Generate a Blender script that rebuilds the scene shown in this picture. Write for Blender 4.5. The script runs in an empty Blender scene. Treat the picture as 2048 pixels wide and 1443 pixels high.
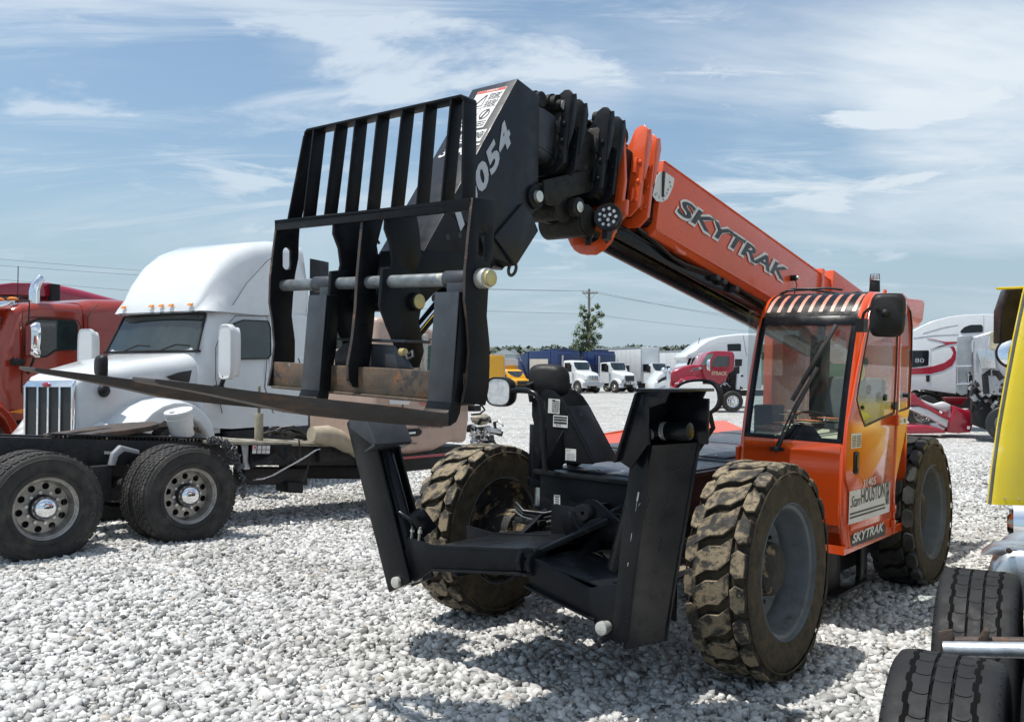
import bpy, bmesh, math, random
import numpy as np
from mathutils import Vector, Matrix, noise as mnoise
from mathutils.geometry import tessellate_polygon
random.seed(7)
sc = bpy.context.scene
col = sc.collection
R = math.radians
# ------------------------------------------------------------------ camera
CAM_H = 1.80
FPX = 1750.0                       # focal length in photo pixels (photo is 2048 x 1443)
PITCH = math.atan((758.5 - 721.5) / FPX)
cam_d = bpy.data.cameras.new('camera')
cam = bpy.data.objects.new('camera', cam_d)
col.objects.link(cam)
cam_d.sensor_width = 36.0
cam_d.lens = FPX / 2048 * 36.0
cam_d.clip_start = 0.05
cam_d.clip_end = 6000
cam.location = (0, 0, CAM_H)
cam.rotation_euler = (R(90) + PITCH, 0, 0)
sc.camera = cam
# ------------------------------------------------------------------ sky and sun
SUN = Vector((-0.30, -0.06, 1.0)).normalized()
sun_el = math.asin(SUN.z)
sun_rot = math.atan2(SUN.x, SUN.y)
world = bpy.data.worlds.new('World')
sc.world = world
world.use_nodes = True
nt = world.node_tree
nt.nodes.clear()
def wn(t, **k):
    n = nt.nodes.new(t)
    for a, b in k.items():
        setattr(n, a, b)
    return n
def wmath(op, a, b=None, clamp=False):
    n = wn('ShaderNodeMath', operation=op, use_clamp=clamp)
    for i, x in enumerate((a, b)):
        if x is None: continue
        if isinstance(x, (int, float)): n.inputs[i].default_value = x
        else: nt.links.new(x, n.inputs[i])
    return n.outputs[0]
w_out = wn('ShaderNodeOutputWorld')
sky = wn('ShaderNodeTexSky', sky_type='NISHITA')
sky.sun_disc = False
sky.sun_elevation = sun_el
sky.sun_rotation = sun_rot
sky.air_density = 1.1
sky.dust_density = 2.2
sky.ozone_density = 1.0
bg = wn('ShaderNodeBackground')
bg.inputs[1].default_value = 0.125
tint = wn('ShaderNodeMix', data_type='RGBA', blend_type='MULTIPLY')
tint.inputs[0].default_value = 1.0; tint.inputs[7].default_value = (0.84, 1.0, 1.04, 1)
nt.links.new(sky.outputs[0], tint.inputs[6]); nt.links.new(tint.outputs[2], bg.inputs[0])
tc = wn('ShaderNodeTexCoord')
sep = wn('ShaderNodeSeparateXYZ')
nt.links.new(tc.outputs['Generated'], sep.inputs[0])
zz = wmath('ADD', wmath('MAXIMUM', sep.outputs[2], 0.0), 0.16)
comb = wn('ShaderNodeCombineXYZ')
nt.links.new(wmath('DIVIDE', sep.outputs[0], zz), comb.inputs[0])
nt.links.new(wmath('DIVIDE', sep.outputs[1], zz), comb.inputs[1])
def cloud_bank(px, py, inner, outer, amount):
    d = Vector(((px - 1024) / FPX, 1.0, (758.5 - py) / FPX)).normalized()
    vm = wn('ShaderNodeVectorMath', operation='DOT_PRODUCT')
    nrm = wn('ShaderNodeVectorMath', operation='NORMALIZE'); nt.links.new(tc.outputs['Generated'], nrm.inputs[0])
    nt.links.new(nrm.outputs[0], vm.inputs[0]); vm.inputs[1].default_value = d
    mr = wn('ShaderNodeMapRange', interpolation_type='SMOOTHSTEP')
    mr.inputs['From Min'].default_value = math.cos(R(outer)); mr.inputs['From Max'].default_value = math.cos(R(inner)); mr.inputs['To Max'].default_value = amount
    nt.links.new(vm.outputs['Value'], mr.inputs[0]); return mr.outputs[0]
bank = None
for b_ in ((1920, 170, 1, 8, .07), (1520, 400, 1, 8, .035), (680, 50, 1, 8, .04), (1130, 190, 1, 5, .05), (60, 150, 1, 7, .02), (1750, 430, 1, 6, .02)):
    q_ = cloud_bank(*b_); bank = q_ if bank is None else wmath('MAXIMUM', bank, q_)
def cloud_layer(rot, scale, loc, nscale, detail, rough, dist, lo, hi):
    mp = wn('ShaderNodeMapping')
    mp.inputs['Rotation'].default_value = (0, 0, R(rot))
    mp.inputs['Scale'].default_value = scale
    mp.inputs['Location'].default_value = loc
    nt.links.new(comb.outputs[0], mp.inputs[0])
    nz = wn('ShaderNodeTexNoise')
    nz.inputs['Scale'].default_value = nscale
    nz.inputs['Detail'].default_value = detail
    nz.inputs['Roughness'].default_value = rough
    nz.inputs['Distortion'].default_value = dist
    nt.links.new(mp.outputs[0], nz.inputs[0])
    mr = wn('ShaderNodeMapRange', interpolation_type='SMOOTHSTEP')
    mr.inputs['From Min'].default_value = lo
    mr.inputs['From Max'].default_value = hi
    nt.links.new(wmath('ADD', nz.outputs[0], bank), mr.inputs[0])
    return mr.outputs[0]
c1 = cloud_layer(28, (0.8, 1.7, 1), (3.1, 0.7, 0), 0.60, 10, 0.58, 0.5, 0.44, 0.72)   # broad veil
c2 = cloud_layer(18, (0.6, 2.6, 1), (8.3, 2.2, 0), 1.1, 12, 0.64, 0.9, 0.50, 0.72)     # wisps
c3 = cloud_layer(-12, (1.2, 1.6, 1), (1.7, 5.4, 0), 1.5, 10, 0.60, 0.5, 0.54, 0.66)    # small puffs
side = wn('ShaderNodeMapRange')                                                          # thicker cloud in the east half
side.inputs['From Min'].default_value = -0.5; side.inputs['From Max'].default_value = 0.5
side.inputs['To Min'].default_value = 0.72; side.inputs['To Max'].default_value = 1.25
nt.links.new(sep.outputs[0], side.inputs[0])
low = wn('ShaderNodeMapRange')
low.inputs['From Min'].default_value = 0.02; low.inputs['From Max'].default_value = 0.16
low.inputs['To Min'].default_value = 0.45; low.inputs['To Max'].default_value = 1.0
nt.links.new(sep.outputs[2], low.inputs[0])
mask = wmath('MAXIMUM', wmath('MULTIPLY', c1, 0.80), wmath('MULTIPLY', c2, 0.75))
mask = wmath('MAXIMUM', mask, wmath('MULTIPLY', c3, 0.7))
mask = wmath('MULTIPLY', wmath('MULTIPLY', mask, side.outputs[0]), low.outputs[0], clamp=True)
mask = wmath('MINIMUM', wmath('ADD', mask, 0.08), 0.95)
bgc = wn('ShaderNodeBackground')
bgc.inputs[0].default_value = (0.72, 0.79, 0.85, 1)
bgc.inputs[1].default_value = 1.02
mixs = wn('ShaderNodeMixShader')
nt.links.new(mask, mixs.inputs[0])
nt.links.new(bg.outputs[0], mixs.inputs[1])
nt.links.new(bgc.outputs[0], mixs.inputs[2])
hz = wn('ShaderNodeMapRange', interpolation_type='SMOOTHSTEP')
hz.inputs['From Min'].default_value = -0.02; hz.inputs['From Max'].default_value = 0.30
hz.inputs['To Min'].default_value = 0.86; hz.inputs['To Max'].default_value = 0.0
nt.links.new(sep.outputs[2], hz.inputs[0])
bgh = wn('ShaderNodeBackground')
bgh.inputs[0].default_value = (0.44, 0.56, 0.66, 1)
bgh.inputs[1].default_value = 0.95
mix2 = wn('ShaderNodeMixShader')
nt.links.new(hz.outputs[0], mix2.inputs[0])
nt.links.new(mixs.outputs[0], mix2.inputs[1])
nt.links.new(bgh.outputs[0], mix2.inputs[2])
nt.links.new(mix2.outputs[0], w_out.inputs[0])
sun_d = bpy.data.lights.new('sun', 'SUN')
sun_d.energy = 4.6
sun_d.angle = R(0.6)
sun_d.color = (1.0, 0.96, 0.90)
sun_o = bpy.data.objects.new('sun', sun_d)
col.objects.link(sun_o)
sun_o.rotation_euler = SUN.to_track_quat('Z', 'Y').to_euler()
sun_o.location = (0, 0, 30)
sc.view_settings.view_transform = 'Standard'
sc.view_settings.look = 'None'
sc.view_settings.exposure = 0.13
sc.view_settings.gamma = 1.0
sc.render.engine = 'CYCLES'
sc.cycles.max_bounces = 6
sc.cycles.transparent_max_bounces = 12
sc.cycles.glossy_bounces = 3
sc.cycles.use_denoising = True

# ------------------------------------------------------------------ helpers
def ray(px, py):
    f = Vector((0, math.cos(PITCH), math.sin(PITCH))); u = Vector((0, -math.sin(PITCH), math.cos(PITCH)))
    return FPX * f + (px - 1024) * Vector((1, 0, 0)) + (721.5 - py) * u
EYE = Vector((0, 0, CAM_H))

def ground_z(x, y):
    r = math.hypot(x, y)
    t = min(1, max(0, (r - 12) / 64)); t = t * t * (3 - 2 * t)
    l = min(1, max(0, (-x - 1.2) / 3)); l = l * l * (3 - 2 * l)
    k = min(1, max(0, (22 - r) / 10))
    return 0.61 * t + 0.09 * l * k + 0.02 * math.sin(x * 0.9 + 1) * math.sin(y * 0.7) * min(1, r / 12)

class Frame:
    """a local frame standing in the world: origin, heading, tilt; can measure where a sight line meets one of its planes"""
    def __init__(s, mat):
        s.M = mat; s.I = mat.inverted()
    @staticmethod
    def at(origin, psi):
        return Frame(Matrix.Translation(origin) @ Matrix.Rotation(-math.pi / 2 - psi, 4, 'Z'))
    def child(s, m): return Frame(s.M @ m)
    def hit(s, px, py, ax, val):
        d = (s.I.to_3x3() @ ray(px, py)); o = s.I @ EYE
        t = (val - o[ax]) / d[ax]
        return o + t * d
    def V(s, v, pts): return [(h.x, h.z) for h in (s.hit(x, y, 1, v) for x, y in pts)]
    def U(s, u, pts): return [(h.y, h.z) for h in (s.hit(x, y, 0, u) for x, y in pts)]
    def Z(s, z, pts): return [(h.x, h.y) for h in (s.hit(x, y, 2, z) for x, y in pts)]

def crop(ox, oy, sc_, pts):          # photo measurements taken in an enlarged crop
    return [(ox + x / sc_, oy + y / sc_) for x, y in pts]

class MB:
    def __init__(s): s.v = []; s.f = []; s.m = []
    def add(s, vs, fs, m=0):
        b = len(s.v); s.v += [tuple(p) for p in vs]
        s.f += [tuple(b + i for i in f) for f in fs]; s.m += [m] * len(fs)
    def prism(s, A, B, m=0, holesA=(), holesB=()):
        n = len(A); vs = list(A) + list(B); fs = []
        if holesA:
            loops = [list(A)] + [list(h) for h in holesA]
            tri = tessellate_polygon([[Vector(p) for p in l] for l in loops])
            flatA = [p for l in loops for p in l]
            flatB = [p for l in [list(B)] + [list(h) for h in holesB] for p in l]
            N = len(flatA); vs = flatA + flatB
            fs += [tuple(t) for t in tri] + [tuple(N + i for i in t) for t in tri]
            o = 0
            for l in loops:
                k = len(l)
                fs += [(o + i, o + (i + 1) % k, N + o + (i + 1) % k, N + o + i) for i in range(k)]
                o += k
        else:
            fs = [tuple(range(n)), tuple(range(2 * n - 1, n - 1, -1))]
            fs += [(i, (i + 1) % n, n + (i + 1) % n, n + i) for i in range(n)]
        s.add(vs, fs, m)
    def plate(s, pts, ax, a, b, m=0, holes=()):
        def P(p, t):
            if ax == 1: return (p[0], t, p[1])
            if ax == 0: return (t, p[0], p[1])
            return (p[0], p[1], t)
        s.prism([P(p, a) for p in pts], [P(p, b) for p in pts], m, [[P(p, a) for p in h] for h in holes], [[P(p, b) for p in h] for h in holes])
    def box(s, x0, x1, y0, y1, z0, z1, m=0):
        s.plate([(x0, y0), (x1, y0), (x1, y1), (x0, y1)], 2, z0, z1, m)
    def beam(s, p0, p1, w, h, up=(0, 0, 1), m=0, w2=None, h2=None):
        p0 = Vector(p0); p1 = Vector(p1); d = (p1 - p0).normalized(); u = Vector(up)
        r = d.cross(u).normalized(); u = r.cross(d).normalized()
        w2 = w if w2 is None else w2; h2 = h if h2 is None else h2
        A = [p0 + r * a * w / 2 + u * b * h / 2 for a, b in ((-1, -1), (1, -1), (1, 1), (-1, 1))]
        B = [p1 + r * a * w2 / 2 + u * b * h2 / 2 for a, b in ((-1, -1), (1, -1), (1, 1), (-1, 1))]
        s.prism(A, B, m)
    def cyl(s, p0, p1, r, n=20, m=0, r2=None):
        p0 = Vector(p0); p1 = Vector(p1); d = (p1 - p0).normalized()
        a = d.orthogonal().normalized(); b = d.cross(a); r2 = r if r2 is None else r2
        cs = [(math.cos(2 * math.pi * i / n), math.sin(2 * math.pi * i / n)) for i in range(n)]
        s.prism([p0 + r * (c * a + q * b) for c, q in cs], [p1 + r2 * (c * a + q * b) for c, q in cs], m)
    def tube(s, pts, r, n=8, m=0, cap=True):
        pts = [Vector(p) for p in pts]; vs = []; fs = []; a = None
        for i, p in enumerate(pts):
            d = (pts[min(i + 1, len(pts) - 1)] - pts[max(i - 1, 0)]).normalized()
            if a is None: a = d.orthogonal().normalized()
            a = (a - d * a.dot(d)).normalized(); b = d.cross(a)
            rr = r[i] if isinstance(r, (list, tuple)) else r
            vs += [p + rr * (math.cos(2 * math.pi * k / n) * a + math.sin(2 * math.pi * k / n) * b) for k in range(n)]
        for i in range(len(pts) - 1):
            fs += [(i * n + k, i * n + (k + 1) % n, (i + 1) * n + (k + 1) % n, (i + 1) * n + k) for k in range(n)]
        if cap: fs += [tuple(range(n)), tuple(range((len(pts) - 1) * n, len(pts) * n))]
        s.add(vs, fs, m)
    def lathe(s, prof, c, axis, n=48, m=0, closed=True, ms=None):
        """prof: list of (radius, along) ; c centre ; axis direction"""
        c = Vector(c); d = Vector(axis).normalized(); a = d.orthogonal().normalized(); b = d.cross(a)
        k = len(prof); vs = []
        for i in range(n):
            t = 2 * math.pi * i / n; e = math.cos(t) * a + math.sin(t) * b
            vs += [c + e * r + d * h for r, h in prof]
        for j in range(k if closed else k - 1):
            j2 = (j + 1) % k
            fs = [(i * k + j, i * k + j2, ((i + 1) % n) * k + j2, ((i + 1) % n) * k + j) for i in range(n)]
            if j == 0: s.add(vs, fs, ms[j] if ms else m); base = len(s.v) - len(vs)
            else:
                s.f += [tuple(base + q for q in f) for f in fs]; s.m += [ms[j] if ms else m] * len(fs)
    def sphere(s, c, r, n=12, m=0, sq=(1, 1, 1)):
        vs = []; fs = []; c = Vector(c); h = n // 2
        for i in range(h + 1):
            p = math.pi * i / h
            for j in range(n):
                t = 2 * math.pi * j / n
                vs.append(c + Vector((r * math.sin(p) * math.cos(t) * sq[0], r * math.sin(p) * math.sin(t) * sq[1], r * math.cos(p) * sq[2])))
        for i in range(h):
            for j in range(n):
                fs.append((i * n + j, i * n + (j + 1) % n, (i + 1) * n + (j + 1) % n, (i + 1) * n + j))
        s.add(vs, fs, m)
    def loft(s, rings, m=0, cap=True, closed=True):
        n = len(rings[0]); vs = [p for r in rings for p in r]; fs = []
        for i in range(len(rings) - 1):
            fs += [(i * n + k, i * n + (k + 1) % n, (i + 1) * n + (k + 1) % n, (i + 1) * n + k) for k in range(n if closed else n - 1)]
        if cap: fs += [tuple(range(n)), tuple(range((len(rings) - 1) * n, len(rings) * n))]
        s.add(vs, fs, m)
    def grid(s, rows, m=0):
        n = len(rows[0]); vs = [p for r in rows for p in r]
        s.add(vs, [(i * n + k, i * n + k + 1, (i + 1) * n + k + 1, (i + 1) * n + k) for i in range(len(rows) - 1) for k in range(n - 1)], m)
    def xf(s, mat):
        s.v = [tuple(mat @ Vector(p)) for p in s.v]; return s
    def build(s, name, mats, parent=None, bevel=0.0, seg=2, smooth=38, mat4=None, normals=True, sub=0):
        me = bpy.data.meshes.new(name)
        bm = bmesh.new()
        bv = [bm.verts.new(p) for p in s.v]
        for f, mi in zip(s.f, s.m):
            try: fc = bm.faces.new([bv[i] for i in f])
            except ValueError: continue
            fc.material_index = mi
        bmesh.ops.remove_doubles(bm, verts=bm.verts, dist=1e-5)
        if normals: bmesh.ops.recalc_face_normals(bm, faces=bm.faces)
        if sub:
            bmesh.ops.subdivide_edges(bm, edges=bm.edges, cuts=sub, use_grid_fill=True, smooth=1.0)
        if bevel > 0:
            es = [e for e in bm.edges if len(e.link_faces) == 2 and e.calc_face_angle(0) > R(28)]
            try: bmesh.ops.bevel(bm, geom=es, offset=bevel, offset_type='OFFSET', segments=seg, profile=0.5, affect='EDGES', clamp_overlap=True)
            except Exception: pass
        sa = R(smooth)
        for f in bm.faces: f.smooth = smooth > 0
        for e in bm.edges:
            if len(e.link_faces) == 2 and e.calc_face_angle(0) > sa: e.smooth = False
        bm.to_mesh(me); bm.free()
        for m_ in (mats if isinstance(mats, (list, tuple)) else [mats]): me.materials.append(m_)
        o = bpy.data.objects.new(name, me); col.objects.link(o)
        if parent is not None: o.parent = parent
        if mat4 is not None: o.matrix_local = mat4
        return o

def empty(name, frame_or_loc, label=None, cat=None, group=None, kind=None):
    o = bpy.data.objects.new(name, None); col.objects.link(o); o.empty_display_size = 0.3
    if isinstance(frame_or_loc, Frame): o.matrix_world = frame_or_loc.M
    else: o.location = frame_or_loc
    return tag(o, label, cat, group, kind)
def tag(o, label=None, cat=None, group=None, kind=None):
    if label: o['label'] = label
    if cat: o['category'] = cat
    if group: o['group'] = group
    if kind: o['kind'] = kind
    return o
def copy_tree(o, parent=None):
    c = o.copy(); col.objects.link(c)
    c.parent = parent
    for ch in [x for x in bpy.data.objects if x.parent == o]: copy_tree(ch, c)
    return c

# ---- lettering
def text_shape(s, italic=0.0, bold=0.0, spacing=1.0, res=3):
    cu = bpy.data.curves.new('t', 'FONT'); cu.body = s; cu.size = 1.0; cu.shear = italic; cu.offset = bold
    cu.space_character = spacing; cu.resolution_u = res
    o = bpy.data.objects.new('t', cu); col.objects.link(o)
    dg = bpy.context.evaluated_depsgraph_get(); dg.update()
    me = o.evaluated_get(dg).to_mesh()
    vs = [tuple(v.co) for v in me.vertices]; fs = [tuple(p.vertices) for p in me.polygons]
    o.evaluated_get(dg).to_mesh_clear()
    bpy.data.objects.remove(o); bpy.data.curves.remove(cu)
    return vs, fs
def lettering(mb, s, origin, xdir, ydir, width=None, height=None, lift=0.0, m=0, **k):
    """flat letters on a plane; origin = left end of the base line"""
    vs, fs = text_shape(s, **k)
    x0 = min(v[0] for v in vs); x1 = max(v[0] for v in vs); y0 = min(v[1] for v in vs); y1 = max(v[1] for v in vs)
    kx = (width / (x1 - x0)) if width else None
    ky = (height / (y1 - y0)) if height else kx
    if kx is None: kx = ky
    X = Vector(xdir).normalized(); Y = Vector(ydir); Y = (Y - X * X.dot(Y) * 1.0).normalized() if not k.get('keep') else Y
    N = X.cross(Y).normalized(); O = Vector(origin)
    mb.add([O + X * (v[0] - x0) * kx + Y * (v[1] - y0) * ky + N * lift for v in vs], fs, m)

# ---- materials
def new_mat(name):
    m = bpy.data.materials.new(name); m.use_nodes = True
    return m, m.node_tree, m.node_tree.nodes['Principled BSDF']
def mat(name, color, rough=0.5, metal=0.0, var=0.12, vscale=6.0, bump=0.0, bscale=60.0, coat=0.0, dirt=None, spec=0.5, rvar=0.15, alpha=None, aniso=(1, 1, 1), scratch=0):
    """painted / plain surface with colour variation, optional dirt layers [(colour, lo, hi, scale)], bump"""
    m, t, b = new_mat(name)
    L = t.links.new
    tcn = t.nodes.new('ShaderNodeTexCoord')
    mp = t.nodes.new('ShaderNodeMapping'); mp.inputs['Scale'].default_value = aniso
    L(tcn.outputs['Object'], mp.inputs[0])
    def nz(scale, detail=5, rough_=0.6, dist=0.0, seed=0.0):
        n = t.nodes.new('ShaderNodeTexNoise'); n.noise_dimensions = '4D'
        n.inputs['Scale'].default_value = scale; n.inputs['Detail'].default_value = detail
        n.inputs['Roughness'].default_value = rough_; n.inputs['Distortion'].default_value = dist; n.inputs['W'].default_value = seed
        L(mp.outputs[0], n.inputs['Vector']); return n.outputs[0]
    def rng(x, a, c, d=0.0, e=1.0, smooth=True):
        n = t.nodes.new('ShaderNodeMapRange')
        if smooth: n.interpolation_type = 'SMOOTHSTEP'
        n.inputs['From Min'].default_value = a; n.inputs['From Max'].default_value = c
        n.inputs['To Min'].default_value = d; n.inputs['To Max'].default_value = e
        L(x, n.inputs[0]); return n.outputs[0]
    def mix(f, a, c):
        n = t.nodes.new('ShaderNodeMix'); n.data_type = 'RGBA'
        if isinstance(f, float): n.inputs[0].default_value = f
        else: L(f, n.inputs[0])
        for i, x in ((6, a), (7, c)):
            if isinstance(x, tuple): n.inputs[i].default_value = (x[0], x[1], x[2], 1)
            else: L(x, n.inputs[i])
        return n.outputs[2]
    c = color
    base = mix(rng(nz(vscale), 0.3, 0.7), tuple(x * (1 - var) for x in c), tuple(min(1, x * (1 + var)) for x in c))
    dm = None
    for i, (dc, lo, hi, ds) in enumerate(dirt or []):
        f = rng(nz(ds, 8, 0.68, 0.4, 3.0 + i), lo, hi)
        base = mix(f, base, dc)
        dm = f if dm is None else dm
    L(base, b.inputs['Base Color'])
    rr = rng(nz(vscale * 2.3, 6, 0.6, 0.0, 9.0), 0.3, 0.7, max(0.02, rough - rvar), min(1, rough + rvar), False)
    if dm is not None:
        mx = t.nodes.new('ShaderNodeMath'); mx.operation = 'MULTIPLY_ADD'; L(dm, mx.inputs[0]); mx.inputs[1].default_value = 0.35; L(rr, mx.inputs[2]); mx.use_clamp = True
        rr = mx.outputs[0]
    L(rr, b.inputs['Roughness'])
    b.inputs['Metallic'].default_value = metal
    b.inputs['Specular IOR Level'].default_value = spec
    b.inputs['Coat Weight'].default_value = coat
    b.inputs['Coat Roughness'].default_value = 0.06
    if bump > 0:
        bn = t.nodes.new('ShaderNodeBump'); bn.inputs['Strength'].default_value = bump; bn.inputs['Distance'].default_value = 0.01
        L(nz(bscale, 8, 0.65), bn.inputs['Height']); L(bn.outputs[0], b.inputs['Normal'])
    if alpha is not None: b.inputs['Alpha'].default_value = alpha
    return m
def glass(name, tint, opacity, rough=0.02):
    """thin pane: part see-through, part mirror of the surroundings"""
    m, t, b = new_mat(name); L = t.links.new
    b.inputs['Base Color'].default_value = (*tint, 1); b.inputs['Roughness'].default_value = rough
    b.inputs['Specular IOR Level'].default_value = 0.8
    tr = t.nodes.new('ShaderNodeBsdfTransparent'); tr.inputs[0].default_value = (0.90, 0.94, 0.93, 1)
    gl = t.nodes.new('ShaderNodeBsdfGlossy'); gl.inputs['Roughness'].default_value = rough
    fr = t.nodes.new('ShaderNodeFresnel'); fr.inputs[0].default_value = 1.55
    m0 = t.nodes.new('ShaderNodeMixShader'); m0.inputs[0].default_value = opacity; L(tr.outputs[0], m0.inputs[1]); L(b.outputs[0], m0.inputs[2])
    ge = t.nodes.new('ShaderNodeNewGeometry'); iv = t.nodes.new('ShaderNodeMath'); iv.operation = 'SUBTRACT'; iv.inputs[0].default_value = 1.0; L(ge.outputs['Backfacing'], iv.inputs[1])
    fm = t.nodes.new('ShaderNodeMath'); fm.operation = 'MULTIPLY'; L(fr.outputs[0], fm.inputs[0]); L(iv.outputs[0], fm.inputs[1])
    mx = t.nodes.new('ShaderNodeMixShader'); L(fm.outputs[0], mx.inputs[0]); L(m0.outputs[0], mx.inputs[1]); L(gl.outputs[0], mx.inputs[2])
    L(mx.outputs[0], t.nodes['Material Output'].inputs[0])
    return m
DUST = (0.30, 0.27, 0.22)
MUD = (0.42, 0.33, 0.21)
RUST = (0.16, 0.075, 0.04)
M_black = mat('black_paint', (0.010, 0.011, 0.013), 0.34, spec=0.12, var=0.25, bump=0.03, bscale=300, dirt=[((0.10, 0.095, 0.085), 0.60, 0.86, 5.0)], rvar=0.12)
M_blackgloss = mat('black_gloss_paint', (0.007, 0.008, 0.010), 0.22, spec=0.22, var=0.2, dirt=[((0.12, 0.11, 0.095), 0.64, 0.9, 9.0)], rvar=0.1)
M_satin = mat('black_satin_steel', (0.034, 0.038, 0.045), 0.42, var=0.25, dirt=[((0.13, 0.13, 0.13), 0.62, 0.80, 22.0)])
M_plastic = mat('black_plastic', (0.018, 0.018, 0.019), 0.5, spec=0.22, var=0.2, bump=0.05, bscale=400)
M_grease = mat('greasy_black_steel', (0.013, 0.012, 0.011), 0.45, spec=0.22, var=0.5, vscale=20, bump=0.35, bscale=90, dirt=[((0.075, 0.055, 0.035), 0.55, 0.75, 14.0)])
M_orange = mat('orange_paint', (0.66, 0.088, 0.018), 0.30, var=0.05, coat=0.35, dirt=[((0.30, 0.10, 0.04), 0.66, 0.92, 4.0)], rvar=0.08)
M_orangecab = mat('orange_cab_paint', (0.66, 0.078, 0.012), 0.17, var=0.04, coat=0.7, rvar=0.05)
M_rusty = mat('rusty_steel', (0.060, 0.040, 0.030), 0.62, var=0.4, vscale=12, bump=0.3, bscale=120, dirt=[((0.20, 0.095, 0.05), 0.50, 0.72, 9.0), ((0.02, 0.02, 0.022), 0.55, 0.7, 5.0)])
M_fork = mat('brown_fork_steel', (0.036, 0.027, 0.021), 0.55, var=0.35, vscale=10, bump=0.25, bscale=150, dirt=[((0.15, 0.075, 0.035), 0.50, 0.75, 14.0), ((0.015, 0.015, 0.016), 0.58, 0.72, 3.0)], aniso=(0.35, 1, 1))
M_edge = mat('worn_edge_steel', (0.045, 0.03, 0.024), 0.55, var=0.4, vscale=20, bump=0.2, dirt=[((0.20, 0.10, 0.06), 0.52, 0.66, 16.0)])
M_pinsteel = mat('grey_pin_steel', (0.20, 0.22, 0.23), 0.42, metal=0.5, var=0.3, vscale=10, bump=0.08, dirt=[((0.55, 0.50, 0.38), 0.60, 0.66, 9.0)])
M_zinc = mat('zinc_plate', (0.60, 0.60, 0.55), 0.36, metal=0.6, var=0.12, dirt=[((0.35, 0.30, 0.2), 0.60, 0.8, 25.0)])
M_brass = mat('brass_cap', (0.48, 0.40, 0.18), 0.4, metal=0.5, var=0.2)
M_chrome = mat('chrome', (0.80, 0.81, 0.83), 0.07, metal=1.0, var=0.04, rvar=0.03)
M_mirror = mat('mirror_glass', (0.86, 0.88, 0.90), 0.015, metal=1.0, var=0.01, rvar=0.005)
M_alu = mat('aluminium', (0.62, 0.63, 0.64), 0.28, metal=0.9, var=0.1, rvar=0.1, bump=0.03)
M_galv = mat('galvanised_tube', (0.50, 0.53, 0.55), 0.38, metal=0.7, var=0.25, vscale=12, bump=0.12)
M_white = mat('white_paint', (0.66, 0.68, 0.69), 0.2, var=0.03, coat=0.5, dirt=[((0.52, 0.51, 0.48), 0.60, 0.95, 2.5)], rvar=0.06)
M_boxwhite = mat('box_white', (0.62, 0.64, 0.65), 0.42, var=0.05, dirt=[((0.48, 0.47, 0.43), 0.55, 0.9, 1.2)])
M_sticker = mat('white_sticker', (0.66, 0.65, 0.62), 0.4, var=0.06)
M_ink = mat('black_ink', (0.012, 0.012, 0.013), 0.4, var=0.1)
M_grey_ink = mat('grey_ink', (0.42, 0.44, 0.47), 0.4, var=0.08)
M_redink = mat('red_ink', (0.55, 0.07, 0.05), 0.4, var=0.05)
M_red = mat('red_paint', (0.30, 0.022, 0.012), 0.17, var=0.06, coat=0.6, rvar=0.05)
M_orred = mat('orange_red_paint', (0.30, 0.032, 0.014), 0.17, var=0.06, coat=0.6, rvar=0.05)
M_crimson = mat('crimson_paint', (0.32, 0.010, 0.030), 0.17, var=0.06, coat=0.6, rvar=0.05)
M_tan = mat('tan_paint', (0.44, 0.315, 0.25), 0.36, var=0.07, coat=0.2, dirt=[((0.28, 0.18, 0.12), 0.6, 0.85, 4.0)])
M_yellow = mat('yellow_paint', (0.80, 0.60, 0.015), 0.2, var=0.07, vscale=3, coat=0.6, dirt=[((0.86, 0.78, 0.30), 0.55, 0.75, 4.0)])
M_yelltruck = mat('yellow_truck_paint', (0.75, 0.36, 0.008), 0.35, var=0.05, coat=0.3)
M_blue = mat('blue_paint', (0.008, 0.020, 0.085), 0.3, var=0.15, coat=0.3, dirt=[((0.05, 0.07, 0.14), 0.6, 0.85, 2.0)])
M_dark = mat('dark_underbody', (0.012, 0.012, 0.013), 0.62, var=0.5, vscale=14, bump=0.3, bscale=50, dirt=[((0.07, 0.062, 0.05), 0.52, 0.80, 7.0)])
M_silver = mat('silver_paint', (0.40, 0.41, 0.43), 0.32, metal=0.25, var=0.08, dirt=[((0.25, 0.24, 0.22), 0.55, 0.9, 3.0)])
M_rubber = mat('tyre_rubber', (0.022, 0.021, 0.020), 0.72, var=0.3, vscale=9, bump=0.2, bscale=110, dirt=[((0.085, 0.078, 0.066), 0.46, 0.75, 5.0)])
M_rubberclean = mat('clean_tyre_rubber', (0.020, 0.021, 0.023), 0.5, var=0.25, vscale=9, bump=0.08, bscale=130, dirt=[((0.09, 0.085, 0.08), 0.60, 0.85, 9.0)])
M_wornrubber = mat('worn_tyre_rubber', (0.014, 0.014, 0.015), 0.66, var=0.25, vscale=9, bump=0.1, bscale=130, spec=0.3, dirt=[((0.040, 0.038, 0.036), 0.55, 0.80, 6.0)])
M_mudwall = mat('mud_filmed_sidewall', (0.045, 0.038, 0.028), 0.8, var=0.35, vscale=16, bump=0.3, bscale=90, spec=0.2, dirt=[((0.105, 0.082, 0.052), 0.35, 0.75, 9.0), ((0.20, 0.16, 0.10), 0.62, 0.80, 30.0)])
M_luggrey = mat('lug_side_rubber', (0.032, 0.028, 0.023), 0.8, var=0.3, vscale=20, bump=0.3, spec=0.2, dirt=[((0.16, 0.125, 0.08), 0.50, 0.70, 12.0)])
M_mudrubber = mat('muddy_tyre_rubber', (0.040, 0.034, 0.026), 0.8, var=0.3, vscale=9, bump=0.45, bscale=70, dirt=[((0.25, 0.195, 0.12), 0.45, 0.58, 7.0)])
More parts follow.
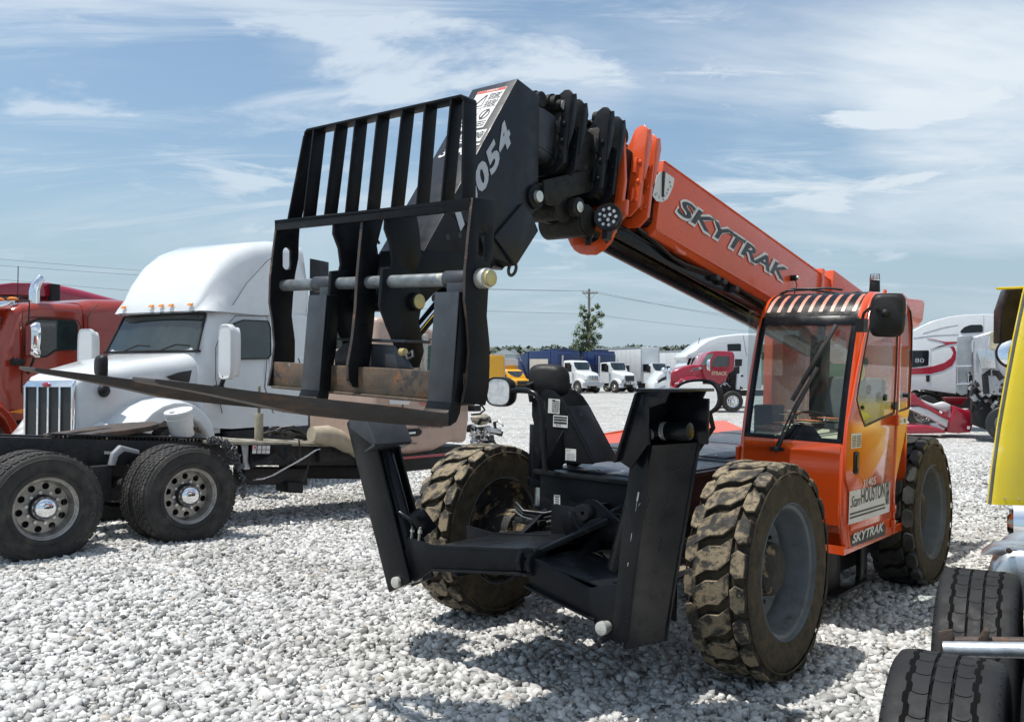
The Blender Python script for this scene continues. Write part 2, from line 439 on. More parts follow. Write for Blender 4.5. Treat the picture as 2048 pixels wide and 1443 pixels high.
M_mudlug = mat('mud_caked_rubber', (0.030, 0.028, 0.024), 0.8, var=0.3, vscale=16, bump=0.6, bscale=60, dirt=[((0.25, 0.20, 0.13), 0.42, 0.56, 11.0), ((0.33, 0.28, 0.195), 0.58, 0.74, 24.0), ((0.05, 0.045, 0.038), 0.60, 0.66, 15.0)])
M_mudrim = mat('muddy_grey_rim', (0.105, 0.118, 0.13), 0.5, var=0.15, vscale=5, bump=0.1, dirt=[((0.075, 0.062, 0.045), 0.50, 0.72, 4.0), ((0.03, 0.028, 0.025), 0.58, 0.75, 9.0)])
M_mudhub_rimshade = mat('muddy_hub_rim_shade', (0.014, 0.013, 0.012), 0.7, var=0.3, bump=0.6, bscale=40, dirt=[((0.24, 0.18, 0.10), 0.52, 0.58, 6.0)])
M_rimalu = mat('dirty_aluminium_rim', (0.33, 0.315, 0.29), 0.38, metal=0.6, var=0.25, vscale=12, bump=0.05, dirt=[((0.10, 0.085, 0.07), 0.52, 0.78, 8.0)])
M_amber = mat('amber_lens', (0.75, 0.24, 0.02), 0.25, var=0.05)
M_lens = mat('clear_lens', (0.60, 0.62, 0.64), 0.12, metal=0.5, var=0.15, vscale=30)
M_glasscab = glass('cab_glass', (0.16, 0.18, 0.17), 0.05)
M_glassdark = glass('truck_glass', (0.012, 0.018, 0.020), 0.55)
M_glassblack = mat('dark_window_glass', (0.008, 0.010, 0.012), 0.05, var=0.05, rvar=0.02)
M_grille = mat('dark_grille_mesh', (0.020, 0.021, 0.023), 0.5, var=0.3, vscale=200, bump=0.5, bscale=300)
M_vinyl = mat('seat_vinyl', (0.025, 0.026, 0.028), 0.55, var=0.2)
M_hose = mat('rubber_hose', (0.014, 0.014, 0.015), 0.45, var=0.3)
M_deck = mat('grey_deck_plate', (0.060, 0.066, 0.078), 0.36, var=0.2, bump=0.05, dirt=[((0.12, 0.12, 0.12), 0.58, 0.85, 4.0)])
M_bucket = mat('white_bucket_plastic', (0.72, 0.72, 0.70), 0.35, var=0.05, dirt=[((0.3, 0.28, 0.25), 0.66, 0.8, 9.0)])
M_vest = mat('yellow_cloth', (0.66, 0.66, 0.03), 0.7, var=0.12, bump=0.2, bscale=80)
M_paper = mat('old_paper', (0.55, 0.52, 0.40), 0.75, var=0.1, dirt=[((0.6, 0.20, 0.10), 0.60, 0.64, 6.0)])
M_concretey = mat('pale_dirt_coat', (0.30, 0.27, 0.21), 0.8, var=0.3, vscale=8, bump=0.5, bscale=60, dirt=[((0.06, 0.055, 0.05), 0.5, 0.7, 5.0)])
# ================================================================== TELEHANDLER
MF = Frame.at((0.6655, 6.1124, 0), 0.70)
TILT = Matrix.Translation((0, 0, 0.65)) @ Matrix.Rotation(R(-1.8), 4, 'X') @ Matrix.Translation((0, 0, -0.65))
TF = MF.child(TILT)
tele = empty('telehandler', MF, 'orange and black telescopic handler with raised boom, pallet forks and mud-caked front tyres', 'telehandler')
def P(name, mb, mats, bevel=0.004, parent=None, **k):
    if parent is None: return mb.build(name, mats, tele, bevel, mat4=TILT, **k)
    return mb.build(name, mats, parent, bevel, **k)
HFX = 1  # unit

# ---- wheels
TR, TW, TRACK, WB = 0.65, 0.376, 2.256, 3.11
def lug_tyre(clean=False):
    mb = MB(); w = TW / 2; rc = TR - 0.042
    prof = [(0.395, -w + .035), (0.41, -w + .008), (0.47, -w - .002), (0.55, -w), (rc - .03, -w + .006), (rc, -w + .03), (rc + .004, -w + .09), (rc + .006, 0), (rc + .004, w - .09), (rc, w - .03),
            (rc - .03, w - .006), (0.55, w), (0.47, w + .002), (0.41, w - .008), (0.395, w - .035), (0.39, 0)]
    mb.lathe(prof, (0, 0, 0), (0, 1, 0), 72, 0)
    for s_ in (-1, 1):       # rib round the shoulder
        mb.lathe([(0.585, s_ * (w + .001)), (0.592, s_ * (w + .006)), (0.600, s_ * (w + .001)), (0.592, s_ * (w - .004))], (0, 0, 0), (0, 1, 0), 72, 0)
    n = 21; p = 2 * math.pi / n
    cz = [(-.34, -.60), (-.12, -.30), (.08, -.25), (.25, .08), (.25, .74), (.08, .46), (-.12, .42), (-.34, .12)]
    def hx(o, sg): return [(sg * .275, o - .24), (sg * .36, o - .41), (sg * .478, o - .34), (sg * .492, o), (sg * .478, o + .32), (sg * .36, o + .42), (sg * .275, o + .26)]
    rnd = random.Random(3)
    for i in range(n):
        for poly in (cz, hx(.98, 1), hx(.28, -1)):
            cx = sum(q[0] for q in poly) / len(poly); cs = sum(q[1] for q in poly) / len(poly)
            j = rnd.uniform(-.004, .003)
            def pt(q, r, k):
                y = (cx + (q[0] - cx) * k) * TW; a = (i + cs + (q[1] - cs) * k) * p
                if abs(y) > TW * .40: r -= (abs(y) - TW * .40) * .35
                return (r * math.cos(a), y, r * math.sin(a))
            A = [pt(q, rc - .012, 1.09) for q in poly]; B = [pt(q, TR - .006 + j, 1.0) for q in poly]; C_ = [pt(q, TR + j  , .93) for q in poly]
            N = len(poly); b = len(mb.v)
            mb.v += A + B + C_
            for q in range(N):
                q2 = (q + 1) % N
                mb.f.append((b + q, b + q2, b + N + q2, b + N + q)); mb.m.append(2)
                mb.f.append((b + N + q, b + N + q2, b + 2 * N + q2, b + 2 * N + q)); mb.m.append(1)
            mb.f.append(tuple(b + 2 * N + q for q in range(N))); mb.m.append(1)
    return mb
def tele_rim(sg):
    mb = MB()
    pr = [(0.405, .186), (0.412, .178), (0.408, .168), (0.392, .160), (0.375, .150), (0.360, .110), (0.352, .060), (0.335, .030), (0.330, -.02), (0.300, -.045), (0.24, -.050), (0.14, -.050), (0.14, -.062),
          (0.34, -.060), (0.36, -.10), (0.38, -.15), (0.405, -.182), (0.41, -.175), (0.395, -.14), (0.39, 0), (0.39, .15)]
    mb.lathe([(r, y * sg) for r, y in pr], (0, 0, 0), (0, 1, 0), 72)
    return mb
def tele_rim_back(sg):
    mb = MB(); mb.lathe([(r, y * sg) for r, y in [(.14, -.064), (.335, -.064), (.352, -.10), (.372, -.15), (.385, -.17), (.384, -.14), (.36, -.06), (.14, -.060)]], (0, 0, 0), (0, 1, 0), 60); return mb
def tele_hub(sg):
    mb = MB()
    mb.lathe([(0.0, .105), (0.08, .105), (0.09, .098), (0.140, .092), (0.158, .075), (0.165, .02), (0.18, .0), (0.185, -.03), (0.215, -.035), (0.215, -.10), (0.0, -.10)], (0, 0, 0), (0, sg, 0), 40)
    for i in range(10):
        a = i * math.pi / 5
        mb.cyl((.245 * math.cos(a), sg * -.05, .245 * math.sin(a)), (.245 * math.cos(a), sg * -.018, .245 * math.sin(a)), .014, 6, 1)
    return mb
tyre_me = {}
for nm, cx_, cy_, muddy in (('front', 0, 1, 1), ('front', 0, -1, 1), ('rear', -WB, 1, 0), ('rear', -WB, -1, 0)):
    w = empty('wheel', (cx_, cy_ * TRACK / 2, TR)); w.parent = tele
    w.rotation_euler = (0, R(13 * (cx_ + cy_ * 2 + 1)), 0)
    if muddy: w['label'] = 'mud-caked wheel with tan soil on its lugs'
    t = lug_tyre().build('tyre', [M_mudwall if muddy else M_mudwall, M_mudlug if muddy else M_rubber, M_luggrey if muddy else M_rubberclean], w, smooth=32)
    rm_ = tele_rim(cy_).build('rim', M_mudrim, w); tele_rim_back(cy_).build('rim_inner_shade', M_mudhub_rimshade, rm_)  # dark inner skin: shade inside the rim barrel put into the colour
    tele_hub(cy_).build('hub', [M_mudhub_rimshade, M_dark], w)
# ---- axles
for ax_ in (0, -WB):
    mb = MB()
    mb.beam((ax_, -.86, .65), (ax_, .86, .65), .22, .20)
    mb.beam((ax_, -.3, .65), (ax_, .3, .65), .34, .34)
    for s_ in (-1, 1):
        mb.cyl((ax_, s_ * .78, .65), (ax_, s_ * 1.06, .65), .17, 20)
        mb.cyl((ax_, s_ * .84, .50), (ax_, s_ * .84, .82), .075, 14)
        mb.cyl((ax_ + .17, s_ * .84, .66), (ax_ + .20, s_ * .2, .66), .025, 8)
    mb.build('axle', M_mudhub_rimshade, tele, .012)

# ---- main frame
mb = MB()
mb.plate([(-.38, .86), (-.30, .80), (.40, .80), (.44, .86), (.44, 1.13), (-.38, 1.13)], 0, -1.3, .30)      # frame box
mb.plate([(-.36, .52), (.40, .52), (.40, .95), (-.36, .95)], 0, -4.3, -1.0)
mb.box(-4.5, -1.3, -.40, .42, .9, 1.10)
mb.box(-.9, .34, -.41, .47, 1.13, 1.165)
mb.plate([(.30, .80), (.30, 1.05), (.55, 1.0), (.95, .72), (1.2, .68), (1.2, .58), (.6, .55)], 1, .36, .40)
mb.plate([(.30, .80), (.30, .90), (.45, .82), (.66, .72), (1.2, .68), (1.2, .58), (.6, .55)], 1, -.34, -.30)
mb.box(.30, .36, -.10, .46, .60, .86)
frame_o = P('chassis_frame', mb, M_black, .008)
# pivot lug plate with bushing on the front of the frame
mb = MB()
lug = TF.U(.70, crop(940, 720, 3.608, [(690, 1280), (640, 1120), (845, 1005), (890, 1010), (1105, 1190), (1090, 1310)]))
mb.plate(lug, 0, .66, .70)
c_ = TF.hit(*crop(940, 720, 3.608, [(845, 1095)])[0], 0, .70)
g = TF.U(.72, crop(940, 720, 3.608, [(740, 1305), (750, 1320), (995, 1150), (970, 1125)]))
mb.plate(g, 0, .70, .86)
mb.beam(TF.hit(*crop(940, 720, 3.608, [(712, 1100)])[0], 0, .72), TF.hit(*crop(940, 720, 3.608, [(805, 1235)])[0], 0, .78), .03, .015, (1, 0, 0))
mb.box(.3, .68, .15, .20, .80, 1.0); mb.box(.3, .68, .50, .54, .70, .95)
po = P('pivot_lug', mb, M_black, .006)
mb = MB(); mb.lathe([(0.012, .0), (0.045, .0), (0.052, -.012), (0.052, -.05), (0.012, -.05)], c_ + Vector((.05, 0, 0)), (1, 0, 0), 24)
mb.build('bushing', M_mudhub_rimshade, po)
# deck covers
mb = MB()
mb.box(-1.05, .18, -.36, .42, 1.166, 1.176)
mb.box(-4.2, -1.08, -1.16, .38, 1.12, 1.19)
mb.box(-2.3, -1.16, -1.05, .30, 1.191, 1.205)
mb.box(-4.1, -2.4, -1.05, .30, 1.191, 1.205)
mb.box(-3.9, -3.5, -1.0, -.5, 1.206, 1.212)
dk = P('deck_cover', mb, M_deck, .006)
mb = MB()
for x, y in ((.10, -.02), (.10, .34), (-.9, -.3), (-.9, .3), (-1.2, -1), (-1.2, .2), (-2.2, -1), (-2.2, .2), (-.4, .38)):
    mb.sphere((x, y, 1.178 if x > -1 else 1.21), .012, 8, 0, (1, 1, .6))
mb.build('bolt_heads', M_zinc, dk)['kind'] = 'stuff'
mb = MB(); o_ = TF.hit(1188, 940, 2, 1.178)
for a, b in (((-.06, -.10), (.04, -.06)), ((.05, -.04), (-.05, .02)), ((0, -.02), (0, .04)), ((.05, .02), (-.05, .06)), ((.05, .10), (-.05, .08)), ((-.05, .08), (-.05, .13)), ((-.05, .13), (.05, .15))):
    mb.beam((.03 + a[0] * 1.1, .20 + a[1], 1.1775), (.03 + b[0] * 1.1, .20 + b[1], 1.1775), .004, .001)
mb.build('chalk_marks', M_grey_ink, dk)
# engine bay on the far side with its orange wing
mb = MB()
mb.box(-4.1, -1.15, -1.16, -.42, .62, 1.118)
P('engine_bay', mb, M_black, .02)
mb = MB()
wing = TF.V(-1.0, [(1168, 892), (1176, 880), (1300, 858), (1420, 838), (1420, 850), (1300, 872), (1180, 888), (1172, 900)])
mb.plate(wing, 1, -1.19, -1.16)
mb.grid([[(-1.1, -1.175, 1.24), (-1.1, -.92, 1.20)], [(-2.6, -1.175, 1.30), (-2.6, -.92, 1.21)], [(-4.1, -1.175, 1.30), (-4.1, -.92, 1.21)]])
mb.plate([(-1.175, 1.05), (-1.175, 1.245), (-.92, 1.205), (-.92, 1.05)], 0, -1.12, -1.09)
P('engine_wing', mb, M_orange, .004)
# ---- outriggers
def outrigger(side):
    root = empty('outrigger', (0, 0, 0)); root.parent = tele; root.matrix_local = TILT
    root['label'] = 'raised black outrigger leg'
    if side < 0:
        fp = TF.U(1.25, crop(670, 820, 3.606, [(80, 95), (385, 1315), (510, 1258), (540, 1240), (300, 290), (340, 240), (280, 70), (110, 50)]))
        bp_ = TF.hit(*crop(670, 820, 3.606, [(450, 1237)])[0], 0, 1.25); tp = TF.hit(*crop(670, 820, 3.606, [(155, 75)])[0], 0, 1.25)
    else:
        fp = TF.U(1.25, crop(1160, 760, 2.487, [(245, 440), (215, 700), (165, 1190), (175, 1310), (240, 1300), (262, 1000), (330, 600), (345, 240), (300, 300)]))
        bp_ = TF.hit(*crop(1160, 760, 2.487, [(115, 1230)])[0], 0, 1.25); tp = TF.hit(*crop(1160, 760, 2.487, [(288, 272)])[0], 0, 1.25)
    mb = MB()
    UB = .93 if side > 0 else 1.03
    mb.plate(fp, 0, 1.225, 1.25)
    mb.plate(fp, 0, UB, UB + .02)
    if side > 0:          # outer web closes the leg towards us
        ta, tb = TF.hit(1402, 884, 0, UB), TF.hit(1334, 1280, 0, UB)
        A4 = [(1.249, 1.085, 1.50), (UB, ta.y, ta.z), (UB, tb.y, tb.z), (1.249, .965, .44)]
        mb.prism(A4, [(x, y - .024, z) for x, y, z in A4])
        mb.plate([(1.0, 1.50), (ta.y, ta.z), (tb.y, tb.z), (.90, .44)], 0, UB, UB + .02)
        mb.prism([(1.249, 1.068, 1.50), (1.249, 1.085, 1.50), (1.249, .965, .44), (1.249, .94, .44)], [(1.229, 1.068, 1.50), (1.229, 1.085, 1.50), (1.229, .965, .44), (1.229, .94, .44)])
    else:                 # outer web on the far side
        mb.prism([(1.224, -1.31, 1.44), (UB + .02, -1.31, 1.44), (UB + .02, -.865, .41), (1.224, -.865, .41)], [(1.224, -1.29, 1.44), (UB + .02, -1.29, 1.44), (UB + .02, -.845, .41), (1.224, -.845, .41)])
    if side > 0:          # bright scrapes down the front edge
        for pa, pb, w_ in (((292, 555), (284, 600), .010), ((284, 600), (277, 650), .003), ((258, 760), (252, 800), .003), ((240, 905), (237, 925), .005), ((300, 610), (290, 625), .003)):
            p0, p1 = [TF.hit(*p, 0, 1.2515) for p in crop(1160, 760, 2.487, [pa, pb])]
            mb.beam(p0, p1, w_, .001, (1, 0, 0), 1)
    mb.build('leg_box', [M_blackgloss, mat('bare_scraped_steel', (.45, .44, .42), .5, var=.3)], root, .0 if False else .008)
    # pins
    for p in (bp_, tp):
        mb = MB(); mb.cyl((1.24, p.y, p.z), (1.275, p.y, p.z), .036, 20); mb.cyl((UB - .03, p.y, p.z), (1.24, p.y, p.z), .030, 16)
        mb.build('pivot_pin', M_zinc, root, .003)
    # foot
    mb = MB()
    if side > 0:
        top = TF.U(1.30, [(1275, 783), (1240, 918)])
        A = TF.hit(1277, 783, 0, 1.33); B = TF.hit(1234, 922, 0, 1.33); D = TF.hit(1258, 938, 0, 1.33); E_ = TF.hit(1293, 884, 0, 1.33); F_ = TF.hit(1293, 797, 0, 1.33)
        for u in (1.30, .92):
            mb.plate([(A.y, A.z), (B.y, B.z), (D.y, D.z), (E_.y, E_.z), (F_.y, F_.z)], 0, u, u + .016)
        mb.prism([(1.34, A.y, A.z), (1.34, B.y, B.z), (.90, B.y, B.z), (.90, A.y, A.z)], [(1.34, A.y - .02, A.z - .01), (1.34, B.y - .02, B.z - .01), (.90, B.y - .02, B.z - .01), (.90, A.y - .02, A.z - .01)])
        # tray lip along the top, bent down at its outer end
        mb.prism([(1.34, A.y - .02, A.z), (.90, A.y - .02, A.z), (.90, A.y + .20, A.z + .005), (1.30, A.y + .20, A.z + .005), (1.32, A.y + .08, A.z)], [(1.34, A.y - .02, A.z + .016), (.90, A.y - .02, A.z + .016), (.90, A.y + .20, A.z + .021), (1.30, A.y + .20, A.z + .021), (1.32, A.y + .08, A.z + .016)])
        for u in (1.30, .92):
            mb.plate([(A.y, A.z), (A.y + .165, A.z + .004), (A.y + .14, A.z - .05), (A.y + .05, A.z - .08)], 0, u, u + .014)
        mb.box(.93, .95, .98, A.y + .19, 1.50, 1.74)
    else:
        q = [TF.hit(*p, 0, 1.25) for p in crop(670, 820, 3.606, [(275, 68), (345, 240), (500, 212), (480, 85)])]
        mb.prism([(1.32, q[0].y, q[0].z), (1.32, q[1].y, q[1].z), (1.0, q[1].y, q[1].z), (1.0, q[0].y, q[0].z)], [(1.32, q[0].y + .02, q[0].z + .01), (1.32, q[1].y + .02, q[1].z + .0), (1.0, q[1].y + .02, q[1].z), (1.0, q[0].y + .02, q[0].z + .01)])
        for u in (1.27, 1.01):
            mb.plate([(q[0].y, q[0].z), (q[1].y, q[1].z), (q[1].y - .05, q[1].z - .02), (tp.y - .03, tp.z - .05), (tp.y - .04, tp.z + .04)], 0, u, u + .014)
        mb.prism([(1.32, q[1].y, q[1].z), (1.0, q[1].y, q[1].z), (1.0, q[1].y - .10, q[1].z - .05), (1.32, q[1].y - .10, q[1].z - .05)], [(1.32, q[1].y, q[1].z - .015), (1.0, q[1].y, q[1].z - .015), (1.0, q[1].y - .10, q[1].z - .065), (1.32, q[1].y - .10, q[1].z - .065)])
    mb.build('foot', M_blackgloss if side > 0 else [M_satin], root, .005)
    # cylinder
    mb = MB()
    if side < 0:
        mb.cyl((1.14, -1.10, 1.36), (1.14, -.76, .60), .068, 28, 0); mb.cyl((1.14, -1.10, 1.36), (1.14, -1.16, 1.47), .045, 20, 1)
        mb.cyl((1.14, -.79, .66), (1.14, -.74, .56), .082, 20, 0)
        mb.beam((1.10, -.66, .80), (1.18, -.70, .92), .10, .11)
        mb.tube([(1.2, -.86, .90), (1.24, -.78, .92), (1.22, -.70, .88), (1.20, -.68, .82)], .012, 8, 0)
        for y in (-.70, -.63):
            mb.cyl((1.2, y, .84), (1.2, y - .01, .75), .010, 8, 1); mb.cyl((1.2, y, .82), (1.2, y - .002, .80), .018, 6, 1)
    else:
        mb.cyl((1.1, .98, 1.45), (1.1, .80, .80), .06, 24, 0); mb.cyl((1.10, .98, 1.56), (1.10, A.y + .17, 1.575), .045, 24, 0); mb.cyl((1.10, 1.055, 1.565), (1.10, 1.085, 1.567), .047, 24, 1)
    mb.build('cylinder', [M_blackgloss, M_zinc], root, .002)
outrigger(-1); outrigger(1)
# bracing beam between the legs
mb = MB()
right = TF.U(1.25, crop(500, 650, 2.405, [(725, 1020), (760, 1030), (850, 1060), (1330, 1080), (1335, 1190), (850, 1185), (770, 1240), (735, 1220)]))
mb.plate(right, 0, 1.19, 1.21)
tp_ = [(-.52, .75), (.29, .845)]
mb.prism([(1.21, -.52, .735), (1.21, .29, .835), (.35, .29, .835), (.45, -.52, .735)], [(1.21, -.52, .72), (1.21, .29, .82), (.35, .29, .82), (.45, -.52, .72)])
mb.prism([(1.23, -.50, .60), (1.23, .31, .715), (.62, .31, .715), (.62, -.50, .60)], [(1.23, -.50, .585), (1.23, .31, .70), (.62, .31, .70), (.62, -.50, .585)])
mb.plate(right, 0, .62, .64)
left = [(.22, .80), (.34, .795), (.70, .70), (.80, .74), (.90, .76), (.90, .44), (.78, .46), (.70, .545), (.30, .625)]
mb.plate(left, 0, 1.19, 1.21); mb.plate(left, 0, .62, .64)
mb.prism([(1.20, .30, .79), (1.20, .92, .70), (.36, .92, .70), (.36, .30, .79)], [(1.20, .30, .775), (1.20, .92, .685), (.36, .92, .685), (.36, .30, .775)])
mb.box(.60, .62, -.03, .60, .66, 1.0)
mb.prism([(1.23, .25, .64), (1.23, .74, .545), (.62, .74, .545), (.62, .25, .64)], [(1.23, .25, .625), (1.23, .74, .53), (.62, .74, .53), (.62, .25, .625)])
bm_o = P('outrigger_beam', mb, M_black, .006)
mb = MB()
c_ = TF.hit(1068, 1128, 1, .27)
o_ = TF.V(.27, crop(500, 650, 2.405, [(1360, 1075), (1335, 1100), (1322, 1140), (1330, 1185), (1360, 1215), (1400, 1215), (1412, 1180), (1412, 1080)]))
ring = [(c_.x + .03 * math.cos(t * math.pi / 6), c_.z + .038 * math.sin(t * math.pi / 6)) for t in range(12)]
mb.plate(o_, 1, .27, .30, 0, [ring])
mb.plate(o_, 1, .20, .23, 0, [ring])
mb.beam((1.15, .25, .80), TF.hit(1215, 1040, 0, .8), .05, .03)
mb.build('towing_eye', M_black, bm_o, .004)
mb = MB()   # sand lying on the beam
mb.grid([[(.42 + .05 * i, .33 + .09 * j, .79 - .145 * (.03 + .09 * j) + .001 + .009 * mnoise.noise((i * .7, j * .9, 0))) for i in range(8)] for j in range(7)])
mb.build('sand', mat('tan_sand', (.20, .165, .11), .9, var=.25, vscale=20, bump=.4, dirt=[((.05, .045, .04), .5, .62, 9.0)]), bm_o)['kind'] = 'stuff'
# ---- frame levelling cylinder, bracket plate, mirrors
mb = MB()
tw = TF.U(.30, crop(940, 720, 3.608, [(480, 230), (500, 212), (560, 210), (600, 222), (645, 262), (690, 330), (900, 735), (880, 752), (690, 740), (580, 800), (540, 800), (445, 400), (445, 300)]))
mb.plate(tw, 0, .28, .30); mb.plate(tw, 0, .02, .04)
e0 = TF.hit(*crop(940, 720, 3.608, [(690, 330)])[0], 0, .3); e1 = TF.hit(*crop(940, 720, 3.608, [(900, 735)])[0], 0, .3)
mb.prism([(.31, e0.y, e0.z), (.31, e1.y, e1.z), (.03, e1.y, e1.z), (.03, e0.y, e0.z)], [(.31, e0.y - .012, e0.z - .01), (.31, e1.y - .012, e1.z - .01), (.03, e1.y - .012, e1.z - .01), (.03, e0.y - .012, e0.z - .01)])
g0 = TF.hit(*crop(940, 720, 3.608, [(668, 500)])[0], 0, .30)
mb.prism([(.30, g0.y, g0.z), (.30, g0.y, 1.18), (.44, g0.y - .07, 1.18)], [(.30, g0.y + .012, g0.z), (.30, g0.y + .012, 1.18), (.44, g0.y - .058, 1.18)])
tw_o = P('cylinder_bracket', mb, M_black, .004)
def sticker(name, frame, ax, val, quad, parent, m=M_sticker, lift=.002, lines=None, sgn=1, title=None):
    """a printed label lying on a plane of the frame; quad = photo corners TL TR BR BL"""
    q = [frame.hit(x, y, ax, val) for x, y in quad]
    c = sum((Vector(p) for p in q), Vector()) / 4
    X = ((q[1] - q[0]) + (q[2] - q[3])) / 2; Y = ((q[0] - q[3]) + (q[1] - q[2])) / 2
    W_, H_ = X.length, Y.length; X.normalize(); Y = (Y - X * X.dot(Y)).normalized(); N = X.cross(Y)
    if N.dot(frame.I @ EYE - c) < 0: N = -N
    mb = MB()
    def rect(x0, x1, y0, y1, l, m_): mb.prism([c + X * x + Y * y + N * (l - .0012) for x, y in ((x0, y0), (x1, y0), (x1, y1), (x0, y1))], [c + X * x + Y * y + N * l for x, y in ((x0, y0), (x1, y0), (x1, y1), (x0, y1))], m_)
    rect(-W_ / 2, W_ / 2, -H_ / 2, H_ / 2, lift, 0)
    for (x0, x1, y0, y1, mi) in lines or []:
        rect(-W_ / 2 + x0 * W_, -W_ / 2 + x1 * W_, -H_ / 2 + y0 * H_, -H_ / 2 + y1 * H_, lift + .0016, mi)
    if title:
        s_, x0, x1, y0, y1, mi = title
        lettering(mb, s_, c + X * (-W_ / 2 + x0 * W_) + Y * (-H_ / 2 + y0 * H_) + N * (lift + .0022), X, Y, (x1 - x0) * W_, (y1 - y0) * H_, 0, mi)
    return mb.build(name, [m, M_ink, M_redink, M_grey_ink], parent, normals=True)
def text_lines(n, x0=.1, x1=.9, y0=.1, y1=.9, mi=1, fill=.45, seed=1):
    r_ = random.Random(seed); out = []
    for i in range(n):
        y = y1 - (y1 - y0) * i / max(1, n - 1) if n > 1 else y0
        x = x0
        while x < x1 - .04:
            L_ = r_.uniform(.05, .2); out.append((x, min(x1, x + L_), y - fill * (y1 - y0) / n / 2, y + fill * (y1 - y0) / n / 2, mi)); x += L_ + .03
    return out
c8 = lambda *p: crop(940, 720, 3.608, p)
sticker('sticker', TF, 0, .302, c8((568, 275), (650, 283), (646, 387), (563, 380)), tw_o, lines=text_lines(6, .35, .95, .15, .85) + [(.35, .6, .86, .94, 1)])
sticker('sticker', TF, 0, .302, c8((602, 395), (708, 402), (704, 488), (600, 478)), tw_o, lines=[(.06, .94, .78, .9, 1), (.06, .94, .56, .68, 1), (.06, .94, .30, .45, 1)], title=('JLG', .2, .55, .06, .22, 1))
sticker('sticker', TF, 0, .302, c8((692, 635), (768, 642), (764, 727), (688, 720)), tw_o, lines=text_lines(5, .1, .9, .1, .6, 3) + [], title=('JLG', .08, .5, .78, .93, 1))
sticker('sticker', TF, 0, .302, c8((608, 968), (653, 972), (650, 1052), (605, 1047)), frame_o, lines=text_lines(4, .2, .8, .2, .8, 1))
mb = MB()
mb.cyl((.14, -.50, 1.06), (.14, -.50, 1.46), .085, 28, 0); mb.cyl((.14, -.50, .74), (.14, -.50, 1.06), .036, 18, 1)
mb.cyl((.14, -.50, 1.02), (.14, -.50, 1.08), .092, 28, 0); mb.cyl((.14, -.50, .74), (.14, -.50, .88), .055, 18, 2)
mb.beam((.14, -.50, 1.46), (.14, -.46, 1.62), .10, .06)
mb.cyl((.08, -.45, 1.60), (.22, -.45, 1.60), .025, 14, 1)
P('levelling_cylinder', mb, [M_black, M_zinc, M_mudhub_rimshade], .004)
mb = MB()
for k_ in range(3):
    z = .84 + .03 * k_
    mb.tube([(.30, -.62 + .02 * k_, z), (.38, -.52, z + .02), (.42, -.42, z - .01 * k_), (.34, -.30, z - .03), (.30, -.2, z)], .012, 8, 0 if k_ else 1)
mb.box(.2, .42, -.50, -.28, .79, .83)
mb.beam((.3, -.46, .83), (.3, -.46, .66), .05, .05)
P('hydraulic_hoses', mb, [M_hose, M_zinc], .003)
# tubular mirror arm, side mirror, and the second mirror seen from behind
mb = MB()
arm = [TF.hit(*p, 0, .42) for p in c8((300, 220), (350, 216), (420, 220), (475, 245), (515, 300), (528, 400), (530, 560), (535, 700), (545, 800))]
mb.tube(arm, .021, 12)
arm_o = P('mirror_arm', mb, M_blackgloss, 0)
mb = MB()
a_, b_ = TF.hit(*c8((105, 225))[0], 0, .44), TF.hit(*c8((310, 230))[0], 0, .40)
ctr = (a_ + b_) / 2
hw = (b_ - a_).length / 2
def shell(mb, c, X, Y, w, h, d, face_m, back_m, n=28, power=3.2, taper=.6):
    X = Vector(X).normalized(); Y = Vector(Y).normalized(); N = X.cross(Y).normalized(); c = Vector(c)
    def rr(k, z): 
        out = []
        for i in range(n):
            t = 2 * math.pi * i / n; cx2, sy2 = math.cos(t), math.sin(t)
            f = (abs(cx2) ** power + abs(sy2) ** power) ** (-1 / power)
            out.append(c + X * w * k * f * cx2 + Y * h * k * f * sy2 + N * z)
        return out
    r = [rr(.86, .004), rr(.97, .012), rr(1.0, 0), rr(1.0, -d * .4), rr(.88, -d * .8), rr(taper, -d)]
    mb.loft(r, back_m, cap=False); b0 = len(mb.v); mb.add(r[5], [tuple(range(n))], back_m); mb.add([p + N * .001 for p in r[0]], [tuple(range(n))], face_m)
hd = empty('side_mirror', (0, 0, 0)); hd.parent = tele; hd.matrix_local = TILT
shell(mb, ctr, (0, 1, 0), (0, 0, 1), hw, .105, .10, 1, 0)
mb.build('mirror_head', [M_plastic, M_lens], hd, smooth=50)
mb = MB(); cM = TF.hit(*c8((580, 145))[0], 0, .20)
shell(mb, cM, (-.25, 1, 0), (0, -.1, 1), .150, .115, -.10, 0, 0)
mb.build('mirror_back', [M_plastic], hd, smooth=50)
mb = MB(); mb.tube([cM + Vector((.10, -.06, -.02)), cM + Vector((.13, -.09, -.03)), cM + Vector((.08, -.10, -.15))], .02, 8); mb.build('bracket', M_plastic, hd)
# low round mirror behind the near outrigger foot
mb = MB(); cM = TF.hit(1392, 795, 0, -.20)
shell(mb, cM, (0, 1, .12), (0, -.12, 1), .185, .125, .09, 1, 0, power=2.4)
mb.tube([cM + Vector((-.08, .05, -.06)), cM + Vector((-.1, .08, -.2)), (-.35, .38, 1.17)], .018, 8)
P('convex_mirror', mb, [M_plastic, M_mirror], 0, smooth=50)

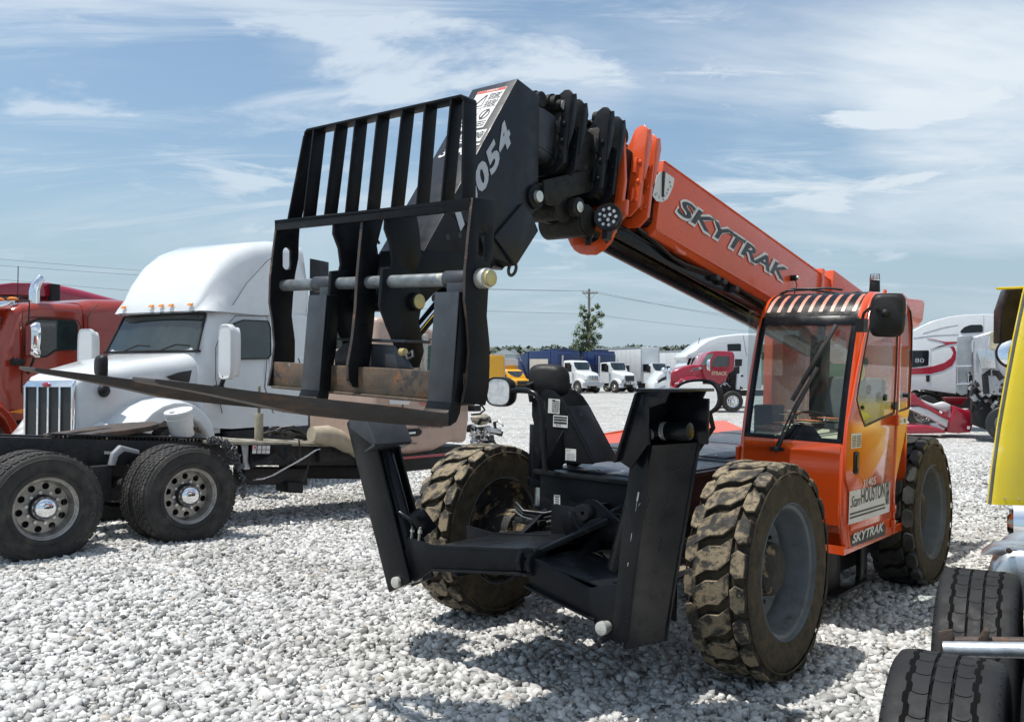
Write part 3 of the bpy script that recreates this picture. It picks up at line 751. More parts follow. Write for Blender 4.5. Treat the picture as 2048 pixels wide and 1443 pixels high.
# ---- boom
BA = 9.79
BF = TF.child(Matrix.Translation((0, .025, 3.066)) @ Matrix.Rotation(R(-BA), 4, 'Y'))
BL = TILT @ (TF.I @ BF.M)
def PB(name, mb, mats, bevel=.004, parent=None, **k):
    if parent is None: return mb.build(name, mats, tele, bevel, mat4=BL, **k)
    return mb.build(name, mats, parent, bevel, **k)
HB, HH = .265, .264
mb = MB()
mb.plate([(-HB, -HH + .04), (-HB + .04, -HH), (HB - .04, -HH), (HB, -HH + .04), (HB, HH), (-HB, HH)], 0, -4.9, -.10)
mb.box(-4.9, -.10, -HB - .008, HB + .008, HH - .006, HH + .006)
mb.box(-4.9, -.10, HB - .004, HB + .006, -HH + .034, -HH + .05)
rear = BF.hit(1640, 560, 1, HB).x
mb.box(rear - .06, rear, -HB - .02, HB + .02, -HH, HH + .05)
mb.box(rear - 2.0, rear - .25, -HB - .03, HB + .03, -.1, HH + .10)
boom_o = PB('boom_outer', mb, M_orange, .006)
# lettering on the boom
def on_boom(px, py): return BF.hit(px, py, 1, HB + .0075)
a0, a1, t0 = on_boom(1350, 430), on_boom(1573.5, 573), on_boom(1363, 393)
hgt = (t0 - a0).z
mb = MB()
org = Vector((a0.x, 0, a0.z)); L_ = a0.x - a1.x
lettering(mb, 'SKYTRAK', (a0.x + .012, HB + .0085, a0.z), (-1, 0, (a1.z - a0.z) / L_ * .0), (0, 0, 1), L_ + .02, hgt + .008, 0, 0, italic=.28, bold=.06, spacing=.93)
lettering(mb, 'SKYTRAK', (a0.x - .018, HB + .0100, a0.z + .022), (-1, 0, 0), (0, 0, 1), L_ - .035, hgt - .030, 0, 1, italic=.28, bold=.026, spacing=1.01)
PB('boom_lettering', mb, [M_sticker, M_ink], 0, parent=boom_o, normals=False)
mb = MB()
gp = BF.V(HB, crop(1060, 170, 4.123, [(1045, 745), (1075, 716), (1120, 722), (1188, 770), (1178, 830), (1160, 880), (1130, 940), (1090, 966), (1040, 957), (1008, 912), (1020, 850)]))
mb.plate(gp, 1, HB, HB + .003, 0)
pp = [BF.hit(*p, 1, HB) for p in crop(1060, 170, 4.123, [(1092, 715), (1084, 925)])]
mb.beam((pp[0].x, HB + .012, pp[0].z), (pp[1].x, HB + .012, pp[1].z), .022, .012, (0, 1, 0), 1, w2=.008)
for s_, x, y in (('90', 1150, 805), ('70', 1155, 840), ('60', 1135, 865), ('50', 1125, 895), ('30', 1105, 915), ('20', 1095, 945), ('10', 1062, 930), ('0', 1047, 900), ('10', 1030, 905)):
    q = BF.hit(*crop(1060, 170, 4.123, [(x, y)])[0], 1, HB)
    lettering(mb, s_, (q.x + .012, HB + .005, q.z - .008), (-1, 0, .1), (0, 0, 1), None, .016, 0, 1)
PB('angle_gauge', mb, [M_sticker, M_ink], 0, parent=boom_o, normals=False)
# inner sections
def sect(name, x0, x1, hb, hh, m=M_grease, dz=0):
    mb = MB(); mb.plate([(-hb, -hh + .03 + dz), (-hb + .03, -hh + dz), (hb - .03, -hh + dz), (hb, -hh + .03 + dz), (hb, hh - .02 + dz), (hb - .02, hh + dz), (-hb + .02, hh + dz), (-hb, hh - .02 + dz)], 0, x0, x1)
    mb.box(x0 + .01, x1 - .02, hb, hb + .006, -hh + .05 + dz, -hh + .065 + dz)
    return PB(name, mb, m, .005)
def cxs(X, Y): return BF.hit(*crop(1060, 170, 4.123, [(X, Y)])[0], 1, HB + .04).x
xA, xB = cxs(925, 740), cxs(1005, 770)
xD, xC, xF, xE = cxs(745, 650), cxs(650, 640), cxs(470, 520), cxs(385, 470)
sect('boom_middle_section', -.4, xC + .03, .225, .215, M_grease, .01)
sect('boom_inner_section', -.4, xE + .03, .185, .175, M_grease, .02)
sect('boom_tip_section', -.4, 1.30, .150, .150, M_satin, .02)
def collar(name, x, ho, hi, up, dn, m, ear, th=.022, chain=False):
    mb = MB()
    pts = [(ho, -dn + .06), (ho, up)]
    ez = up + ear
    pts += [(ho + .005, up + ear * .4), (ho + .002, ez - .03), (ho - .025, ez), (ho - .06, ez + .004), (ho - .10, ez - .02), (ho - .125, up + .02), (ho - .14, up)]
    pts += [(-a, b) for a, b in reversed(pts)]
    pts = [(ho - .06, -dn)] + pts + [(-ho + .06, -dn)]
    mb.plate(pts, 0, x, x + th, 0)
    for s_ in (1, -1):
        # angle flange and ear web
        mb.plate([(x + .012, up - .02), (x + .012, ez - .03), (x - .022, ez - .012), (x - .05, up + .02), (x - .038, up - .14), (x - .004, up - .26)], 1, s_ * (ho - .012) , s_ * (ho + .004), 0)
        mb.box(x - .045, x, s_ * (ho - .03) - .008, s_ * (ho - .03) + .008, -dn + .08, up - .05)
        for z in (-.5, 0, .5):
            mb.cyl((x + th, s_ * (ho - .025), z * up), (x + th + .012, s_ * (ho - .025), z * up), .014, 8, 0)
        mb.box(x - .03, x + .05, s_ * (hi + .004) - .01, s_ * (hi + .004) + .01, -dn * .6, -dn * .2)
        mb.box(x - .03, x + .05, s_ * (hi + .004) - .01, s_ * (hi + .004) + .01, up * .2, up * .6)
    return PB(name, mb, m, .004)
collar('boom_collar', xA, .318, .265, .26, .235, M_orange, .125)
collar('boom_collar', xB, .318, .265, .27, .27, M_orange, .10)
collar('boom_collar', xD, .285, .225, .24, .235, M_black, .105)
collar('boom_collar', xC, .280, .225, .24, .235, M_black, .115)
collar('boom_collar', xF, .245, .185, .21, .20, M_black, .10)
collar('boom_collar', xE, .238, .185, .21, .20, M_black, .115)
# chains, sheaves and rollers on top, rollers underneath
mb = MB()
def link_chain(x0, x1, y, z0, z1):
    n = int(abs(x1 - x0) / .034)
    for i in range(n):
        t = i / n; x = x0 + (x1 - x0) * t; z = z0 + (z1 - z0) * t
        for k_ in range(4): mb.box(x - .014, x + .018, y - .03 + .018 * k_, y - .024 + .018 * k_, z - .013, z + .013, 0)
        mb.cyl((x + .017, y - .034, z), (x + .017, y + .034, z), .006, 6, 0)
for y in (-.1, .09):
    link_chain(1.20, xE - .02, y, .215, .245); link_chain(xE, -.1, y, .27, .30)
    for x, z, r_ in ((1.12, .205, .045), (xE + .02, .245, .055), (xD + .02, .285, .055), (.25, .33, .06)):
        mb.cyl((x, y - .05, z), (x, y + .06, z), r_, 22, 0); mb.cyl((x, y - .02, z), (x, y + .02, z), r_ + .012, 22, 0)
for px, py, r_ in ((1128, 210, .030), (1204, 235, .034)):
    q = BF.hit(px, py, 1, .19); mb.cyl((q.x, .14, q.z), (q.x, .188, q.z), r_ * 1.25, 24, 0); mb.cyl((q.x, .188, q.z), (q.x, .194, q.z), r_, 24, 1)
PB('lift_chain', mb, [M_grease, M_zinc], 0)
mb = MB()
wg = BF.V(.20, crop(1060, 170, 4.123, [(110, 785), (100, 925), (140, 985), (215, 1000), (290, 935), (400, 905), (480, 880), (560, 950), (620, 900), (650, 800), (480, 700), (300, 740)]))
mb.plate(wg, 1, .19, .21); mb.plate(wg, 1, -.21, -.19)
q1 = BF.hit(1140, 413, 1, .2); q2 = BF.hit(1159, 414, 1, .24); q3 = BF.hit(1172, 438, 1, .2)
mb.cyl((q1.x + .03, -.10, q1.z), (q1.x + .03, .16, q1.z), .085, 28); mb.cyl((q1.x + .03, .16, q1.z), (q1.x + .03, .18, q1.z), .10, 28)
mb.cyl((q2.x, .0, q2.z), (q2.x, .24, q2.z), .06, 24); mb.cyl((q2.x, .24, q2.z), (q2.x, .246, q2.z), .036, 24, 1)
mb.cyl((q3.x, -.1, q3.z - .01), (q3.x, .21, q3.z - .01), .10, 28); mb.cyl((q3.x, .16, q3.z - .01), (q3.x, .22, q3.z - .01), .085, 28)
PB('boom_roller', mb, [M_grease, M_zinc], .003)
# orange cradle under the boom head carrying the work light
xh = BF.hit(1227, 437, 1, .27).x
mb = MB()
hk = BF.U(xh, crop(1060, 170, 4.123, [(262, 1040), (262, 1110), (300, 1240), (338, 1325), (362, 1360), (400, 1385), (450, 1395), (530, 1392), (600, 1350), (655, 1290), (695, 1200), (705, 1150), (790, 1060), (800, 940), (690, 980), (560, 960), (400, 1000)]))
hh_ = BF.U(xh, crop(1060, 170, 4.123, [(412, 1180), (416, 1250), (436, 1290), (470, 1300), (530, 1290), (565, 1265), (585, 1220), (540, 1190), (470, 1160)]))
mb.plate(hk, 0, xh - .03, xh, 0, [hh_])
lp = BF.U(xh, crop(1060, 170, 4.123, [(262, 1040), (262, 1110), (300, 1240), (338, 1325)]))
mb.loft([[(xh, a, b) for a, b in lp], [(xh - .30, a - .01, b + .02) for a, b in lp]], 0, cap=False, closed=False)
mb.plate([(.24, .30), (.24, -.30), (.30, -.30), (.30, -.05)], 0, xh - .06, xh - .03)
cr_o = PB('cylinder_cradle', mb, M_orange, .004)
mb = MB(); q = BF.hit(*crop(1060, 170, 4.123, [(487, 1265)])[0], 0, xh)
mb.cyl((q.x + .004, q.y, q.z - .045), (q.x + .004, q.y, q.z + .01), .020, 12); mb.cyl((q.x + .004, q.y, q.z + .01), (q.x + .004, q.y, q.z + .035), .030, 12)
mb.build('rubber_stop', M_hose, cr_o, .002)
mb = MB(); q = BF.hit(*crop(1060, 170, 4.123, [(647, 1095)])[0], 0, xh + .10)
ax_ = Vector((.92, .38, -.1)).normalized()
mb.lathe([(0, .03), (.070, .03), (.083, .036), (.088, .02), (.085, -.03), (.05, -.06), (0, -.06)], q, ax_, 36)
o1 = ax_.orthogonal().normalized(); o2 = ax_.cross(o1)
for rr_, n_ in ((.020, 3), (.052, 9)):
    for i in range(n_):
        t = 2 * math.pi * i / n_; c2 = q + ax_ * .030 + (o1 * math.cos(t) + o2 * math.sin(t)) * rr_
        mb.lathe([(0, .004), (.008, .006), (.012, 0)], c2, ax_, 10, 1, closed=False)
mb.box(q.x - .03, q.x + .02, q.y - .02, q.y + .02, q.z - .14, q.z - .07)
mb.cyl(q + Vector((-.1, -.06, -.12)), q + Vector((0, 0, -.12)), .012, 8)
mb.build('work_light', [M_plastic, M_lens], cr_o, smooth=50)
# extension / lift cylinder slung under the boom and its hoses
mb = MB()
c0 = BF.hit(1200, 470, 1, 0.0); c1_ = BF.hit(1480, 622, 1, 0.0)
zc = (c0.z + c1_.z) / 2
mb.cyl((xh + .35, 0, c0.z), (-3.6, 0, c0.z - .02), .088, 32); mb.cyl((xh + .12, 0, c0.z), (xh + .36, 0, c0.z), .10, 32)
mb.box(-3.6, xh - .1, -.17, .17, -HH - .03, -HH - .004)
mb.box(-3.6, xh - .2, .15, .165, -HH - .10, -HH - .004)
PB('boom_cylinder', mb, M_blackgloss, .004)
mb = MB()
for k_ in range(4):
    pts = [BF.hit(*p, 1, .20 - .02 * k_) for p in ((1275, 455 + 3 * k_), (1310, 482 + 5 * k_), (1345, 515), (1370, 528 + 4 * k_), (1440, 552 + 4 * k_), (1500, 590 + 3 * k_), (1550, 622 + 3 * k_))]
    mb.tube(pts, .012, 8)
for p in ((1432, 552), (1446, 560), (1470, 575)):
    q = BF.hit(*p, 1, .20); mb.box(q.x - .03, q.x + .03, q.y - .06, q.y + .025, q.z - .03, q.z + .03, 1)
PB('boom_hoses', mb, [M_hose, M_satin], .002)
mb = MB(); fl = BF.V(.24, [(1345, 485), (1352, 492), (1372, 505), (1368, 512), (1355, 505)])
mb.plate(fl, 1, .20, .25); PB('hose_guard', mb, M_orange, .004)
mb = MB()
q = BF.hit(1582, 556, 1, HB); mb.cyl((q.x, HB, q.z), (q.x, HB + .05, q.z), .026, 14); mb.cyl((q.x, HB + .05, q.z), (q.x, HB + .07, q.z), .018, 10, 1)
mb.tube([(q.x, HB + .03, q.z), (q.x - .05, HB + .04, q.z - .05), (q.x - .04, HB + .02, q.z - .16)], .005, 6)
PB('boom_angle_sensor', mb, [M_plastic, M_zinc], .002)
# rear boom pivot tower
mb = MB()
tl = [(h.x, h.z) for h in (TF.hit(x, y, 1, .66) for x, y in ((1700, 588), (1822, 597), (1847, 600), (1850, 606), (1846, 640), (1838, 653), (1824, 657), (1700, 700)))]
mb.plate(tl, 1, .62, .66)
mb.box(-4.9, -4.2, -.3, .61, 2.2, 2.5)
mb.box(-4.7, -3.6, -.50, -.40, 1.1, 2.4); mb.box(-4.7, -3.6, .42, .50, 1.1, 2.4)
P('boom_tower', mb, M_orange, .012)
# ---- boom head
YL, YR = .20, -.15
c1 = lambda *p: crop(500, 130, 2.531, p)
c7 = lambda *p: crop(860, 150, 4.371, p)
c6 = lambda *p: crop(520, 520, 4.244, p)
hp = TF.V(YL, c1((1355, 68), (1467, 155), (1462, 420), (1461, 600), (1475, 645), (1475, 690), (1460, 725), (1425, 762), (1448, 840), (1335, 1018), (1225, 975)) + [(871, 584)] + c1((880, 940)))
A_, B_ = Vector((hp[0][0], 0, hp[0][1])), Vector((hp[-1][0], 0, hp[-1][1]))
lowp = TF.V(YL, c1((1000, 740), (880, 940), (800, 920), (785, 1040), (760, 1090)) + c6((1150, 300), (1290, 480)) + [(871, 584)] + c1((1225, 975), (1200, 850)))
mb = MB()
shift = A_ + (B_ - A_) * .0
side = hp[:11] + [hp[12]]
mb.plate(side, 1, YR, YL)
back2 = TF.V(YL, c1((1448, 840), (1335, 1018), (1225, 870), (1370, 700), (1420, 770)))
mb.plate(back2, 1, YL, YL + .02); mb.plate(back2, 1, YR - .02, YR)
hd_o = P('boom_head', mb, [mat('head_black_paint', (0.014, 0.016, 0.021), 0.42, var=0.12, spec=.3, dirt=[((0.06, 0.06, 0.06), 0.62, 0.9, 6.0)])], .006)
mb = MB()
mb.plate(lowp, 1, YL - .024, YL); mb.plate(lowp, 1, YR, YR + .024)
mb.plate([(x - .05, z) for x, z in lowp[:6]], 1, -.06, .10)
P('boom_head_lug', mb, M_black, .004, parent=hd_o)
mb = MB(); q = TF.hit(*c1((1440, 668))[0], 1, YL)
mb.cyl((q.x, YL, q.z), (q.x, YL + .018, q.z), .072, 32, 0); mb.cyl((q.x, YL + .018, q.z), (q.x, YL + .04, q.z), .036, 24, 1)
P('head_pin', mb, [M_black, M_zinc], .003, parent=hd_o); mb = MB()
q2 = TF.hit(*c6((1370, 350))[0], 1, .27)
mb.cyl((q2.x, -.22, q2.z), (q2.x, .25, q2.z), .046, 28, 0); mb.cyl((q2.x, .25, q2.z), (q2.x, .258, q2.z), .040, 28, 2)
P('head_pin', mb, [M_black, M_zinc, M_brass], .003, parent=hd_o); mb = MB()
q3 = TF.hit(*c6((1000, 330))[0], 1, .05); mb.cyl((q3.x, -.1, q3.z), (q3.x, .06, q3.z), .028, 14, 0)
P('head_pin', mb, M_black, .003, parent=hd_o)
for px, py in ((1000, 870), (1062, 862)):
    mb = MB(); q = TF.hit(*c1((px, py))[0], 1, YL); mb.cyl((q.x, YL - .001, q.z), (q.x, YL + .002, q.z), .016, 16)
    P('bolt_hole', mb, M_ink, 0, parent=hd_o)
mb = MB(); q = TF.hit(*c1((1328, 1022))[0], 1, .12)
mb.tube([(q.x + .032 * math.cos(t * math.pi / 8), q.y + .01 * math.sin(t * math.pi / 8), q.z - .012 + .036 * math.sin(t * math.pi / 8)) for t in range(17)], .010, 8)
mb.cyl((q.x + .02, q.y, q.z + .03), (q.x + .02, q.y, q.z + .07), .012, 8)
P('lifting_ring', mb, M_satin, 0, parent=hd_o)
# big model number on the left cheek
def on_head(X, Y): return TF.hit(*c7((X, Y))[0], 1, YL + .001)
e1 = on_head(742, 535); s1 = on_head(470, 1012); s1v = s1 - e1
X_ = (e1 - s1).normalized(); Y_ = Vector((-X_.z, 0, X_.x)) * -1
if Y_.x < 0: Y_ = -Y_
tot = (e1 - s1).length
mb = MB()
lettering(mb, '10054', e1 - X_ * tot * 1.70 + Vector((0, .003, 0)), X_, Y_, tot * 1.70, .118, 0, 0, italic=.30, bold=.045, spacing=1.12)
P('model_number', mb, [M_grey_ink], 0, parent=hd_o, normals=False)
# labels on the sloping front face
Dd = (B_ - A_).normalized(); Nf = Vector((0, 1, 0)).cross(Dd); Nf = Nf if Nf.x > 0 else -Nf
FF = TF.child(Matrix.Translation((A_.x, 0, A_.z)) @ Matrix((( Nf.x, 0, -Dd.x, 0), (0, 1, 0, 0), (Nf.z, 0, -Dd.z, 0), (0, 0, 0, 1))))
mbm = MB()
def face_label(name, quad, lines, title=None, m=M_sticker):
    q = [TF.I @ (FF.M @ FF.hit(x, y, 0, 0.0)) for x, y in quad]
    c = sum((Vector(p) for p in q), Vector()) / 4
    X = ((q[1] - q[0]) + (q[2] - q[3])) / 2; Y = ((q[0] - q[3]) + (q[1] - q[2])) / 2
    W_, H_ = X.length, Y.length; X.normalize(); Y = (Y - X * X.dot(Y)).normalized(); N = Nf.copy()
    mb = MB()
    def rect(x0, x1, y0, y1, l, m_): mb.prism([c + X * x + Y * y + N * (l - .001) for x, y in ((x0, y0), (x1, y0), (x1, y1), (x0, y1))], [c + X * x + Y * y + N * l for x, y in ((x0, y0), (x1, y0), (x1, y1), (x0, y1))], m_)
    if m: rect(-W_ / 2, W_ / 2, -H_ / 2, H_ / 2, .002, 0)
    for (x0, x1, y0, y1, mi) in lines: rect((x0 - .5) * W_, (x1 - .5) * W_, (y0 - .5) * H_, (y1 - .5) * H_, .0034, mi)
    for tt in title or []:
        s_, x0, x1, y0, y1, mi = tt[:6]
        lettering(mb, s_, c + X * (x0 - .5) * W_ + Y * (y0 - .5) * H_ + N * .0042, X, Y, (x1 - x0) * W_, (y1 - y0) * H_, 0, mi, **(tt[6] if len(tt) > 6 else {}))
    return P(name, mb, [M_sticker, M_ink, M_redink, M_grey_ink], 0, parent=hd_o)
def tri_outline(cx, cy, w, h, t=.012):
    return []
face_label('warning_label', c7((400, 160), (655, 105), (490, 455), (235, 495)),
    [(0.02, .98, .93, .99, 2)] + text_lines(4, .55, .95, .74, .86, 1, .6, 2) + text_lines(4, .55, .95, .56, .68, 1, .6, 4) + text_lines(4, .05, .45, .12, .40, 1, .5, 5) + text_lines(3, .5, .95, .06, .16, 1, .6, 6)
    + [(.10, .46, .58, .595, 1), (.10, .115, .58, .60, 1), (.44, .46, .58, .86, 1), (.02, .98, .525, .53, 1), (.49, .495, .1, .53, 1)],
    [('DANGER', .35, .75, .945, .98, 0, {'bold': .03}), ('\u2298' if False else 'O', .60, .92, .22, .46, 1, {'bold': -.02}), ('/', .66, .86, .22, .46, 1), ('/', .12, .46, .59, .86, 1, {'italic': .4})])
face_label('owner_label', c7((300, 500), (495, 475), (445, 578), (215, 608)), [(.05, .75, .12, .18, 1)],
    [('Stan', .03, .22, .34, .72, 1, {'italic': .35}), ('HOUSTON', .25, .80, .30, .80, 1, {'bold': .01}), ('GH', .82, .96, .25, .85, 1, {'bold': .02})])
mb = MB()
q = [TF.I @ (FF.M @ FF.hit(x, y, 0, 0.0)) for x, y in c7((68, 728), (395, 685), (418, 618), (95, 665))]
lettering(mb, '31405', q[0] + Nf * .003, q[1] - q[0], q[3] - q[0], (q[1] - q[0]).length, .075, 0, 0, italic=.35, bold=.03)
P('fleet_number', mb, [M_sticker], 0, parent=hd_o, normals=False)
# ---- carriage with load backrest and two forks
ca = empty('fork_carriage', (0, 0, 0)); ca.parent = tele
SHC = Matrix(((1, 0, 0, 0), (0, 1, 0, 0), (0, -.016, 1, .016 * .06), (0, 0, 0, 1)))
ca.matrix_local = TILT
def C(name, mb, mats, bevel=.004, **k): return mb.xf(SHC).build(name, mats, ca, bevel, **k)
outl = [(2.31, 2.63), (2.33, 2.46), (2.345, 2.31), (2.345, 2.18), (2.325, 2.09), (2.308, 1.96), (2.32, 1.83), (2.342, 1.735), (2.2, 1.722), (2.18, 1.80), (2.178, 1.90), (2.18, 1.985), (2.205, 2.12), (2.20, 2.22), (2.19, 2.34), (2.17, 2.44), (2.17, 2.54), (2.165, 2.64)]
slot = [(2.245 + .028 * math.cos(t), 2.43 + .055 * (1 if math.sin(t) > 0 else -1) * .6 + .028 * math.sin(t)) for t in [i * math.pi / 8 + .01 for i in range(16)]]
for nm, y, m in (('side_plate', -.665, M_black), ('side_plate', .775, M_black)):
    mb = MB(); mb.plate(outl, 1, y, y + .022, 0, [slot])
    mb.plate([(x + .0015, z) for x, z in outl[:8]] + [(x - .004, z) for x, z in reversed(outl[:8])], 1, y + .001, y + .021, 1)
    C(nm, mb, [M_black, M_edge], .003)
mb = MB()
mid = [(2.30, 2.62), (2.315, 2.46), (2.328, 2.30), (2.335, 2.14), (2.35, 2.0), (2.375, 1.87), (2.37, 1.80), (2.345, 1.765), (2.27, 1.76), (2.24, 1.9), (2.22, 2.1), (2.21, 2.3), (2.22, 2.45), (2.17, 2.62)]
mb.plate(mid, 1, .035, .06); mb.plate([(x + .0015, z) for x, z in mid[:8]] + [(x - .004, z) for x, z in reversed(mid[:8])], 1, .036, .059, 1)
C('centre_plate', mb, [M_black, M_edge], .003)
# hook plates between the mid bar and the pivot tube, then down to the lower bar
for y in (-.19, .20):
    hk = [(2.30, 2.62), (2.302, 2.53), (2.265, 2.46), (2.25, 2.38), (2.262, 2.33), (2.10, 2.33), (2.06, 2.42), (2.08, 2.55), (2.10, 2.62)]
    mb = MB(); mb.plate(hk, 1, y, y + .022)
    lo = [(2.315, 2.34), (2.325, 2.16), (2.27, 2.06), (2.22, 1.98), (2.20, 1.86), (2.06, 1.87), (2.03, 1.95), (2.07, 2.10), (2.05, 2.20), (2.10, 2.33), (2.2, 2.36)]
    mb.plate(lo, 1, y, y + .024)
    C('hook_plate', mb, M_black, .004)
mb = MB()
mb.box(2.255, 2.315, -.66, .78, 1.735, 1.865)
mb.box(2.24, 2.33, -.645, .775, 1.722, 1.736)
C('lower_bar', mb, [mat('rusty_bar', (0.085, 0.062, 0.042), 0.6, var=0.35, vscale=10, bump=0.3, bscale=100, dirt=[((0.19, 0.085, 0.04), 0.50, 0.66, 8.0), ((0.02, 0.021, 0.025), 0.54, 0.62, 4.0), ((0.68, 0.68, 0.66), 0.70, 0.74, 5.0)])], .006)
mb = MB()
cp = [(-.24, 1.86), (-.24, 1.93), (-.15, 1.985), (.22, 1.975), (.30, 1.90), (.34, 1.86)]
mb.plate(cp, 0, 2.20, 2.225); mb.box(2.06, 2.24, -.22, .30, 1.99, 2.005)
C('cross_plate', mb, M_satin, .004)
mb = MB()
mb.cyl((2.262, -.70, 2.281), (2.262, .86, 2.281), .031, 28, 0)
for a, b in ((-.36, -.21), (.60, .775)): mb.cyl((2.262, a, 2.281), (2.262, b, 2.281), .040, 28, 1)
mb.cyl((2.262, .80, 2.281), (2.262, .85, 2.281), .045, 32, 2); mb.cyl((2.262, .85, 2.281), (2.262, .87, 2.281), .036, 32, 3); mb.cyl((2.262, -.71, 2.281), (2.262, -.69, 2.281), .038, 24, 2)
C('pivot_tube', mb, [M_pinsteel, M_satin, M_zinc, M_brass], .002)
mb = MB()      # chain end and latch beside the cross plate
mb.tube([(2.25, .33, 1.93), (2.26, .35, 1.91), (2.25, .375, 1.925), (2.24, .36, 1.95), (2.25, .33, 1.93)], .007, 8)
mb.cyl((2.25, .29, 1.945), (2.25, .32, 1.945), .018, 14, 1)
C('latch', mb, [M_satin, M_brass], 0)
mb = MB()      # tilt cylinder behind the carriage
r0, r1 = TF.hit(824, 672, 1, .04), TF.hit(880, 604, 1, .04)
mb.cyl(r0, r1, .030, 18, 0); mb.cyl(r1, r1 + (r1 - r0) * 1.2, .055, 20, 1); mb.cyl(r0 - (r1 - r0) * .3 + Vector((0, .05, 0)), r1 + Vector((0, .06, .0)), .012, 8, 1)
P('tilt_cylinder', mb, [M_chrome, M_blackgloss], 0)
mb = MB()
for k_ in range(3):
    q0 = TF.hit(*c1((1200 + 8 * k_, 960))[0], 1, .24); q1 = TF.hit(*c1((1225 + 10 * k_, 1000))[0], 1, .20)
    mb.tube([q0 + Vector((0, -.05, .1)), q0, (q0 + q1) / 2 + Vector((.05, .03, -.05)), q1 + Vector((-.1, -.05, -.02)), q1 + Vector((-.25, -.12, .05))], .011, 6)
a0_ = TF.hit(*c1((655, 905))[0], 1, -.12)
mb.tube([a0_, a0_ + Vector((.02, -.02, .05)), a0_ + Vector((-.02, -.08, .07)), a0_ + Vector((-.08, -.12, .0)), a0_ + Vector((-.12, -.1, -.25))], .008, 6)
P('carriage_hoses', mb, M_hose, 0)
# backrest
mb = MB()
mb.box(2.245, 2.318, -.66, .78, 2.606, 2.628); mb.box(2.296, 2.318, -.66, .78, 2.575, 2.628)
zt = 3.105
def bar(y0, y1, w=.012, d=.078, x=2.300):
    mb.prism([(x, y0, 2.625), (x, y0 + w, 2.625), (x - d, y0 + w, 2.625), (x - d, y0, 2.625)], [(x - .03, y1, zt), (x - .03, y1 + w, zt), (x - .03 - d, y1 + w, zt), (x - .03 - d, y1, zt)])
yb = [TF.hit(x, y, 0, 2.30).y for x, y in c1((265, 775), (372, 762), (478, 748), (588, 740), (710, 725), (838, 715), (962, 705))]
yt = [TF.hit(x, y, 0, 2.27).y for x, y in c1((318, 325), (430, 300), (528, 280), (640, 258), (765, 240), (880, 212), (1012, 185))]
for a, b in zip(yb, yt): bar(a, b)
C('backrest_bars', mb, M_black, .002)
mb = MB()
def post(y0, y1, w=.014, d=.085):
    mb.prism([(2.305, y0, 2.62), (2.305, y0 + w, 2.62), (2.305 - d, y0 + w, 2.62), (2.305 - d, y0, 2.62)], [(2.275, y1, zt - .03), (2.275, y1 + w, zt - .03), (2.275 - d, y1 + w, zt - .03), (2.275 - d, y1, zt - .03)])
yl0 = TF.hit(*c1((185, 780))[0], 0, 2.305).y; yl1 = TF.hit(*c1((268, 345))[0], 0, 2.275).y
yr0 = TF.hit(*c1((1066, 690))[0], 0, 2.305).y; yr1 = TF.hit(*c1((1072, 210))[0], 0, 2.275).y
post(yl0, yl1); post(yr0, yr1)
arc = []
x = 2.272
top_pts = [(yl1, zt - .03), (yl1 + .006, zt - .008), (yl1 + .026, zt + .005), (yr1 - .012, zt + .005), (yr1 + .008, zt - .008), (yr1 + .014, zt - .03)]
inn = [(yl1 + .014, zt - .032), (yl1 + .018, zt - .016), (yl1 + .030, zt - .008), (yr1 - .016, zt - .008), (yr1 - .004, zt - .016), (yr1, zt - .032)]
mb.plate(top_pts + inn[::-1], 0, x - .085, x)
C('backrest_frame', mb, M_black, .003)
# forks
fy = .765
fo = TF.V(fy, [(919, 578), (919, 640), (911, 720), (903, 800)] + c6((1600, 1262), (1580, 1275), (1500, 1268), (1200, 1222), (760, 1174), (400, 1135), (0, 1090)) + [(440, 766), (312, 750), (309, 756), (318, 761)] + [(430, 782), (530, 804)] + c6((400, 1290), (760, 1330), (1200, 1372), (1500, 1392), (1620, 1385), (1670, 1350), (1700, 1280)) + [(938, 700), (941, 640), (943, 578)])
fo = [(x, z) for x, z in fo]
for i, (x, z) in enumerate(fo): pass
def clip(poly, xc, keep_low):
    out = []
    for (a, b) in zip(poly, poly[1:] + poly[:1]):
        ia, ib = (a[0] <= xc) == keep_low, (b[0] <= xc) == keep_low
        if ia: out.append(a)
        if ia != ib: t = (xc - a[0]) / (b[0] - a[0]); out.append((xc, a[1] + (b[1] - a[1]) * t))
    return out
mb = MB(); mb.plate(clip(fo, 2.40, False), 1, fy - .150, fy)
fk = C('fork', mb, [M_fork], .004)
mb = MB(); mb.plate(clip(fo, 2.40, True), 1, fy - .150, fy)
mb.xf(SHC).build('fork_shank', M_black, fk, .004)
mb = MB(); fx0 = fo[0][0]; fxb = max(fo[1][0], fo[2][0], fo[3][0])
# shank front skin (painted) and the hook round the tube
mb.prism([(fo[0][0] + .0015, fy - .148, fo[0][1]), (fo[0][0] + .0015, fy - .002, fo[0][1]), (fo[3][0] + .0015, fy - .002, fo[3][1]), (fo[3][0] + .0015, fy - .148, fo[3][1])],
         [(fo[0][0] - .004, fy - .148, fo[0][1]), (fo[0][0] - .004, fy - .002, fo[0][1]), (fo[3][0] - .004, fy - .002, fo[3][1]), (fo[3][0] - .004, fy - .148, fo[3][1])], 0)
mb.box(2.23, 2.30, fy - .13, fy - .02, 2.20, 2.262)
sk = mb.xf(SHC).build('shank_paint', M_satin, fk, .002)
f2 = copy_tree(fk, ca)
DY = -.915
f2.location = (0.0, DY, -.016 * DY)
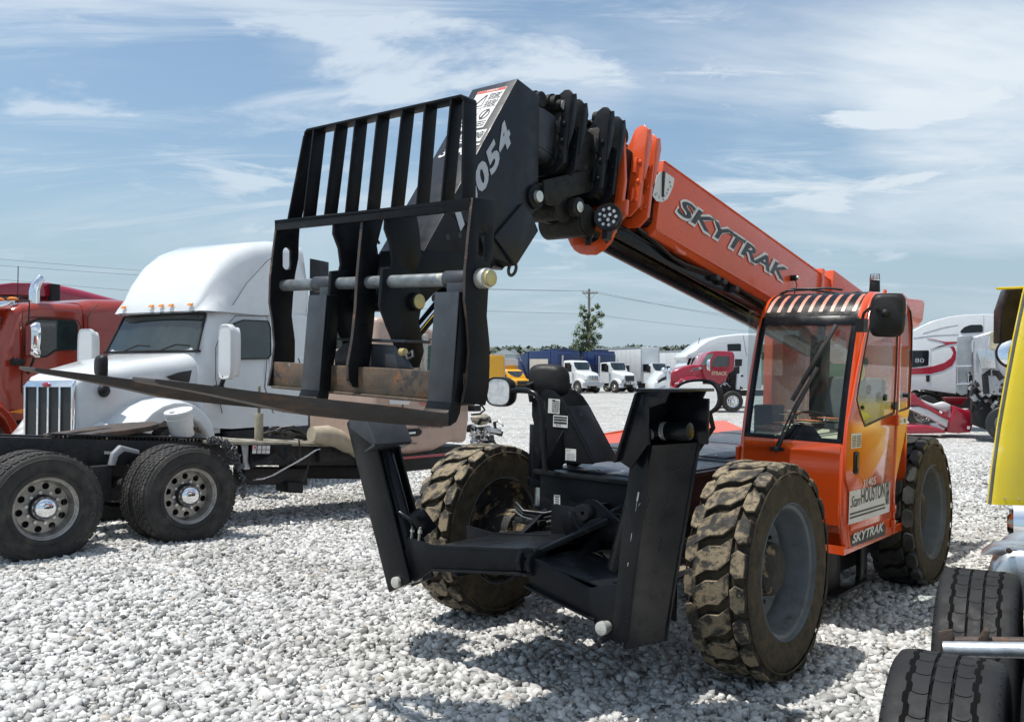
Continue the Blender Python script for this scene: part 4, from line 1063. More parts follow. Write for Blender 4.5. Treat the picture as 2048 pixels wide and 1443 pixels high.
# ---- cab
CY0, CY1 = .42, 1.25
prof = TF.V(CY1, [(1697, 1098), (1690, 1050), (1693, 960), (1700, 860), (1712, 760), (1726, 660), (1737, 612)])
prof = [(prof[0][0], prof[0][1]), (-1.10, .82), (-1.09, 1.14), (-1.13, 1.42), (-1.225, 1.80), (-1.345, 2.17), (-1.44, 2.36), (-1.54, 2.455), (-1.66, 2.50)]
rearp = [(-2.30, 2.535), (-2.45, 2.50), (-2.555, 2.38), (-2.60, 2.1), (-2.59, 1.66), (-2.42, 1.33), (-2.23, 1.03), (-2.20, .64)]
cab = empty('cab', (0, 0, 0)); cab.parent = tele; cab.matrix_local = TILT
def K(name, mb, mats, bevel=.004, parent=None, **k): return mb.build(name, mats, parent or cab, bevel, **k)
def strip(mb, pts, y0, y1, t=.02, m=0):
    """sheet following a side profile, thickness inward"""
    a = [(x, y0, z) for x, z in pts]; b = [(x, y1, z) for x, z in pts]
    n = []
    for i, (x, z) in enumerate(pts):
        p, q = pts[max(0, i - 1)], pts[min(len(pts) - 1, i + 1)]
        d = Vector((q[0] - p[0], q[1] - p[1])).normalized(); n.append((-abs(d.y) * t * (1 if d.y >= 0 else 1), d.x * t if d.x < 0 else -d.x * t))
    ai = [(x + e[0], y0, z + e[1]) for (x, z), e in zip(pts, n)]; bi = [(x + e[0], y1, z + e[1]) for (x, z), e in zip(pts, n)]
    mb.loft([[a[i], b[i], bi[i], ai[i]] for i in range(len(pts))], m)
def smoothp(pts, k=3):
    for _ in range(k):
        out = [pts[0]]
        for a, b in zip(pts, pts[1:]): out += [(a[0] * .75 + b[0] * .25, a[1] * .75 + b[1] * .25), (a[0] * .25 + b[0] * .75, a[1] * .25 + b[1] * .75)]
        pts = out + [pts[-1]]
    return pts
ps = smoothp(prof, 2)
RC = .055
low = [p for p in ps if p[1] < 1.385]; low.append((-1.127, 1.40))
mb = MB()
strip(mb, low, CY0 + RC, CY1 - RC)
def corner(mb, pts, yc, sg, r=RC, n=6, m=0):
    """rounded upright corner following the profile"""
    rings = []
    for i, (x, z) in enumerate(pts):
        p, q = pts[max(0, i - 1)], pts[min(len(pts) - 1, i + 1)]
        d = Vector((q[0] - p[0], 0, q[1] - p[1])).normalized(); nx = Vector((d.z, 0, -d.x))
        if nx.x < 0 and nx.z < 0: nx = -nx
        c = Vector((x, yc, z)) - nx * r
        rg = [c + nx * r * math.cos(t) + Vector((0, sg, 0)) * r * math.sin(t) for t in [k_ * math.pi / 2 / n for k_ in range(n + 1)]]
        rg += [c + Vector((0, sg, 0)) * (r - .018) , c + nx * (r - .018)]
        rings.append(rg)
    mb.loft(rings, m)
full = ps + smoothp([ps[-1]] + [(-2.30, 2.535), (-2.45, 2.50), (-2.555, 2.38), (-2.60, 2.1)], 2)[1:]
corner(mb, full, CY1 - RC, 1); corner(mb, full, CY0 + RC, -1)
roof = smoothp([(-1.645, 2.498), (-2.30, 2.535), (-2.45, 2.50), (-2.555, 2.38)], 2)
rg_ = MB(); strip(rg_, roof[:-3], CY0 + RC, CY1 - RC, .006); ROOFG = rg_
strip(mb, roof[-4:], CY0 + RC, CY1 - RC, .03)
# rear wall posts, sills
mb.box(-2.60, -2.57, CY0, CY1 - .03, .64, 1.45); mb.box(-2.60, -2.56, CY0, CY0 + .06, 1.4, 2.4); mb.box(-2.60, -2.56, CY1 - .08, CY1 - .03, 1.4, 2.3); mb.box(-2.60, -2.56, CY0, CY1 - .03, 2.25, 2.45)
mb.box(-2.5, -1.14, CY0 + .02, CY1 - .02, .60, .66)
shell_o = K('cab_shell', mb, M_orangecab, 0, smooth=45)
# side panel (fixed part) with the rear window, door with its own window
W = lambda *p: TF.V(CY1, crop(1440, 560, 3.607, p))
c9 = lambda *p: crop(1440, 860, 4.51, p)
front_edge = [(x - RC, z) for x, z in ps[:-2]]
door_out = TF.V(CY1, crop(1440, 560, 3.607, [(1105, 150), (1075, 230), (1030, 430), (985, 650), (945, 870), (915, 1020), (900, 1200)]) + c9((1122, 330), (1125, 440), (1150, 520), (1163, 600), (1166, 760), (1170, 905), (1350, 845), (1535, 782)) + crop(1440, 560, 3.607, [(1256, 1040), (1262, 960), (1278, 600), (1290, 300), (1296, 135), (1200, 128)]))
door_win = W((1118, 178), (1098, 200), (1060, 380), (1020, 600), (985, 800), (977, 862), (1000, 950), (1035, 1052), (1140, 1003), (1248, 958), (1262, 700), (1274, 350), (1276, 190), (1270, 172))
rear_win = W((1300, 172), (1296, 350), (1284, 700), (1272, 950), (1330, 935), (1368, 918), (1372, 800), (1385, 560), (1388, 330), (1378, 230), (1350, 180), (1325, 165))
sidep = [(x - .03, z) for x, z in ps[:-3]] + rearp
mb = MB()
mb.plate(sidep, 1, CY1 - .022, CY1 - .004, 0, [[(p[0] * 1 + (.0), p[1]) for p in door_win], rear_win])
K('side_panel', mb, M_orangecab, 0, smooth=30)
mb = MB(); mb.plate(rear_win, 1, CY1 - .014, CY1 - .008)
K('rear_side_window', mb, M_glasscab, 0)
mb = MB(); mb.plate(door_out, 1, CY1 - .003, CY1 + .010, 0, [door_win])
door = K('door', mb, M_orangecab, .004, smooth=30)
mb = MB(); mb.plate(door_win, 1, CY1 - .001, CY1 + .006)
K('door_window', mb, M_glasscab, 0, parent=door)
def rim_of(pts, y, w, t, mb, m=0):
    c = (sum(p[0] for p in pts) / len(pts), sum(p[1] for p in pts) / len(pts))
    v = [Vector((p[0], y, p[1])) for p in pts]
    for a, b in zip(v, v[1:] + v[:1]):
        if (b - a).length > 1e-4: mb.beam(a, b, t, w, (b - a).normalized().cross(Vector((0, 1, 0))), m)
mb = MB(); rim_of(door_win, CY1 + .009, .012, .008, mb); K('window_seal', mb, M_plastic, 0, parent=door)
mb = MB(); rim_of(rear_win, CY1 - .002, .012, .008, mb); K('window_seal', mb, M_plastic, 0)
mb = MB()
hq = TF.V(CY1 + .01, c9((1205, 200), (1222, 188), (1242, 192), (1250, 210), (1243, 375), (1232, 395), (1210, 395), (1200, 380)))
mb.plate(hq, 1, CY1 + .009, CY1 + .018)
h2 = TF.V(CY1 + .01, c9((1218, 220), (1236, 222), (1230, 370), (1214, 370))); mb.plate(h2, 1, CY1 + .018, CY1 + .024, 1)
K('door_handle', mb, [M_plastic, M_blackgloss], .002, parent=door)
for X, Y in ((1262, 1010), (1310, 205)):
    q = TF.hit(*crop(1440, 560, 3.607, [(X, Y)])[0], 1, CY1); mb = MB(); mb.box(q.x - .03, q.x + .03, CY1 + .008, CY1 + .035, q.z - .04, q.z + .04); K('hinge', mb, M_orange, .004, parent=door)
for X, Y in ((1548, 705), (1545, 840)):
    q = TF.hit(*c9((X, Y))[0], 1, CY1); mb = MB(); mb.box(q.x - .02, q.x + .02, CY1 + .0, CY1 + .03, q.z - .03, q.z + .03); mb.cyl((q.x, CY1 + .03, q.z - .01), (q.x, CY1 + .034, q.z - .01), .014, 10, 1)
    K('hinge', mb, [M_orange, M_plastic], .004, parent=door)
for X, Y, r_ in ((1185, 845, .045), (1240, 905, .03), (1262, 905, .03), (1022, 918, .022), (1350, 830, .03)):
    q = TF.hit(*crop(1440, 560, 3.607, [(X, Y)])[0], 1, CY1); mb = MB(); mb.cyl((q.x, CY1 - .05, q.z), (q.x, CY1 + .016, q.z), r_ * .6, 18); mb.cyl((q.x, CY1 - .05, q.z), (q.x, CY1 - .035, q.z), r_, 18)
    K('window_knob', mb, M_plastic, .002, parent=door)
mb = MB(); q = TF.hit(*crop(1440, 560, 3.607, [(1250, 905)])[0], 1, CY1); mb.box(q.x - .05, q.x + .03, CY1 + .008, CY1 + .022, q.z - .03, q.z + .03)
K('window_latch', mb, M_plastic, .002, parent=door)
# gutter line behind the door
mb = MB(); gl = [TF.hit(*p, 1, CY1) for p in crop(1440, 560, 3.607, [(1302, 140), (1290, 500), (1276, 940), (1262, 1200)]) + c9((1562, 380), (1560, 700), (1560, 925))]
mb.tube([(g_.x, CY1 + .004, g_.z) for g_ in gl], .010, 6); K('door_post', mb, M_orangecab, 0)
# labels on the door
YS = CY1 + .011
sticker('owner_sign', TF, 1, YS, c9((1162, 556), (1532, 463), (1527, 735), (1163, 848)), door, lines=[(.02, .86, .28, .335, 1), (.02, .88, .165, .22, 1)])
q0, q1 = TF.hit(*c9((1172, 705))[0], 1, YS), TF.hit(*c9((1268, 668))[0], 1, YS)
mb = MB(); sx = (q0 - q1).x
lettering(mb, 'Stan', (q0.x, YS + .005, q0.z + .005), (-1, 0, -.02), (0, 0, 1), sx * .90, .080, 0, 1, italic=.45)
q2, q3 = TF.hit(*c9((1268, 668))[0], 1, YS), TF.hit(*c9((1480, 615))[0], 1, YS)
lettering(mb, 'HOUSTON', (q2.x, YS + .005, q2.z), (-1, 0, -.0), (0, 0, 1), (q2 - q3).x, .115, 0, 1, bold=.01)
q4 = TF.hit(*c9((1488, 668))[0], 1, YS)
lettering(mb, 'GH', (q4.x, YS + .005, q4.z - .005), (-1, 0, 0), (0, 0, 1), .085, .185, 0, 1, bold=.04, spacing=.8)
q5, q6 = TF.hit(*c9((1285, 515))[0], 1, YS), TF.hit(*c9((1398, 490))[0], 1, YS)
lettering(mb, '31405', (q5.x, YS + .005, q5.z), (-1, 0, 0), (0, 0, 1), (q5 - q6).x, .058, 0, 0, bold=.012)
K('sign_lettering', mb, [M_sticker, M_ink], 0, parent=door, normals=False)
sticker('sill_plate', TF, 1, CY1 - .003, c9((1180, 942), (1490, 850), (1490, 938), (1174, 1058)), shell_o, m=M_ink)
mb = MB(); q0, q1 = TF.hit(*c9((1188, 1022))[0], 1, CY1), TF.hit(*c9((1472, 918))[0], 1, CY1)
lettering(mb, 'SKYTRAK', (q0.x, CY1 + .004, q0.z), (-1, 0, 0), (0, 0, 1), (q0 - q1).x, .070, 0, 0, italic=.25, bold=.03)
K('sill_lettering', mb, [M_sticker], 0, parent=shell_o, normals=False)
sticker('sticker', TF, 1, YS, c9((1183, 30), (1275, 22), (1270, 155), (1178, 166)), door, lines=text_lines(7, .1, .45, .12, .8, 1, .6) + text_lines(7, .55, .95, .12, .8, 1, .6, 2))
sticker('sticker', TF, 1, CY1 - .004, crop(1440, 560, 3.607, [(1287, 995), (1350, 985), (1348, 1035), (1284, 1042)]), shell_o, lines=[(.1, .3, .3, .7, 1), (.6, .8, .2, .8, 1)])
# windscreen : black surround and glass, dark visor strip, windows elsewhere
def on_front(px, py):
    """point of the raked front surface on a sight line"""
    best = None
    for (a, b) in zip(ps, ps[1:]):
        M4 = Matrix.Translation((a[0], 0, a[1])); d = Vector((b[0] - a[0], 0, b[1] - a[1])).normalized(); n = Vector((d.z, 0, -d.x)); 
        Fm = TF.child(M4 @ Matrix(((n.x, 0, d.x, 0), (0, 1, 0, 0), (n.z, 0, d.z, 0), (0, 0, 0, 1))))
        h = Fm.hit(px, py, 0, 0)
        if -.02 <= h.z <= Vector((b[0] - a[0], b[1] - a[1])).length + .02: best = TF.I @ (Fm.M @ h)
    return best
def px_at(z):
    for a, b in zip(full, full[1:]):
        if a[1] <= z <= b[1]: return a[0] + (b[0] - a[0]) * (z - a[1]) / max(1e-6, b[1] - a[1])
    return full[-1][0]
zs = [1.385 + i * (2.30 - 1.385) / 8 for i in range(9)]
gy0, gy1 = CY0 + RC + .0, CY1 - RC - .0
mb = MB()
mb.loft([[(px_at(z) - .004, gy0, z), (px_at(z) - .004, gy1, z), (px_at(z) - .009, gy1, z), (px_at(z) - .009, gy0, z)] for z in zs])
wsn = K('windscreen', mb, M_glasscab, 0)
mb = MB()
def band(y0, y1, zz_, off=.0): mb.loft([[(px_at(z) + off, y0, z), (px_at(z) + off, y1, z), (px_at(z) - .012, y1, z), (px_at(z) - .012, y0, z)] for z in zz_])
band(gy0 - .012, gy0 + .030, zs, .003); band(gy1 - .030, gy1 + .012, zs, .003)
band(gy0, gy1, [1.385, 1.415], .004); band(gy0, gy1, [2.235, 2.27, 2.305], .004)
for a, b, z in ((.0, .0, 1.415),): 
    mb.loft([[(px_at(1.415) + .002, gy0 + .30, 1.41), (px_at(1.415) + .002, gy0 + .58, 1.41), (px_at(1.415) - .01, gy0 + .58, 1.41), (px_at(1.415) - .01, gy0 + .30, 1.41)],
             [(px_at(1.50) + .002, gy0 + .36, 1.50), (px_at(1.50) + .002, gy0 + .50, 1.50), (px_at(1.50) - .01, gy0 + .50, 1.50), (px_at(1.50) - .01, gy0 + .36, 1.50)]])
K('window_surround', mb, M_blackgloss, .001)
mb = MB(); zr = [2.305, 2.34, 2.38, 2.42, 2.455, 2.48, 2.497]
mb.loft([[(px_at(z) - .002, gy0, z), (px_at(z) - .002, gy1, z), (px_at(z) - .014, gy1, z), (px_at(z) - .014, gy0, z)] for z in zr], 0)
n_ = 8; wdt = (gy1 - gy0 - .06) / n_
for i in range(n_ + 1):
    y = gy0 + .03 + i * wdt
    mb.loft([[(px_at(z) + .001 - .0, y - .014 + (z - 2.4) * .12, z), (px_at(z) + .001, y + .014 + (z - 2.4) * .12, z), (px_at(z) - .003, y + .014 + (z - 2.4) * .12, z), (px_at(z) - .003, y - .014 + (z - 2.4) * .12, z)] for z in zr[1:-1]], 1)
K('roof_visor', mb, [M_blackgloss, mat('visor_stripe', (0.50, 0.19, 0.12), 0.35, var=.1)], 0)
ROOFG.build('roof_window', M_glasscab, cab, 0)
mb = MB(); mb.box(-2.555, -1.25, CY0 + .0, CY0 + .008, 1.0, 2.35); K('far_side_window', mb, M_glasscab, 0)
mb = MB(); mb.box(-2.59, -2.582, CY0 + .06, CY1 - .08, 1.45, 2.25); K('rear_window', mb, M_glasscab, 0)
mb = MB(); mb.plate([(-1.12, .64), (-1.10, 1.30), (-1.26, 1.36), (-2.55, 1.36), (-2.55, .64)], 1, CY0 - .01, CY0 + .012); K('far_side_panel', mb, M_orangecab, 0)
# wiper
mb = MB()
wb = on_front(1556, 897) + Vector((.02, 0, 0)); wt = on_front(1640, 735) + Vector((.05, 0, 0)); b0 = on_front(1600, 760) + Vector((.035, 0, 0)); b1 = on_front(1676, 650) + Vector((.035, 0, 0)); b00 = on_front(1588, 800) + Vector((.035, 0, 0))
mb.cyl(wb - Vector((.03, 0, 0)), wb + Vector((.02, 0, 0)), .022, 14)
for o in (-.012, .016):
    mb.tube([wb + Vector((.01, o, 0)), (wb + wt) / 2 + Vector((.03, o, .01)), wt + Vector((0, o * .4, 0))], .007, 6)
mb.beam(wb, wb + (wt - wb) * .22 + Vector((.015, 0, 0)), .030, .02, (1, 0, 0))
mb.beam(wb + (wt - wb) * .45 + Vector((.03, 0, 0)), wt, .028, .014, (1, 0, 0))
mb.beam(b00, b1, .016, .030, (0, 1, 0)); mb.beam(b00 + (b1 - b00) * .25 + Vector((.014, 0, 0)), b00 + (b1 - b00) * .75 + Vector((.014, 0, 0)), .028, .012, (1, 0, 0))
mb.box(wb.x - .03, wb.x + .0, wb.y - .05, wb.y + .05, wb.z - .012, wb.z + .012)
K('wiper', mb, M_plastic, .002)
# mirror on the door pillar
mr = empty('cab_mirror', (0, 0, 0)); mr.parent = cab
mb = MB()
cm = TF.hit(1775, 630, 1, CY1 + .24)
m0 = TF.hit(*crop(1440, 560, 3.607, [(1010, 300)])[0], 1, CY1)
arm = [(m0.x + .03, CY1 + .02, m0.z), (m0.x + .04, CY1 + .04, m0.z + .06), (m0.x + .03, CY1 + .08, m0.z + .10), (cm.x + .09, CY1 + .20, cm.z + .04), cm + Vector((.045, .0, .01))]
mb.tube(arm, .010, 8)
mb.box(m0.x - .02, m0.x + .07, CY1 - .01, CY1 + .05, m0.z - .075, m0.z + .02)
mb.sphere(cm + Vector((.05, 0, .01)), .030, 12); mb.cyl(cm + Vector((.03, 0, .0)), cm + Vector((.02, 0, -.08)), .028, 12)
mb.build('mirror_bracket', M_plastic, mr, 0)
mb = MB(); shell(mb, cm, (-.35, 1, 0), (0, .03, 1), .112, .150, -.05, 0, 0, power=5, taper=.8)
mb.build('mirror_head', M_plastic, mr, 0, smooth=45)
# beacon and things on the roof
mb = MB(); q = TF.hit(1749, 590, 1, .95)
bz = q.z - .02
mb.cyl((q.x, .95, bz), (q.x, .95, bz + .015), .06, 24, 0); mb.cyl((q.x, .95, bz + .015), (q.x, .95, bz + .14), .046, 24, 0, r2=.040); mb.cyl((q.x, .95, bz + .14), (q.x, .95, bz + .155), .043, 24, 1); mb.cyl((q.x, .95, bz + .155), (q.x, .95, bz + .20), .040, 24, 2, r2=.036)
for i in range(8):
    a = i * math.pi / 4; mb.beam((q.x + .041 * math.cos(a), .95 + .041 * math.sin(a), bz + .155), (q.x + .037 * math.cos(a), .95 + .037 * math.sin(a), bz + .20), .008, .004, (0, 0, 1) if 0 else (math.cos(a), math.sin(a), 0), 1)
K('beacon', mb, [M_plastic, M_chrome, M_lens], .003)
mb = MB()
mb.box(q.x - .02, q.x + .25, .85, .98, bz - .03, bz + .0)
mb.tube([(q.x + .05, .93, bz), (q.x + .12, .85, bz + .04), (q.x + .10, .75, bz + .02), (-1.75, .7, 2.54), (-1.68, .55, 2.53), (-1.75, .45, 2.50)], .010, 8)
mb.tube([(-1.72, .47, 2.51), (-1.70, .58, 2.545), (-1.72, .72, 2.54), (-1.74, .85, 2.545), (-1.78, .95, 2.53)], .009, 8)
mb.cyl((q.x + .12, .88, bz), (q.x + .12, .88, bz + .035), .02, 10, 1)
K('roof_harness', mb, [M_hose, M_zinc], .002)
mb = MB(); e = TF.hit(1770, 585, 1, 1.19)
mb.tube([(e.x - .03, 1.19, e.z - .03), (e.x - .01, 1.19, e.z + .02), (e.x + .01, 1.19, e.z + .02), (e.x + .03, 1.19, e.z - .03)], .010, 8)
K('lifting_eye', mb, M_orange, 0)
# inside the cab
mb = MB()
mb.box(-2.35, -1.85, .62, 1.08, 1.02, 1.14); mb.plate([(-2.42, 1.10), (-2.28, 1.10), (-2.38, 1.85), (-2.50, 1.83)], 1, .62, 1.08)
mb.box(-2.3, -1.9, .68, 1.02, .68, 1.02)
mb.box(-2.3, -1.8, .56, .61, 1.15, 1.30)
K('seat', mb, mat('grey_seat_vinyl', (.14, .15, .16), .6, var=.2), .03)
mb = MB()
mb.lathe([(.165, 0), (.175, .010), (.185, 0), (.175, -.010)], (-1.66, .83, 1.50), (-.45, 0, .9), 28)
mb.beam((-1.66, .68, 1.5), (-1.66, .98, 1.5), .02, .012); mb.cyl((-1.66, .83, 1.50), (-1.38, .83, .9), .035, 12); mb.sphere((-1.655, .83, 1.505), .035, 10)
K('steering_wheel', mb, M_plastic, 0)
mb = MB()
mb.prism([(-1.16, .50, 1.33), (-1.16, 1.16, 1.33), (-1.42, 1.12, 1.38), (-1.42, .52, 1.38)], [(-1.16, .50, 1.30), (-1.16, 1.16, 1.30), (-1.42, 1.12, 1.20), (-1.42, .52, 1.20)])
mb.box(-1.5, -1.3, .46, .62, 1.2, 1.62); mb.box(-2.3, -1.75, .44, .56, .7, 1.30); mb.cyl((-1.9, .53, 1.3), (-1.86, .53, 1.5), .016, 10); mb.sphere((-1.86, .53, 1.52), .032, 10)
mb.cyl((-2.54, CY0 + .09, 1.4), (-2.54, CY0 + .09, 2.4), .03, 10); mb.box(-2.5, -2.3, .5, .60, 1.5, 2.2)
K('dashboard', mb, M_plastic, .01)
mb = MB()
mb.box(-2.55, -1.2, CY0 + .02, CY1 - .04, .665, .68); K('cab_floor', mb, M_dark, 0)
mb = MB()
mb.prism([(-1.17, .50, 1.395), (-1.17, 1.16, 1.395), (-1.42, 1.14, 1.46), (-1.42, .52, 1.46)], [(-1.17, .50, 1.388), (-1.17, 1.16, 1.388), (-1.42, 1.14, 1.45), (-1.42, .52, 1.45)], 0)
for i in range(15):
    x, y = -1.23 - .022 * i, .56 + .5 * random.random(); a = random.uniform(0, 3); w_, h_ = .09, .06
    cx_, sx_ = math.cos(a), math.sin(a); zz_ = 1.405 + .012 * i
    mb.prism([(x + cx_ * u - sx_ * v, y + sx_ * u + cx_ * v, zz_ + .03 * abs(u)) for u, v in ((-w_, -h_), (w_, -h_), (w_, h_), (-w_, h_))], [(x + cx_ * u - sx_ * v, y + sx_ * u + cx_ * v, zz_ + .004 + .03 * abs(u)) for u, v in ((-w_, -h_), (w_, -h_), (w_, h_), (-w_, h_))], i % 2)
pap = empty('paper_heap', (0, 0, 0)); pap.matrix_world = TF.M; tag(pap, 'faded papers and orange rag heaped on the dashboard behind the windscreen', 'papers')
mb.build('sheets', [M_paper, mat('faded_red_print', (.55, .18, .08), .7, var=.3)], pap, 0)
# steps, tank and battery box under the cab
mb = MB()
mb.plate([(-1.28, .62), (-1.30, .40), (-1.24, .22), (-1.62, .18), (-1.60, .35), (-1.58, .62)], 1, 1.02, 1.05)
mb.plate([(-1.9, .62), (-1.9, .30), (-1.86, .24), (-2.0, .2), (-2.05, .28), (-2.05, .62)], 1, 1.06, 1.10)
mb.box(-2.0, -1.3, 1.0, 1.14, .25, .27); mb.box(-2.2, -1.35, .45, 1.0, .34, .60); mb.box(-2.5, -2.1, .5, 1.05, .42, .70)
P('cab_steps', mb, M_black, .006)
# yellow vest hung inside the door
v0 = empty('high_visibility_vest', (0, 0, 0)); v0.matrix_world = TF.M
tag(v0, 'yellow and grey safety vest hanging inside the cab door window', 'vest')
vp = W((1060, 545), (1095, 560), (1118, 590), (1125, 680), (1110, 720), (1050, 760), (1000, 830), (1010, 720), (1025, 620), (1035, 560))
vg = W((1050, 765), (1110, 725), (1126, 700), (1130, 800), (1128, 960), (1080, 1010), (1035, 1045), (1000, 940), (985, 850))
vy = W((1080, 945), (1120, 960), (1160, 990), (1040, 1045), (1060, 980))
def cloth(pts, y, amp, m, name):
    mb = MB(); mb.plate([(x, z) for x, z in pts], 1, y, y + .012)
    mb.build(name, m, v0, .003)
cloth(vp, CY1 - .09, .02, M_vest, 'cloth'); cloth(vg, CY1 - .085, .02, mat('grey_cloth', (.25, .27, .25), .8, var=.15), 'lining'); cloth(vy, CY1 - .07, .0, M_vest, 'hem')
mb = MB()
for X, Y, r_ in ((1050, 592, .035), (1070, 790, .038), (1022, 918, .03)):
    q = TF.hit(*crop(1440, 560, 3.607, [(X, Y)])[0], 1, CY1 - .075); mb.cyl((q.x, CY1 - .078, q.z), (q.x, CY1 - .066, q.z), r_, 20)
mb.build('round_patch', M_plastic, v0, 0)
# ================================================================== GROUND
def gravel_mat(name, stones):
    m, t, b = new_mat(name); L = t.links.new
    tcn = t.nodes.new('ShaderNodeTexCoord')
    def noise(scale, detail=4, rough=.6):
        n = t.nodes.new('ShaderNodeTexNoise'); n.inputs['Scale'].default_value = scale; n.inputs['Detail'].default_value = detail; n.inputs['Roughness'].default_value = rough
        L(tcn.outputs['Object'], n.inputs['Vector']); return n.outputs[0]
    def ramp(x, stops):
        n = t.nodes.new('ShaderNodeValToRGB'); e = n.color_ramp.elements
        e[0].position, e[0].color = stops[0][0], (*stops[0][1], 1); e[1].position, e[1].color = stops[-1][0], (*stops[-1][1], 1)
        for p, c in stops[1:-1]:
            k = e.new(p); k.color = (*c, 1)
        L(x, n.inputs[0]); return n.outputs[0]
    if stones:
        at = t.nodes.new('ShaderNodeAttribute'); at.attribute_name = 'tone'
        colr = ramp(at.outputs['Fac'], [(0, (.13, .13, .125)), (.22, (.36, .36, .35)), (.65, (.62, .615, .60)), (.97, (.76, .755, .74)), (1, (.47, .42, .36))])
        mx = t.nodes.new('ShaderNodeMix'); mx.data_type = 'RGBA'; mx.blend_type = 'MULTIPLY'; mx.inputs[0].default_value = .8
        L(colr, mx.inputs[6]); L(ramp(noise(60, 6, .7), [(.3, (.66, .66, .66)), (.7, (1.1, 1.1, 1.1))]), mx.inputs[7]); colr = mx.outputs[2]
        bn = t.nodes.new('ShaderNodeBump'); bn.inputs['Strength'].default_value = .35; bn.inputs['Distance'].default_value = .004; L(noise(160, 5), bn.inputs['Height'])
    else:
        vo = t.nodes.new('ShaderNodeTexVoronoi'); vo.inputs['Scale'].default_value = 19; L(tcn.outputs['Object'], vo.inputs['Vector'])
        v2 = t.nodes.new('ShaderNodeTexVoronoi'); v2.feature = 'DISTANCE_TO_EDGE'; v2.inputs['Scale'].default_value = 19; L(tcn.outputs['Object'], v2.inputs['Vector'])
        sp = t.nodes.new('ShaderNodeSeparateColor'); L(vo.outputs['Color'], sp.inputs[0])
        colr = ramp(sp.outputs[0], [(0, (.22, .22, .21)), (.3, (.46, .455, .44)), (.8, (.68, .67, .65)), (1, (.78, .77, .75))])
        mx = t.nodes.new('ShaderNodeMix'); mx.data_type = 'RGBA'; mx.blend_type = 'MULTIPLY'; mx.inputs[0].default_value = 1
        L(colr, mx.inputs[6]); L(ramp(v2.outputs['Distance'], [(0.0, (.22, .22, .22)), (.10, (1, 1, 1))]), mx.inputs[7]); colr = mx.outputs[2]
        bn = t.nodes.new('ShaderNodeBump'); bn.inputs['Strength'].default_value = 1.0; bn.inputs['Distance'].default_value = .03
        ad = t.nodes.new('ShaderNodeMath'); ad.operation = 'ADD'; L(v2.outputs['Distance'], ad.inputs[0]); L(sp.outputs[1], ad.inputs[1]); L(ad.outputs[0], bn.inputs['Height'])
    m2 = t.nodes.new('ShaderNodeMix'); m2.data_type = 'RGBA'; m2.blend_type = 'MULTIPLY'; m2.inputs[0].default_value = 1
    L(colr, m2.inputs[6]); L(ramp(noise(.55, 5, .6), [(.32, (.80, .79, .77)), (.55, (1, 1, 1))]), m2.inputs[7])
    L(m2.outputs[2], b.inputs['Base Color']); L(bn.outputs[0], b.inputs['Normal'])
    b.inputs['Roughness'].default_value = .85; b.inputs['Specular IOR Level'].default_value = .3
    return m
def axis_pts():
    a = [i * .5 for i in range(-60, 61)]
    b = [30 * 1.25 ** k for k in range(1, 21)]
    return [-x for x in reversed(b)] + a + b
xs_ = axis_pts()
mb = MB(); mb.grid([[(x, y, ground_z(x, y) - .012) for x in xs_] for y in xs_])
gnd = mb.build('ground', gravel_mat('gravel_ground', False), None, smooth=0); tag(gnd, 'pale crushed limestone yard', kind='structure')
rng = np.random.default_rng(5)
ph = (1 + 5 ** .5) / 2
ico_v = np.array([(-1, ph, 0), (1, ph, 0), (-1, -ph, 0), (1, -ph, 0), (0, -1, ph), (0, 1, ph), (0, -1, -ph), (0, 1, -ph), (ph, 0, -1), (ph, 0, 1), (-ph, 0, -1), (-ph, 0, 1)], float)
ico_v /= np.linalg.norm(ico_v[0])
ico_f = np.array([(0, 11, 5), (0, 5, 1), (0, 1, 7), (0, 7, 10), (0, 10, 11), (1, 5, 9), (5, 11, 4), (11, 10, 2), (10, 7, 6), (7, 1, 8), (3, 9, 4), (3, 4, 2), (3, 2, 6), (3, 6, 8), (3, 8, 9), (4, 9, 5), (2, 4, 11), (6, 2, 10), (8, 6, 7), (9, 8, 1)])
cube_v = np.array([(x, y, z) for x in (-1, 1) for y in (-1, 1) for z in (-1, 1)], float) * .66
cube_f = np.array([(0, 1, 3), (0, 3, 2), (4, 6, 7), (4, 7, 5), (0, 4, 5), (0, 5, 1), (2, 3, 7), (2, 7, 6), (0, 2, 6), (0, 6, 4), (1, 5, 7), (1, 7, 3)])
